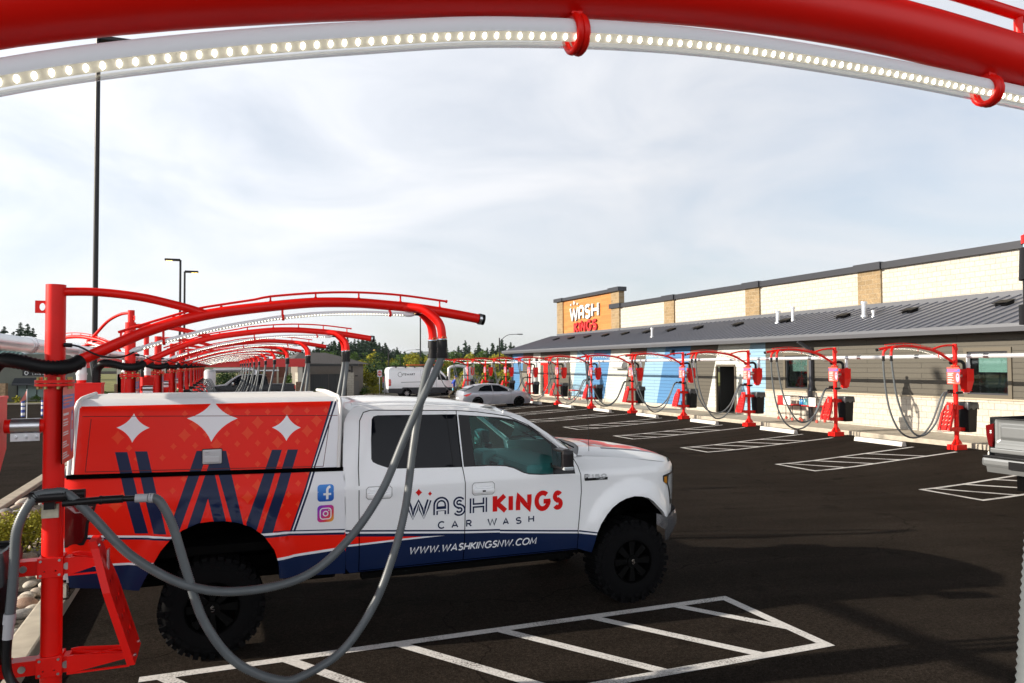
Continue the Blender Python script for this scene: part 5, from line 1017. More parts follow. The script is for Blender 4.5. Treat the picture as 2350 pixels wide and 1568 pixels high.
for y in (YC - .4, YC + .4):
    g = MB(); g.bbox(2.10, 2.58, y - .25, y + .25, .95, 1.12, .05); g.bbox(2.02, 2.18, y - .25, y + .25, 1.05, 1.66, .06); g.bbox(2.05, 2.14, y - .13, y + .13, 1.69, 1.87, .04); g.build('seat', INTER, TR)
g = MB(); g.box(1.1, 3.3, YC - .85, YC + .85, .80, .84); g.box(1.1, 1.2, YC - .82, YC + .82, .84, 1.55); g.box(1.25, 2.58, YC - .68, YC + .68, 2.03, 2.04); g.box(2.10, 2.24, YC + .84, YC + .86, 1.4, 1.9); g.build('cabin_trim', INTER, TR)
g = MB(); g.bbox(2.80, 2.83, YC - .12, YC + .12, 1.86, 1.93, .01); g.cyl((2.83, YC, 1.9), (2.87, YC, 1.95), .01); g.bbox(2.62, 2.74, YC - .1, YC + .1, 1.97, 2.0, .01); g.build('rearview_mirror', INTER, TR)
# ================================================================ OTHER VEHICLES
def vehicle(root, out, arches, wf, paint, glasses, tops, yc, wheels, r, wd, rim_r, rimm, side_paints=(), mats=None, grid=.14, spokes=10, lugs=False, body='body'):
    """out: closed side outline (x, z); tops: [(x_edge, z_edge, rise, bulge_x, material index)] the run over hood, screens and roof"""
    mats = mats or [paint]
    near = lambda x, z, l=0: (x, yc - wf(x, z) - l, z); far = lambda x, z, l=0: (x, yc + wf(x, z) + l, z)
    g = MB(); skin(g, panel2d(out, [], side_paints, grid), near); skin(g, panel2d(out, [], side_paints, grid), far, True)
    n = 10
    for (a, c) in zip(tops, tops[1:]):
        vs = []
        for x, z, rise, bx, mi in (a, c):
            for j in range(n + 1):
                v = -1 + 2 * j / n; vs.append((x + bx * (1 - v * v), yc + v * wf(x, z), z + rise * (1 - abs(v) ** 3)))
        g.add(vs, [(j, n + 1 + j, n + 2 + j, j + 1) for j in range(n)], c[4], True)
    b = g.build(body, mats, root)
    for nm, pol in glasses:
        for f, fl in ((near, False), (far, True)):
            g = MB(); skin(g, panel2d(pol, [], [], .2), lambda x, z: f(x, z, .006), fl); g.build('window', DGLASS, b)
    for ax, az, ar in arches:
        for s in (-1, 1):
            g = MB(); pts = arc(ax, az, ar, ar, -10, 190, 16); y = lambda x, z: yc + s * (wf(x, z) - .004)
            a = [(x, y(x, z), z) for x, z in pts]; c = [(x, yc + s * .45, z) for x, z in pts]; k = len(pts); g.add(a + c, [(i, i + 1, k + i + 1, k + i) for i in range(k - 1)]); g.add(c, [tuple(range(k))]); g.build('wheel_well', DARK, root)
    for x, z in wheels:
        for s in (-1, 1): wheel(root, (x, yc + s * (wf(x, z + .1) - wd / 2 - .01), z), r, wd, -s if False else (1 if s < 0 else -1), rim_r, rimm, lugs=lugs, spokes=spokes)
    return near, far, b
def arched(pts, arches, zb):                                    # closes an outline along the bottom (front to rear) with wheel arches cut in
    o = list(pts)
    for ax, az, ar in sorted(arches, reverse=True):
        a0 = math.degrees(math.asin(max(-1, min(1, (zb - az) / ar)))); o += arc(ax, az, ar, ar, a0, 180 - a0, 12)
    return o
SILV = mat('silver_car_paint', (.36, .37, .41), .3, .4, coat=.5)
BLUEBLK = mat('dark_navy_car_paint', (.002, .003, .006), .25, spec=.25)
RIMS = mat('silver_alloy', (.45, .45, .46), .3, .9)
LAMPR = mat('red_lamp_lens', (.50, .012, .01), .15, coat=.5)
# ---- silver hatchback in the right row
x0, yc, gz0 = 13.75, 44.45, -.14
HB_ = empty('hatchback_car', (x0 + 2.2, yc, gz0), 0, 'silver hatchback with black alloys parked nose-in before the building, right of the walking person', 'car')
def cwf(x, z):
    z -= gz0; b = float(np.interp(z, [.2, .45, .75, .92, .98, 1.38, 1.44], [.80, .875, .90, .885, .86, .58, .50])); u = (x - x0) / 4.52
    return b * float(np.interp(u, [0, .03, .10, .85, .95, 1.0], [.86, .92, 1, 1, .90, .66]))
P_ = lambda L: [(x0 + a, gz0 + b) for a, b in L]
ar = [(x0 + .92, gz0 + .33, .37), (x0 + 3.62, gz0 + .33, .37)]
side = P_([(.06, .28), (.0, .5), (.03, .78), (.10, 1.0), (.42, 1.12), (.85, 1.33), (1.25, 1.42), (1.9, 1.44), (2.4, 1.40), (2.85, 1.22), (3.25, 1.0), (3.8, .93), (4.25, .82), (4.46, .68), (4.52, .45), (4.46, .24)])
o = arched(side, ar, gz0 + .22)
gl = [('w', P_([(.95, 1.02), (1.12, 1.22), (1.45, 1.35), (1.85, 1.375), (1.87, .99)])), ('w', P_([(1.93, .99), (1.92, 1.375), (2.35, 1.34), (2.72, 1.18), (2.98, .99)]))]
tp_ = [(x0 + a, gz0 + b, r, bx, m) for a, b, r, bx, m in [(.02, .30, .0, -.10, 0), (.0, .5, 0, -.12, 0), (.03, .78, .0, -.10, 0), (.10, 1.0, .04, -.10, 0), (.42, 1.12, .03, -.1, 1), (.85, 1.33, .03, -.05, 1), (1.25, 1.42, .03, 0, 0), (1.9, 1.44, .03, 0, 0), (2.4, 1.40, .03, .06, 0), (2.85, 1.22, .05, .16, 1), (3.25, 1.0, .05, .22, 1), (3.8, .93, .05, .2, 0), (4.25, .82, .04, .2, 0), (4.46, .68, .02, .2, 0), (4.52, .45, .0, .16, 2), (4.46, .24, 0, .14, 2)]]
nf, ff, bd = vehicle(HB_, o, ar, cwf, SILV, gl, tp_, yc, [(x0 + .92, gz0 + .325), (x0 + 3.62, gz0 + .325)], .325, .22, .235, RIM, mats=[SILV, DGLASS, BPL], spokes=10)
g = MB()
for f, fl in ((nf, 0), (ff, 1)): skin(g, panel2d(P_([(.03, .78), (.42, .90), (.55, .93), (.40, .78), (.22, .70), (.14, .72)]), [], [], .1), lambda x, z: f(x, z, .012), bool(fl))
g.build('tail_lamp', LAMPR, bd)
g = MB(); skin(g, panel2d(P_([(4.02, .72), (4.42, .66), (4.40, .58), (4.15, .62)]), [], [], .1), lambda x, z: nf(x, z, .01)); g.build('headlight', mat('headlight_lens'), bd)
g = MB(); g.bbox(x0 - .115, x0 - .09, yc - .26, yc + .26, gz0 + .52, gz0 + .65, .01); g.build('number_plate', mat('plate_white', (.6, .6, .6), .5), bd)
g = MB(); g.bbox(x0 - .13, x0 + .10, yc - .80, yc + .80, gz0 + .24, gz0 + .42, .05); g.build('rear_diffuser', BPL, bd)
g = MB(); g.bbox(x0 + 2.86, x0 + 3.0, yc - 1.0, yc - .86, gz0 + .99, gz0 + 1.10, .03); g.build('door_mirror', SILV, HB_)
for a in ((1.12, .93),): g = MB()
for ln in ([(1.90, .98), (1.88, .6), (1.80, .26)], [(1.0, .98), (1.05, .75), (1.28, .55), (1.3, .26)], [(3.05, .98), (3.1, .6), (3.05, .28)]): strip(g, P_(ln), .012, lambda x, z, l: nf(x, z, l), .002)
g.build('door_seam', mat('grey_seam'), bd)
g = MB()
for a in (1.35, 2.35): g.bbox(x0 + a, x0 + a + .18, yc - .93, yc - .885, gz0 + .80, gz0 + .835, .01)
g.build('door_handle', SILV, bd)
g = MB(); g.prism([(x0 + .40, gz0 + 1.145), (x0 + .75, gz0 + 1.30), (x0 + .70, gz0 + 1.33), (x0 + .36, gz0 + 1.19)], 'y', yc - .5, yc + .5); g.build('spoiler', SILV, bd)
# ---- white work van
x0, yv, gz0 = 13.12, 63.0, -.22
VAN = empty('cargo_van', (x0 + 3, yv, gz0), 0, 'white high-roof work van with black lower cladding and roof rack behind the hatchback', 'van')
def vwf(x, z):
    z -= gz0; b = float(np.interp(z, [.3, .5, 1.1, 1.3, 2.2, 2.42, 2.5], [.93, .98, 1.0, .97, .86, .80, .72])); u = (x - x0) / 5.95
    return b * float(np.interp(u, [0, .01, .8, .93, 1.0], [.97, 1, 1, .92, .68]))
ar = [(x0 + 1.55, gz0 + .36, .42), (x0 + 5.35 - .03, gz0 + .36, .42)]
side = P_([(.02, .42), (.0, .6), (.0, 1.4), (.05, 2.3), (.14, 2.47), (.4, 2.52), (4.0, 2.49), (4.35, 2.36), (4.75, 1.95), (5.15, 1.42), (5.6, 1.27), (5.88, 1.12), (5.95, .8), (5.93, .35)])
o = arched(side, ar, gz0 + .34)
gl = [('w', P_([(4.20, 1.45), (4.22, 2.02), (4.46, 2.02), (4.80, 1.70), (4.98, 1.42)]))]
clad = P_([(-.1, .3), (-.1, .78), (1.1, .78), (1.2, .86), (6.2, .80), (6.2, .3)])
tp_ = [(x0 + a, gz0 + b, r, bx, m) for a, b, r, bx, m in [(.02, .42, .0, -.03, 2), (.0, .72, 0, -.04, 0), (.0, 1.4, .0, -.05, 0), (.05, 2.3, .0, -.05, 0), (.14, 2.47, .03, -.03, 0), (.4, 2.52, .04, 0, 0), (4.0, 2.49, .04, .02, 0), (4.35, 2.36, .03, .1, 0), (4.75, 1.95, .03, .18, 1), (5.15, 1.42, .03, .25, 1), (5.6, 1.27, .04, .22, 0), (5.88, 1.12, .02, .2, 0), (5.95, .8, .0, .2, 2), (5.93, .35, 0, .18, 2)]]
nf, ff, bd = vehicle(VAN, o, ar, vwf, WPAINT, gl, tp_, yv, [(x0 + 1.55, gz0 + .36), (x0 + 5.32, gz0 + .36)], .36, .24, .22, RIMS, [(clad, 3)], [WPAINT, DGLASS, BPL, mat('grey_cladding', (.03, .032, .038), .6)], grid=.25, spokes=8)
g = MB(); skin(g, panel2d(P_([(.005, 1.0), (.005, 1.55), (.20, 1.55), (.23, 1.3), (.20, 1.0)]), [], [], .15), lambda x, z: nf(x, z, .01)); g.build('tail_lamp', LAMPR, bd)
g = MB(); text(g, 'STEWART', x0 + 1.1, gz0 + 1.86, .15, .035, lambda x, z, l: nf(x, z, l), .008, width=1.15); strip(g, [(x0 + 1.0 + .19 * math.cos(R(a)), gz0 + 1.93 + .19 * math.sin(R(a))) for a in range(60, 330, 15)], .03, lambda x, z, l: nf(x, z, l), .007); g.build('lettering', BPL, bd)
g = MB(); strip(g, [(x0 + 1.05, gz0 + 1.28), (x0 + 2.75, gz0 + 1.30)], .05, lambda x, z, l: nf(x, z, l), .006)
for a in (2.75, 4.1): strip(g, [(x0 + a, gz0 + .8), (x0 + a, gz0 + 2.3)], .02, lambda x, z, l: nf(x, z, l), .004)
g.build('door_seam', mat('grey_seam'), bd)
g = MB()
for a in (.6, 1.4, 2.2, 3.0, 3.8): g.box(x0 + a, x0 + a + .06, yv - .9, yv + .9, gz0 + 2.56, gz0 + 2.62); g.box(x0 + a, x0 + a + .1, yv - .86, yv - .78, gz0 + 2.48, gz0 + 2.6)
g.box(x0 + .3, x0 + 4.2, yv - .88, yv - .84, gz0 + 2.62, gz0 + 2.66); g.build('roof_rack', BPL, VAN)
g = MB()
for y in (-.45, -.05): g.box(x0 + 1.7, x0 + 4.9, yv + y - .03, yv + y + .03, gz0 + 2.68, gz0 + 2.76)
for k in range(11): g.box(x0 + 1.75 + k * .3, x0 + 1.79 + k * .3, yv - .42, yv - .08, gz0 + 2.70, gz0 + 2.74)
lad = g.build('ladder', mat('orange_fibreglass', (.62, .10, .02), .5), None, (x0 + 3.2, yv - .25, gz0 + 2.68)); tag(lad, 'orange ladder lying on the roof rack of the white van', 'ladder')
g = MB(); g.bbox(x0 + 4.92, x0 + 5.05, yv - 1.22, yv - 1.0, gz0 + 1.4, gz0 + 1.75, .04); g.build('door_mirror', BPL, VAN)
g = MB(); g.bbox(x0 - .12, x0 + .05, yv - .9, yv + .9, gz0 + .42, gz0 + .60, .03); g.build('rear_bumper', mat('grey_bumper', (.35, .35, .35), .6), VAN)
# ---- dark pickup in the left row, facing left
x0, yp, gz0 = -.55, 52.8, 0
DP = empty('pickup_truck', (x0 + 2.4, yp, 0), 0, 'black pickup facing left, seen behind the hanging hoses of the left row', 'pickup truck')
def dwf(x, z): return float(np.interp(z, [.3, .6, 1.0, 1.15, 1.8, 1.87], [.88, .95, .96, .93, .70, .6])) * float(np.interp(x - x0, [0, .25, .6, 5.3], [.70, .92, 1, 1]))
P_ = lambda L: [(x0 + a, b) for a, b in L]
ar = [(x0 + .95, .40, .46), (x0 + 4.2, .40, .46)]
o = arched(P_([(.02, .4), (.0, .95), (.12, 1.16), (1.12, 1.25), (1.5, 1.60), (1.85, 1.85), (2.2, 1.90), (3.3, 1.90), (3.52, 1.80), (3.62, 1.30), (5.28, 1.28), (5.32, .9), (5.30, .5)]), ar, .45)
gl = [('w', P_([(1.42, 1.28), (1.68, 1.55), (1.95, 1.76), (2.5, 1.80), (2.5, 1.27)])), ('w', P_([(2.58, 1.27), (2.58, 1.80), (3.2, 1.79), (3.36, 1.7), (3.4, 1.28)]))]
tp_ = [(x0 + a, b, r, bx, m) for a, b, r, bx, m in [(.02, .4, 0, -.15, 1), (.0, .95, 0, -.18, 1), (.12, 1.16, .02, -.15, 0), (1.12, 1.25, .06, -.15, 0), (1.5, 1.60, .04, -.12, 2), (1.85, 1.85, .03, -.08, 2), (2.2, 1.90, .03, 0, 0), (3.3, 1.90, .03, 0, 0), (3.52, 1.80, .02, 0, 0), (3.62, 1.30, 0, 0, 2), (5.28, 1.28, -.01, 0, 1), (5.32, .9, 0, .02, 0), (5.30, .5, 0, .02, 0)]]
vehicle(DP, o, ar, dwf, BLUEBLK, gl, tp_, yp, [(x0 + .95, .40), (x0 + 4.2, .40)], .40, .26, .25, RIMS, mats=[BLUEBLK, BPL, DGLASS], grid=.25, spokes=6)
g = MB(); g.bbox(x0 + 5.25, x0 + 5.34, yp - .95, yp - .80, .85, 1.2, .02); g.build('tail_lamp', LAMPR, DP)
g = MB(); g.bbox(x0 + 1.38, x0 + 1.52, yp - 1.16, yp - .95, 1.22, 1.42, .03); g.build('door_mirror', CHROME, DP)
g = MB(); g.bbox(x0 + .02, x0 + .25, yp - .88, yp - .65, .95, 1.08, .02); g.build('headlight', mat('headlight_lens'), DP)
g = MB(); g.bbox(x0 + 5.28, x0 + 5.5, yp - .9, yp + .9, .5, .66, .03); g.build('rear_bumper', CHROME, DP)
# ---- silver pickup at the right edge, seen from behind
xr_, yl, gz0 = 12.62, 9.44, -.27                                # rear face, left (far) corner
SP = empty('pickup_truck', (xr_ + 2.8, yl - 1.0, gz0), 0, 'silver pickup at the right picture edge, its tailgate and left tail light showing', 'pickup truck')
yc2 = yl - 1.0
def swf(x, z): return float(np.interp(z - gz0, [.5, .9, 1.3, 1.66, 1.74], [.94, 1.0, 1.0, .975, .94]))
bx0 = xr_
ar = [(bx0 + 1.35, gz0 + .46, .52)]
TG = mat('silver_truck_paint', (.19, .20, .205), .34, .35, coat=.25)
side = [(bx0, gz0 + 1.05), (bx0, gz0 + 1.72), (bx0 + .06, gz0 + 1.75), (bx0 + 2.1, gz0 + 1.75), (bx0 + 2.12, gz0 + 2.2), (bx0 + 2.35, gz0 + 2.32), (bx0 + 3.6, gz0 + 2.3), (bx0 + 4.35, gz0 + 1.75), (bx0 + 5.6, gz0 + 1.6), (bx0 + 5.8, gz0 + 1.1), (bx0 + 5.75, gz0 + .6)]
ar = [(bx0 + 1.3, gz0 + .60, .56), (bx0 + 4.9, gz0 + .60, .56)]
o = arched(side, ar, gz0 + .82)
def sw2(x, z): return swf(x, z) * float(np.interp(z - gz0, [1.75, 2.3], [1, .8])) * float(np.interp(x - bx0, [0, .05, 5.2, 5.8], [.985, 1, 1, .8]))
gl = [('w', [(bx0 + 2.35, gz0 + 1.78), (bx0 + 2.4, gz0 + 2.2), (bx0 + 3.5, gz0 + 2.2), (bx0 + 4.1, gz0 + 1.78)])]
tp_ = [(bx0 + 2.1, gz0 + 1.75, 0, 0, 0), (bx0 + 2.12, gz0 + 2.2, 0, 0, 1), (bx0 + 2.35, gz0 + 2.32, .03, 0, 0), (bx0 + 3.6, gz0 + 2.3, .03, 0, 0), (bx0 + 4.35, gz0 + 1.75, .03, .2, 1), (bx0 + 5.6, gz0 + 1.6, .04, .1, 0), (bx0 + 5.8, gz0 + 1.1, 0, .1, 0), (bx0 + 5.75, gz0 + .6, 0, .1, 0)]
vehicle(SP, o, ar, sw2, TG, gl, tp_, yc2, [(bx0 + 1.3, gz0 + .46), (bx0 + 4.9, gz0 + .46)], .46, .29, .26, RIM, mats=[TG, DGLASS], grid=.2, lugs=True, spokes=6)
g = MB(); g.box(bx0 + .06, bx0 + 2.1, yc2 - .92, yc2 + .92, gz0 + 1.15, gz0 + 1.2); g.box(bx0 + .02, bx0 + 2.1, yc2 + .90, yc2 + .975, gz0 + 1.2, gz0 + 1.765); g.box(bx0 + .02, bx0 + 2.1, yc2 - .975, yc2 - .90, gz0 + 1.2, gz0 + 1.765); g.box(bx0 + .02, bx0 + .08, yc2 - .9, yc2 + .9, gz0 + 1.05, gz0 + 1.755); g.build('bed_liner', BPL, SP)
def tgf(y, z):                                                 # pressed tailgate: outer frame, sunken band, raised centre panel
    d = min(y - (yc2 - .80), (yc2 + .80) - y, z - (gz0 + 1.37), (gz0 + 1.69) - z); return bx0 - .012 + (.030 if -.02 < d < .045 else (-.018 if d >= .045 else 0)) - .02 * np.clip((gz0 + 1.30 - z) / .1, 0, 1)
g = MB(); pn = panel2d([(yc2 + .86, gz0 + 1.24), (yc2 + .86, gz0 + 1.70), (yc2 + .84, gz0 + 1.735), (yc2 - .84, gz0 + 1.735), (yc2 - .86, gz0 + 1.70), (yc2 - .86, gz0 + 1.24)], [], [], .028)
skin(g, pn, lambda y, z: (tgf(y, z), y, z)); tgo = g.build('tailgate', TG, SP)
g = MB(); f = lambda u, v, l: (bx0 - .03 - l, yl - 1.0 - u, v)
for i in range(5): pass
for k in range(3): glyph(g, 'G', -.24, -.09, gz0 + 1.46, gz0 + 1.58, .032, f, .004 * k); glyph(g, 'M', -.07, .08, gz0 + 1.46, gz0 + 1.58, .032, f, .004 * k); glyph(g, 'C', .10, .24, gz0 + 1.46, gz0 + 1.58, .032, f, .004 * k)
g.build('badge', mat('badge_red', (.55, .01, .01), .25), tgo)
for s in (1, -1):
    g = MB(); y0, y1 = sorted((yc2 + s * .865, yc2 + s * 1.0)); g.prism([(y0 if s > 0 else y1, gz0 + 1.66), (yc2 + s * 1.015, gz0 + 1.62), (yc2 + s * 1.005, gz0 + 1.45), (yc2 + s * .965, gz0 + 1.27), (yc2 + s * .905, gz0 + 1.25), (yc2 + s * .875, gz0 + 1.4)], 'x', bx0 - .035, bx0 + .25); tl = g.build('tail_light', mat('deep_red_lens', (.11, .004, .005), .15, spec=.25), SP)
    g = MB(); g.prism([(yc2 + s * .870, gz0 + 1.64), (yc2 + s * .925, gz0 + 1.62), (yc2 + s * .965, gz0 + 1.45), (yc2 + s * .935, gz0 + 1.27), (yc2 + s * .895, gz0 + 1.28)], 'x', bx0 - .042, bx0 - .034); g.build('dark_lens', mat('dark_red_lens'), tl)
    g = MB(); g.box(bx0 - .046, bx0 - .043, min(yc2 + s * .90, yc2 + s * .93), max(yc2 + s * .90, yc2 + s * .93), gz0 + 1.52, gz0 + 1.54); g.box(bx0 - .046, bx0 - .043, min(yc2 + s * .90, yc2 + s * .93), max(yc2 + s * .90, yc2 + s * .93), gz0 + 1.49, gz0 + 1.51); g.build('reverse_lens', PVC, tl)
g = MB(); g.bbox(bx0 - .03, bx0 + .05, yc2 - .95, yc2 + .95, gz0 + 1.15, gz0 + 1.235, .02); g.bbox(bx0 - .22, bx0 + .10, yc2 - .97, yc2 + .97, gz0 + .93, gz0 + 1.08, .045)
g.prism([(bx0 - .20, gz0 + .96), (bx0 - .17, gz0 + .83), (bx0 + .1, gz0 + .83), (bx0 + .1, gz0 + .96)], 'y', yc2 - .9, yc2 + .90)
g.build('rear_bumper', mat('bright_bumper', (.26, .27, .275), .32, .6), SP)
g = MB(); g.bbox(bx0 - .21, bx0 + .08, yc2 - .95, yc2 + .95, gz0 + 1.082, gz0 + 1.115, .012); g.box(bx0 - .227, bx0 - .218, yc2 - .48, yc2 + .48, gz0 + .92, gz0 + 1.05); g.build('step_pad', BPL, SP)
g = MB(); g.box(bx0, bx0 + 5.5, yc2 - .5, yc2 + .5, gz0 + .55, gz0 + .8); g.build('chassis', mat('chassis_black'), SP)
# ================================================================ PERSON
def person():
    px, py, pz = 17.35, 57.6, -.12
    root = empty('person', (px, py, pz), 0, 'person in blue shirt, blue cap and khaki trousers striding between van and hatchback', 'person')
    J = {'pelvis': (0, 0, .92, .125), 'belly': (.03, 0, 1.08, .13), 'chest': (.09, 0, 1.30, .15), 'neck': (.15, 0, 1.46, .06), 'head0': (.18, 0, 1.54, .075), 'head': (.20, 0, 1.62, .098), 'crown': (.205, 0, 1.70, .075),
         'hipL': (0, .09, .88, .095), 'kneeL': (.26, .10, .50, .062), 'ankL': (.32, .10, .10, .045), 'toeL': (.46, .10, .05, .04),
         'hipR': (0, -.09, .88, .095), 'kneeR': (-.08, -.10, .48, .062), 'ankR': (-.42, -.10, .18, .045), 'toeR': (-.33, -.10, .05, .04),
         'shL': (.09, .17, 1.40, .06), 'elL': (-.06, .24, 1.14, .043), 'wrL': (.06, .26, .92, .032), 'haL': (.09, .26, .85, .038),
         'shR': (.09, -.17, 1.40, .06), 'elR': (-.10, -.24, 1.16, .043), 'wrR': (-.16, -.27, .93, .032), 'haR': (-.15, -.27, .86, .038)}
    E_ = [('pelvis', 'belly'), ('belly', 'chest'), ('chest', 'neck'), ('neck', 'head0'), ('head0', 'head'), ('head', 'crown')]
    for s in 'LR': E_ += [('pelvis', 'hip' + s), ('hip' + s, 'knee' + s), ('knee' + s, 'ank' + s), ('ank' + s, 'toe' + s), ('chest', 'sh' + s), ('sh' + s, 'el' + s), ('el' + s, 'wr' + s), ('wr' + s, 'ha' + s)]
    ks = list(J); me = bpy.data.meshes.new('tmp'); me.from_pydata([J[k][:3] for k in ks], [(ks.index(a), ks.index(b_)) for a, b_ in E_], [])
    ob = bpy.data.objects.new('tmp', me); C.objects.link(ob); md = ob.modifiers.new('s', 'SKIN'); ob.modifiers.new('u', 'SUBSURF').levels = 2
    for i, k in enumerate(ks): v = me.skin_vertices[0].data[i]; v.radius = (J[k][3],) * 2; v.use_root = (k == 'pelvis')
    dg = bpy.context.evaluated_depsgraph_get(); m2 = bpy.data.meshes.new_from_object(ob.evaluated_get(dg)); bpy.data.objects.remove(ob)
    for m in (mat('skin_tone', (.45, .25, .17), .6), mat('royal_blue_shirt', (.02, .06, .38), .8), mat('khaki_trousers', (.10, .08, .045), .85), mat('pale_shoes', (.62, .52, .28), .7)): m2.materials.append(m)
    for p in m2.polygons:
        c = p.center; p.use_smooth = True; arm = abs(c.y) > .19
        p.material_index = 0 if (c.z > 1.46 or (arm and c.z < 1.12)) else (1 if c.z > .93 else (2 if c.z > .13 or (c.x < -.3 and c.z > .20) else 3))
    b_ = bpy.data.objects.new('body', m2); C.objects.link(b_); b_.parent = root
    g = MB(); g.ball((px + .19, py, pz + 1.68), .112, sc=(1, .9, .75), sub=2); g.bbox(px + .24, px + .38, py - .07, py + .07, pz + 1.665, pz + 1.685, .006); g.build('cap', mat('blue_cap', (.02, .08, .42), .7), root)
    g = MB(); g.ball((px + .15, py, pz + 1.65), .108, sc=(.9, .95, .7), sub=2); g.build('hair', mat('blond_hair', (.40, .26, .08), .8), root)
    g = MB()
    for s in (-1, 1): g.ball((px + .290, py + s * .032, pz + 1.625), .011)
    g.ball((px + .302, py, pz + 1.60), .018); g.box(px + .285, px + .294, py - .02, py + .02, pz + 1.562, pz + 1.568)
    g.build('face', mat('face_detail', (.22, .10, .08), .6), root)
    g = MB()
    for k, (yy, ln) in enumerate(((-.30, .06), (-.29, .07), (-.275, .075), (-.26, .065))): g.tube([(px - .15, py + yy + .01, pz + .85), (px - .14, py + yy, pz + .82), (px - .12, py + yy, pz + .82 - ln * .3), (px - .11, py + yy, pz + .80)], .009, 8)
    g.tube([(px - .14, py - .25, pz + .87), (px - .11, py - .24, pz + .84)], .010, 8); g.build('fingers', MATS['skin_tone'], root)
    bt = empty('spray_bottle', (px - .13, py - .30, pz + .60), 0, 'pale blue spray bottle held low by the striding person', 'spray bottle'); bt.parent = None
    g = MB(); z = pz + .60; cx, cy = px - .13, py - .30; g.tube([(cx, cy, z), (cx, cy, z + .15), (cx, cy, z + .19), (cx, cy, z + .22)], [.045, .045, .02, .014], 14); g.build('bottle', mat('light_blue_liquid', (.12, .50, .62), .2), bt)
    g = MB(); g.cyl((cx, cy, z + .22), (cx, cy, z + .245), .018); g.bbox(cx - .03, cx + .05, cy - .012, cy + .012, z + .245, z + .275, .005); g.build('trigger', PVC, bt)
person()
# ================================================================ LIGHT POLES
def street_lamp(x, y, h, r, arms, label, curved=False, base=0.):
    root = empty('street_lamp', (x, y, base), 0, label, 'street lamp', 'dark car park light poles')
    g = MB(); g.cyl((x, y, base), (x, y, h), r, r * .85, 14); g.cyl((x, y, base), (x, y, base + .5), r * 2.4); g.build('pole', BPL, root)
    for s, l, sy in arms:
        if curved:
            g = MB(); g.tube(spline([(x, y, h - .5), (x + s * l * .4, y + sy * .4, h + .35), (x + s * l, y + sy, h + .5)], .3), r * .4, 8); g.bbox(x + s * l - .35, x + s * l + .35, y + sy - .15, y + sy + .15, h + .42, h + .54, .03); g.build('lamp_head', BPL, root)
        else:
            a, b_ = sorted((x, x + s * l)); g = MB(); g.bbox(a, b_, y - .16, y + .16, h - .06, h + .06, .03); hd = g.build('lamp_head', BPL, root)
            g = MB(); cx = x + s * l * .72
            for k in range(4): g.box(cx - .16 + k * .09, cx - .11 + k * .09, y - .08, y + .08, h - .075, h - .062)
            g.build('diodes', mat('amber_lit_diode', (1, .7, .3), .5, emit=((1, .62, .15), 5)), hd)
street_lamp(-2.95, 22.0, 10.97, .068, [(1, 1.05, 0)], 'tall black light pole rising behind the nearest red vacuum post')
street_lamp(-2.16, 50, 8.92, .075, [(-1, .87, 0)], 'slim dark light pole with its head pointing left, left one of the far pair')
street_lamp(-1.94, 50.6, 8.30, .07, [(1, .78, 0)], 'slim dark light pole with its head pointing right, right one of the far pair')
street_lamp(30.6, 120, 10.9, .12, [(-1, 1.2, 0)], 'distant light pole standing right behind the hanging hoses')
street_lamp(25.4, 120, 5.0, .12, [(-1, 3.2, 0)], 'short distant light pole above the white van, its head pointing left', base=-1)
street_lamp(28.2, 124, 4.6, .06, [(1, 3.0, 0)], 'short distant lamp with a curved arm right of the head-left pole', True, base=-1)
street_lamp(33.2, 90, 5.9, .09, [(1, 2.8, 0)], 'dark lamp post with a long curved arm left of the building', True)
# ================================================================ SIGNS BY THE VAN
def signpost(x, y, gz_, h, label, kind):
    root = empty('road_sign', (x, y, gz_), 0, label, 'sign')
    g = MB(); g.cyl((x, y, gz_), (x, y, h), .035, n=10); g.build('post', ALU, root)
    F = lambda u, v, l: (x + u, y - .06 - l, v)
    g = MB()
    if kind == 'dne':
        g.bbox(x - .21, x + .21, y - .06, y - .045, h - .62, h, .003); pl = g.build('plate', PVC, root)
        g = MB(); skin(g, panel2d(arc(0, h - .31, .185, .25, 0, 345, 24), [], [], .2), lambda u, v: F(u, v, .004), sm=False); g.build('red_disc', mat('sign_red'), pl)
        g = MB(); text(g, 'DO NOT', -.13, h - .22, .07, .014, F, .008, width=.26); text(g, 'ENTER', -.12, h - .50, .07, .014, F, .008, width=.24); g.add([F(-.15, h - .355, .009), F(.15, h - .355, .009), F(.15, h - .275, .009), F(-.15, h - .275, .009)], [(0, 1, 2, 3)]); g.build('lettering', PVC, pl)
    else:
        g.bbox(x - .19, x + .19, y - .06, y - .045, h - 1.0, h, .003); pl = g.build('plate', PVC, root)
        g = MB(); g.box(x - .175, x + .175, y - .066, y - .061, h - .5, h - .02, 0); g.box(x - .175, x + .175, y - .066, y - .061, h - .98, h - .52, 1); g.build('colour_fields', [mat('sign_red'), mat('sign_navy')], pl)
        g = MB()
        for v, s in ((h - .30, 1), (h - .80, -1)): q = concave([(0, v + .15), (.09, v), (0, v - .15), (-.09, v)], .3); g.add([F(a, b_, .01) for a, b_ in q], [tuple(range(len(q)))])
        g.build('lettering', PVC, pl)
signpost(13.57, 68, -.25, 2.07, 'white and red do not enter sign on a post left of the white van', 'dne')
signpost(14.02, 68, -.25, 1.47, 'small red over blue sign beside the do not enter sign', 'info')
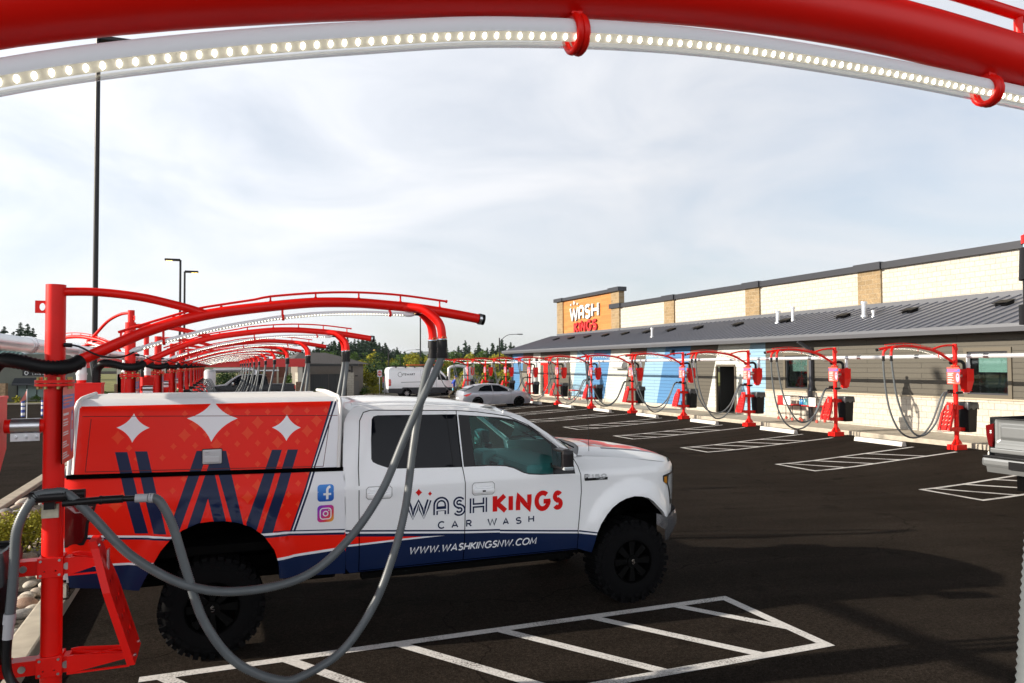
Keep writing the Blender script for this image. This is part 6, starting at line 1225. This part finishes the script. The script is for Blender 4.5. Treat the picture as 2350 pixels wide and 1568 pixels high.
# ================================================================ WASH KIT ON THE WALKWAY: carts with bottles
def cart(x, y, label, bottles=True):
    root = empty('trolley', (x, y, .15), 0, label, 'trolley', 'small wire trolleys against the wall')
    g = MB(); z = .15
    for dy in (-.42, .42):
        for dx in (-.2, .2): g.cyl((x + dx, y + dy, z + .1), (x + dx, y + dy * (1 if dx > 0 else 1.0), z + .62), .012, n=8)
    for zz in (.25, .60, .98):
        for dx in (-.22, .22): g.cyl((x + dx, y - .48, z + zz), (x + dx, y + .48, z + zz), .010, n=8)
        for dy in (-.48, .48): g.cyl((x - .22, y + dy, z + zz), (x + .22, y + dy, z + zz), .010, n=8)
    for k in range(9): yy = y - .44 + k * .11; g.cyl((x - .22, yy, z + .6), (x - .22, yy, z + .98), .005, n=6); g.cyl((x + .22, yy, z + .6), (x + .22, yy, z + .98), .005, n=6)
    fr = g.build('frame', BPL, root)
    for dx in (-.2, .2):
        for dy in (-.4, .4): g = MB(); g.cyl((x + dx - .02, y + dy, z + .06), (x + dx + .02, y + dy, z + .06), .06, n=14); g.build('castor', mat('red_castor', (.4, .06, .04), .5), root)
    g = MB(); g.bbox(x - .21, x + .21, y - .47, y + .47, z + .61, z + .66, .01); g.build('tray', REDM, root)
    return root
cart(21.85, 24.95, 'left one of two wire trolleys by the wall under the far window'); cart(21.8, 23.55, 'right one of two wire trolleys by the wall under the far window'); cart(21.8, 44.9, 'far wire trolley standing alone against the light blue siding')
def wcard(x, y, z, m, label, w_=.3):
    g = MB(); g.bbox(x - .015, x + .015, y - w_ / 2, y + w_ / 2, z, z + .34, .005); o = g.build('card_sheet', m, None, (x, y, z)); tag(o, label, 'notice card')
wcard(21.62, 25.2, .80, mat('sign_red'), 'red card standing in the left wire trolley', .28); wcard(21.62, 24.8, .78, PVC, 'larger white card standing in the left wire trolley', .40)
wcard(21.58, 23.35, .78, PVC, 'white card standing in the right wire trolley', .36)
for i, (yy, c) in enumerate(((24.15, (.05, .30, .55)), (24.03, (.03, .22, .55)), (23.90, (.10, .45, .55)), (23.78, (.25, .60, .65)))):
    bt = empty('spray_bottle', (21.72, yy, .81), 0, ['leftmost light blue', 'second, deep blue', 'third, teal', 'rightmost pale teal'][i] + ' spray bottle in the right wire trolley', 'spray bottle', 'spray bottles in the trolley')
    g = MB(); cx, cy, z = 21.72, yy, .81; g.tube([(cx, cy, z), (cx, cy, z + .19), (cx, cy, z + .24), (cx, cy, z + .27)], [.052, .052, .022, .015], 14); g.build('bottle', mat('liquid_%d' % i, c, .2), bt)
    g = MB(); g.cyl((cx, cy, z + .27), (cx, cy, z + .30), .02); g.bbox(cx - .08, cx + .03, cy - .014, cy + .014, z + .30, z + .34, .006); g.build('trigger', mat('purple_trigger', (.08, .06, .22), .4), bt)
# ================================================================ BACKGROUND BUILDINGS
# trash enclosure with awning and the grey building behind
EN = empty('bin_enclosure', (8.4, 64, 0), 0, 'block-walled bin enclosure with dark steel gates and corrugated awning, left of the van', 'enclosure')
PALEB = brickmat('pale_grey_block', (.36, .34, .28), (.41, .38, .32), (.25, .23, .2), .4, .2, .01, plane='xz')
g = MB(); g.box(6.28, 7.06, 64.0, 64.6, -.3, 1.91); g.box(6.28, 6.6, 64.6, 68.5, -.3, 1.9); g.build('block_wall', PALEB, EN)
g = MB(); g.box(10.05, 10.62, 64.0, 64.6, -.3, 1.89); g.box(10.3, 10.62, 64.6, 68.5, -.3, 1.88); g.build('block_wall', PALEB, EN)
for xa, xb in ((7.08, 8.54), (8.58, 10.03)):
    g = MB(); g.box(xa, xb, 64.12, 64.14, -.1, 1.78)
    for k in range(10): x = xa + .03 + k * .145; g.box(x, x + .06, 64.08, 64.12, -.1, 1.78)
    g.box(xa, xb, 64.06, 64.08, 1.7, 1.78); g.build('gate', mat('charcoal_gate', (.022, .024, .024), .55), EN)
g = MB()
for k in range(40): x = 6.25 + k * .116; g.box(x, x + .058, 63.6, 68.4, 2.56, 2.64); g.box(x + .058, x + .116, 63.6, 68.4, 2.53, 2.61)
g.box(6.22, 10.88, 63.62, 63.72, 2.44, 2.56); g.build('awning', mat('charcoal_gate'), EN)
for x, y in ((6.5, 64.3), (10.5, 64.3), (6.5, 68), (10.5, 68)): g = MB(); g.box(x - .05, x + .05, y - .05, y + .05, 1.88, 2.55); g.build('awning_post', BPL, EN)
GB = empty('grey_service_building', (9.3, 72, 0), 0, 'low tan-grey building with a dark hipped roof behind the bin enclosure', 'building')
g = MB(); g.box(6.7, 12.45, 70, 80, -.3, 2.75); g.build('wall', mat('taupe_stucco', (.20, .175, .15), .9, noise=(3, .08)), GB)
g = MB(); vs = [(5.9, 69.3, 2.72), (13.0, 69.3, 2.60), (13.0, 80.6, 2.6), (5.9, 80.6, 2.72), (7.2, 74, 3.75), (9.6, 74, 3.72), (7.2, 77, 3.75), (9.6, 77, 3.72)]; g.add(vs, [(0, 1, 5, 4), (1, 2, 7, 5), (2, 3, 6, 7), (3, 0, 4, 6), (4, 5, 7, 6), (3, 2, 1, 0)]); g.build('roof', mat('dark_shingles', (.055, .052, .055), .9, noise=(6, .2)), GB)
g = MB(); g.bbox(11.55, 12.1, 69.94, 69.99, -.2, 1.1, .01); dgo = g.build('door', mat('grey_door', (.16, .15, .14), .6), GB); g = MB(); g.box(11.4, 11.5, 69.93, 69.98, .5, .7); g.box(11.7, 11.95, 69.9, 69.98, 1.5, 1.58); g.box(10.9, 11.3, 69.92, 69.98, 1.95, 2.1); g.build('wall_lamp', BPL, GB)
# red entrance canopy beam with white columns
CN = empty('entrance_canopy', (0, 60, 0), 0, 'long red canopy beam behind the left row, over the dark pickup', 'canopy')
g = MB(); g.box(-8.8, 6.39, 60, 60.5, 2.40, 3.03); g.box(-8.8, 6.39, 60.5, 66, 2.85, 2.95); g.build('beam', mat('canopy_red', (.60, .015, .012), .4), CN)
for x in (-6.5, -3.6, 5.9):
    g = MB(); g.box(x - .16, x + .16, 60.1, 60.4, 0, 2.4); cl = g.build('column', mat('cream_column', (.55, .52, .44), .7), CN); g = MB(); g.box(x - .3, x + .3, 60.0, 60.5, 0, 1.25); g.build('stone_base', mat('brown_stone', (.20, .13, .085), .9, noise=(9, .35)), cl)
# white vacuum producer tank and pipework
VT = empty('vacuum_tank', (-.53, 58, 0), 0, 'white cylindrical vacuum tank at the far end of the left row', 'tank')
g = MB(); g.cyl((-.53, 58, 0), (-.53, 58, 2.08), .40, n=32); g.tube([(-.53, 58, 2.08), (-.53, 58, 2.20), (-.53, 58, 2.26)], [.40, .34, .2], 32); g.build('tank', mat('white_painted_steel'), VT)
g = MB(); g.tube(spline([(-.3, 58, 2.22), (.6, 58, 2.24), (2.0, 58, 2.24), (2.5, 58, 2.15), (2.56, 58, 1.9), (2.56, 58, .4)], .15), .11, 14); g.tube([(0, 58.4, 2.12), (4.2, 58.4, 2.14)], .06, 12); g.build('pipework', mat('white_painted_steel'), VT)
VT2 = empty('vacuum_tank', (20.9, 64.8, 0), 0, 'white vacuum tank at the far end of the right row, behind the van nose', 'tank')
g = MB(); g.cyl((20.9, 64.8, -.1), (20.9, 64.8, 2.2), .42, n=32); g.tube([(20.9, 64.8, 2.2), (20.9, 64.8, 2.36)], [.42, .2], 32); g.build('tank', mat('white_painted_steel'), VT2)
g = MB(); g.tube(spline([(20.7, 64.8, 2.3), (19.9, 64.8, 2.4), (19.2, 64.8, 2.25), (19.1, 64.8, 1.9), (19.1, 64.8, .2)], .15), .13, 14); g.build('pipework', mat('white_painted_steel'), VT2)
# brick shop seen under the canopy
SH = empty('brick_shop', (4, 78, 0), 0, 'brick and glass shop front seen through the hanging hoses under the red canopy', 'building')
g = MB(); g.box(2.2, 6.6, 78, 86, -.2, 1.35); g.build('wall', brickmat('red_brick', (.26, .10, .06), (.32, .14, .09), (.3, .26, .22), .22, .075, .01, plane='xz'), SH)
g = MB(); g.box(2.2, 8.2, 78.1, 86, 1.35, 3.1); g.build('upper_wall', mat('rust_board', (.20, .07, .05), .8), SH)
g = MB(); g.box(6.62, 8.2, 78.05, 78.1, -.2, 1.35); g.build('window', DGLASS, SH)
for x in (2.9, 5.4, 6.5, 7.6): g = MB(); g.box(x, x + .16, 77.8, 77.95, -.2, 2.9); g.build('pillar', mat('cream_column'), SH)
# teal-roofed shop on the left
LS = empty('teal_roofed_shop', (-14, 62, .2), 0, 'grey shop with a teal metal roof and stone pillar at the far left', 'building')
g = MB(); g.box(-24, -9.5, 62, 74, 0, 3.4); g.build('wall', mat('sage_stucco', (.17, .18, .15), .9, noise=(3, .06)), LS)
TEAL = mat('teal_metal_roof', (.10, .21, .20), .45, .3)
g = MB(); g.add([(-25, 61.2, 3.35), (-12.5, 61.2, 3.35), (-13.4, 66.5, 4.6), (-25, 66.5, 4.6), (-12.5, 72, 3.35)], [(0, 1, 2, 3), (1, 4, 2)])
for k in range(42): x = -25 + k * .3; g.obox((x, 61.2, 3.37), (min(x, -13.4), 66.5, 4.62), .04, .05)
g.build('roof', TEAL, LS)
g = MB(); g.box(-24.5, -12.4, 61.0, 61.25, 3.18, 3.36); g.build('fascia', mat('dark_brown_fascia', (.05, .035, .03), .7), LS)
g = MB(); g.box(-14.12, -13.88, 60.6, 60.9, 1.4, 3.2); g.build('column', mat('cream_column'), LS); g = MB(); g.box(-14.9, -13.38, 60.2, 60.9, -.2, 1.39); g.build('stone_base', mat('tan_stone', (.34, .23, .14), .9, noise=(5, .4), bump=(9, .8, .05)), LS)
g = MB(); g.prism([(61.9, 1.72), (61.1, 1.35), (61.1, 1.22), (61.9, 1.3)], 'x', -13.22, -10.6); g.build('awning', mat('slate_awning', (.05, .055, .065), .7), LS)
g = MB(); g.box(-13.05, -10.8, 61.93, 61.98, .35, 1.2); wf = g.build('window', mat('pale_shop_glass', (.20, .27, .26), .1), LS)
g = MB()
for x in (-13.07, -12.5, -11.9, -11.3, -10.75): g.box(x, x + .06, 61.88, 61.93, .3, 1.25)
g.build('mullion', BPL, wf)
g = MB(); g.box(-12.75, -10.9, 61.9, 61.96, 1.88, 2.32); sg = g.build('sign_board', BPL, LS)
g = MB(); F = lambda u, v, l: (u, 61.88 - l, v)
for ch, a in (('L', -12.15), ('a', -12.0), ('n', -11.86), ('d', -11.72), ('i', -11.58), ('n', -11.5), ('g', -11.36)):
    w_ = .09; glyph(g, ch, a, a + w_, 1.92, 1.92 + (.16 if ch in 'Ld' else .11 if ch != 'a' else .10), .022, F, .004)
strip(g, arc(-12.5, 2.07, .11, .13, 60, 300, 10), .05, F, .004); strip(g, arc(-12.46, 2.07, .06, .08, -120, 120, 8), .04, F, .006); g.build('lettering', PVC, sg)
# bollards, flag, kerb paint
for i, (x, y) in enumerate(((-8.85, 43.2), (-8.1, 43.7))):
    r_ = empty('bollard', (x, y, 0), 0, ['blue and white striped bollard beside the small flag', 'blue and white striped bollard right of the flag, by the red post'][i], 'bollard', 'striped flexible bollards')
    g = MB(); g.cyl((x, y, 0), (x, y, .82), .085); 
    for z in (.12, .40, .60): g.cyl((x, y, z), (x, y, z + .13), .088, mi=1)
    g.build('post', [mat('bollard_blue', (.03, .06, .30), .5), PVC], r_)
r_ = empty('flag', (-8.05, 40, 0), 0, 'small pale red pennant flag on a thin white pole', 'flag')
g = MB(); g.cyl((-8.05, 40, 0), (-8.05, 40, 1.48), .018, n=8); g.build('pole', PVC, r_)
g = MB(); vs = []
for j in range(9):
    u = j / 8
    for v in (0, 1): vs.append((-8.05 - .02 - u * .26 + (1 - u) * .02, 40 + .05 * math.sin(u * 6), 1.46 - v * .42 * (1 - u) - u * .60))
g.add(vs, [(2 * j, 2 * j + 1, 2 * j + 3, 2 * j + 2) for j in range(8)], 0, True); g.add([(x, y + .01, z) for x, y, z in vs], [(2 * j + 2, 2 * j + 3, 2 * j + 1, 2 * j) for j in range(8)], 0, True); g.build('pennant', mat('pale_red_cloth', (.62, .20, .16), .8), r_)
g = MB(); g.bbox(-9.6, -6.6, 40.5, 43.0, 0, .04, .02); tag(g.build('painted_island', PVC), kind='structure')
g = MB(); g.bbox(-40, -3.6, 57.6, 57.8, 0, .14, .02); tag(g.build('kerb', CONC), kind='structure')
g = MB(); g.box(-45, -3.6, 57.8, 61.9, 0, .10); tag(g.build('verge', GRASS), kind='structure')
g = MB(); g.bbox(12.3, 16.5, 66.2, 69.5, -.35, -.12, .05); tag(g.build('kerb_island', CONC), kind='structure')
# ================================================================ PLANTS
def leafmat(n, c, t=.25):
    m = mat(n, c, .8, noise=(1.5, .35)); b = m.node_tree.nodes['Principled BSDF']; b.inputs['Specular IOR Level'].default_value = .2; return m
LG = [leafmat('leaf_green', (.055, .105, .018)), leafmat('leaf_dark', (.025, .055, .014)), leafmat('leaf_yellow_green', (.26, .25, .022)), leafmat('fir_green', (.016, .038, .017)), leafmat('fir_blue_green', (.022, .046, .028))]
BARK = mat('bark', (.06, .045, .032), .9)
def leaf_mesh(clumps, n, size, sd):
    rnd = random.Random(sd); vs = []; fs = []
    for c, r in clumps:
        for k in range(int(n * r * r)):
            while True:
                d = Vector((rnd.uniform(-1, 1), rnd.uniform(-1, 1), rnd.uniform(-1, 1)))
                if .1 < d.length <= 1: break
            d = d.normalized() * (rnd.uniform(.45, 1) ** .5) * r; p = Vector(c) + Vector((d.x, d.y, d.z * .85)); a = Vector((rnd.gauss(0, 1), rnd.gauss(0, 1), rnd.gauss(0, .6))).normalized(); b = a.orthogonal().normalized() if rnd.random() < .5 else a.cross(Vector((rnd.random(), rnd.random(), rnd.random()))).normalized(); s = size * rnd.uniform(.6, 1.3); i = len(vs)
            vs += [p + a * s, p + b * s * .6, p - a * s, p - b * s * .6]; fs.append((i, i + 1, i + 2, i + 3))
    return vs, fs
def broadleaf(h, sd, m, n=60, size=.22):
    rnd = random.Random(sd); cl = []
    for k in range(16):
        t = rnd.uniform(.25, 1); rr_ = h * .30 * math.sin(math.pi * min(1, .2 + t * .75)); a = rnd.uniform(0, 6.3); cl.append(((rr_ * math.cos(a) * rnd.uniform(.2, 1), rr_ * math.sin(a) * rnd.uniform(.2, 1), h * t * .92), h * rnd.uniform(.10, .17)))
    root = empty('broadleaf_tree'); vs, fs = leaf_mesh(cl, n, size, sd); g = MB(); g.add(vs, fs); g.build('crown', m, root)
    g = MB(); g.tube([(0, 0, 0), (0, 0, h * .3), (.05 * h, 0, h * .6)], [h * .03, h * .022, h * .008], 8)
    for k in range(4): a = k * 1.7; g.tube([(0, 0, h * (.3 + k * .07)), (h * .16 * math.cos(a), h * .16 * math.sin(a), h * (.5 + k * .08))], [h * .012, h * .004], 6)
    g.build('trunk', BARK, root); return root
def conifer(h, sd, m):
    rnd = random.Random(sd); root = empty('fir_tree'); g = MB(); z = h * .08; vs = []; fs = []
    while z < h * .99:
        f = 1 - z / h; L = h * (.27 * f ** .75 + .014) * rnd.uniform(.75, 1.15); nb = 8 + int(9 * f)
        for k in range(nb):
            if rnd.random() < .12: continue
            a = rnd.uniform(0, 6.3); l = L * rnd.uniform(.55, 1.15); d = Vector((math.cos(a), math.sin(a), 0)); t = Vector((-d.y, d.x, 0)); droop = rnd.uniform(.15, .45)
            for q in range(4):
                u0, u1 = q / 4, (q + 1) / 4; w0 = l * .30 * (1 - u0) + .03 * h / 12; p0 = Vector((0, 0, z)) + d * l * u0 - Vector((0, 0, droop * l * u0 ** 1.5)); p1 = Vector((0, 0, z)) + d * l * u1 - Vector((0, 0, droop * l * u1 ** 1.5 + w0 * rnd.uniform(.1, .6)))
                i = len(vs); vs += [p0 - t * w0 * .3, p0 + t * w0 * rnd.uniform(.6, 1.2) + d * w0 * .5 - Vector((0, 0, w0 * .4)), p1, p0 - t * w0 * rnd.uniform(.6, 1.2) + d * w0 * .5 - Vector((0, 0, w0 * .4))]; fs.append((i, i + 1, i + 2, i + 3))
                i = len(vs); dn = Vector((t.x * rnd.uniform(-.5, .5), t.y * rnd.uniform(-.5, .5), -1)) * (w0 * rnd.uniform(.7, 1.4) + h * .012); vs += [p0, p1, p1 + dn * .6, p0 + dn]; fs.append((i, i + 1, i + 2, i + 3))
        z += h * .022 * rnd.uniform(.7, 1.3)
    g.add(vs, fs); g.build('crown', m, root); g = MB(); g.cyl((0, 0, 0), (0, 0, h * .97), h * .014, h * .002, 8); g.build('trunk', BARK, root); return root
firs = [conifer(12, i, LG[3 + i % 2]) for i in range(5)]; broads = [broadleaf(8, 20 + i, LG[(0, 2, 1, 0)[i]]) for i in range(4)]
usedp = set(); ntree = [0]
def plant(proto, x, y, z, s, label, group, rz=None, sz=None):
    o = proto if proto.name not in usedp else copy_tree(proto)
    usedp.add(proto.name); o.location = (x, y, z); o.scale = (s, s, sz or s); o.rotation_euler = (0, 0, random.uniform(0, 6.3) if rz is None else rz); tag(o, label, 'tree', group); return o
f3 = Vector((math.sin(yaw), math.cos(yaw), 0)); r3 = Vector((math.cos(yaw), -math.sin(yaw), 0))
def at(px, depth): p = f3 * depth + r3 * ((px - 1175) / 1740 * depth); return p.x, p.y
random.seed(11)
def ztop(px, py, depth): return 2.45 + (841 - .005 * (px - 500) - py) * depth / 1740
# left group
for px, py, d in ((8, 742, 120), (30, 755, 126), (46, 735, 122), (62, 738, 120), (75, 748, 125), (-15, 735, 118), (-40, 750, 122)):
    x, y = at(px, d); h = ztop(px, py, d); plant(random.choice(firs), x, y, -.2, h / 12, 'dark fir standing beyond the teal-roofed shop', 'firs beyond the teal-roofed shop')
# forest ridge behind the enclosure
for i in range(74):
    px = 700 + i * 3.75 + random.uniform(-3, 3); d = random.uniform(150, 185); top = np.interp(px, [700, 740, 800, 860, 880, 930, 975], [800, 788, 776, 772, 786, 806, 815]) + random.uniform(-5, 10)
    x, y = at(px, d); h = ztop(px, top, d) + 1; plant(random.choice(firs), x, y, -1, h / 12 * (1 if random.random() < .8 else .9), 'tall dark fir in the wooded ridge behind the bin enclosure', 'firs of the wooded ridge')
for i in range(22):
    px = 650 + i * 16 + random.uniform(-6, 6); d = random.uniform(125, 148); top = random.uniform(803, 822) if px > 690 else random.uniform(798, 815); x, y = at(px, d); h = ztop(px, top, d) + 1
    plant(random.choice(broads), x, y, -1, h / 8, 'rounded green broadleaf tree at the foot of the wooded ridge', 'broadleaf trees before the wooded ridge')
# centre and right groups of firs and broadleaves
for px, top, d in ((940, 810, 210), (968, 803, 205), (1000, 806, 208), (1012, 800, 190), (1035, 812, 215), (1052, 792, 170), (1058, 800, 172), (1068, 778, 165), (1077, 790, 168), (1098, 783, 160), (1090, 800, 166), (1118, 796, 165), (1130, 784, 158), (1142, 790, 160), (1152, 776, 155), (1160, 786, 157), (1172, 784, 150), (1180, 790, 150), (1195, 795, 148), (1025, 792, 175), (1040, 805, 178), (1108, 800, 170)):
    x, y = at(px, d); h = ztop(px, top, d) + 1; plant(random.choice(firs), x, y, -1, h / 12, 'fir rising from the far tree line left of the building', 'firs of the far tree line')
for i in range(24):
    px = 905 + i * 13.5 + random.uniform(-5, 5); d = random.uniform(120, 142); top = random.uniform(803, 822); x, y = at(px, d); h = ztop(px, top, d) + 1
    plant(random.choice(broads[:2] + broads[3:]), x, y, -1, h / 8, 'light green broadleaf tree in the far tree line left of the building', 'broadleaf trees of the far tree line')
# near shrubs and young trees
def shrub(x, y, h, m, label, z=0, n=160, size=.07, sd=1, cat='shrub', group=None):
    rnd = random.Random(sd); cl = [((rnd.uniform(-.32, .32) * h, rnd.uniform(-.32, .32) * h, h * rnd.uniform(.25, .75)), h * rnd.uniform(.22, .33)) for _ in range(8)]
    vs, fs = leaf_mesh(cl, n / (h * h) * 1.6, size, sd); root = empty('shrub', (x, y, z), 0, label, cat, group); g = MB(); g.add([(v.x + x, v.y + y, v.z + z) for v in vs], fs); g.build('foliage', m, root)
    g = MB()
    for k in range(5): a = k * 1.3; g.tube([(x, y, z), (x + .3 * h * math.cos(a), y + .3 * h * math.sin(a), z + .5 * h)], [.015, .005], 5)
    g.build('stem', BARK, root)
for i, (px, d, h) in enumerate(((12, 9.3, .62), (52, 9.6, .62), (88, 9.9, .60), (-35, 9.0, .6), (118, 10.6, .5))):
    x, y = at(px, d); shrub(x, y, h, LG[2], ['yellow-green shrub at the left picture edge among the stones', 'second yellow-green shrub from the left edge among the stones', 'yellow-green shrub just left of the nearest red post', 'yellow-green shrub just outside the left picture edge', 'small yellow-green shrub hidden behind the nearest red post'][i], .06, 1500, .020, 3 + i, group='yellow-green shrubs in the planting island')
for i, (px, py, d, h, mi) in enumerate(((728, 906, 60, 1.0, 0), (840, 908, 66, .9, 0), (858, 905, 68, 1.0, 2), (872, 903, 69, 1.0, 2), (885, 907, 69, .8, 0), (718, 905, 60, .8, 2), (730, 905, 62, .7, 0))):
    x, y = at(px, d); shrub(x, y, h, LG[mi], ['rounded', 'small', 'yellowish', 'loose yellow', 'low', 'leafy', 'dense'][i] + ' shrub beside the bin enclosure', -.2, 260, .07, 30 + i)
for i, (px, d, h, mi) in enumerate(((848, 74, 2.6, 2), (868, 76, 3.1, 1), (882, 75, 2.4, 0), (672, 74, 3.0, 0), (690, 76, 2.5, 0), (520, 72, 2.6, 1), (548, 74, 2.6, 1), (575, 73, 2.4, 1))):
    x, y = at(px, d); shrub(x, y, h, LG[mi], ['autumn-tinted', 'dark', 'green', 'tall green', 'medium green', 'shady', 'broad shady', 'low shady'][i] + (' young tree right of the bin enclosure' if i < 3 else ' young tree seen under the red canopy'), -.2, 700, .13, 50 + i, 'young tree')
for i in range(16):
    px = 1080 + i * 6.5 + random.uniform(-2, 2); d = random.uniform(70, 80); x, y = at(px, d); shrub(x, y, random.uniform(1.5, 2.3), LG[(2, 0, 2, 1)[i % 4]], 'yellow-green bush in the hedge behind the right vacuum row', -.2, 420, .11, 80 + i, 'bush', 'bushes of the hedge behind the right row')
for i in range(14):
    x = -20 + i * 1.05; shrub(x, 59 + (i % 3) * .7, random.uniform(.5, .8), LG[(0, 2, 0)[i % 3]], 'low shrub on the verge before the teal-roofed shop', .1, 160, .07, 120 + i, 'shrub', 'low shrubs on the verge')
# distant hills
def ridge(name, d, pts, m):
    g = MB(); vs = []
    for px, py in pts:
        x, y = at(px, d); x2, y2 = at(px, d * 1.5); z = ztop(px, py, d); vs += [(x, y, -5), (x * 1.15, y * 1.15, z), (x2, y2, z * .9), (x2 * 1.1, y2 * 1.1, -5)]
    g.add(vs, [(4 * i + k, 4 * i + k + 4, 4 * i + k + 5, 4 * i + k + 1) for i in range(len(pts) - 1) for k in range(3)], 0, True); tag(g.build(name, m), kind='structure')
rp_ = [(px, 822 - 14 * math.sin(px / 260 + 1) ** 2 - 5 * math.sin(px / 71) + 2 * math.sin(px / 23)) for px in range(-1500, 4000, 20)]
ridge('hills', 2400, rp_, mat('forested_hill', (.05, .075, .05), .95, noise=(.01, .3)))
g = MB(); hs = [(px, 833 + 2 * math.sin(px / 90)) for px in range(-1500, 4000, 40)]
ridge('far_woodland_ground', 420, [(px, 834) for px in range(-1500, 4000, 60)], mat('distant_green', (.05, .075, .025), .95, noise=(.05, .35)))
# ================================================================ AIR
hm = bpy.data.materials.new('haze_air'); hm.use_nodes = True; ht = hm.node_tree; ht.nodes.clear(); ho = ht.nodes.new('ShaderNodeOutputMaterial'); pv = ht.nodes.new('ShaderNodeVolumePrincipled')
pv.inputs['Color'].default_value = (.80, .88, 1, 1); pv.inputs['Density'].default_value = .00009; ht.links.new(pv.outputs[0], ho.inputs['Volume'])
g = MB(); g.box(-2600, 2600, -450, 3700, -7, 75); tag(g.build('haze', hm), kind='stuff')
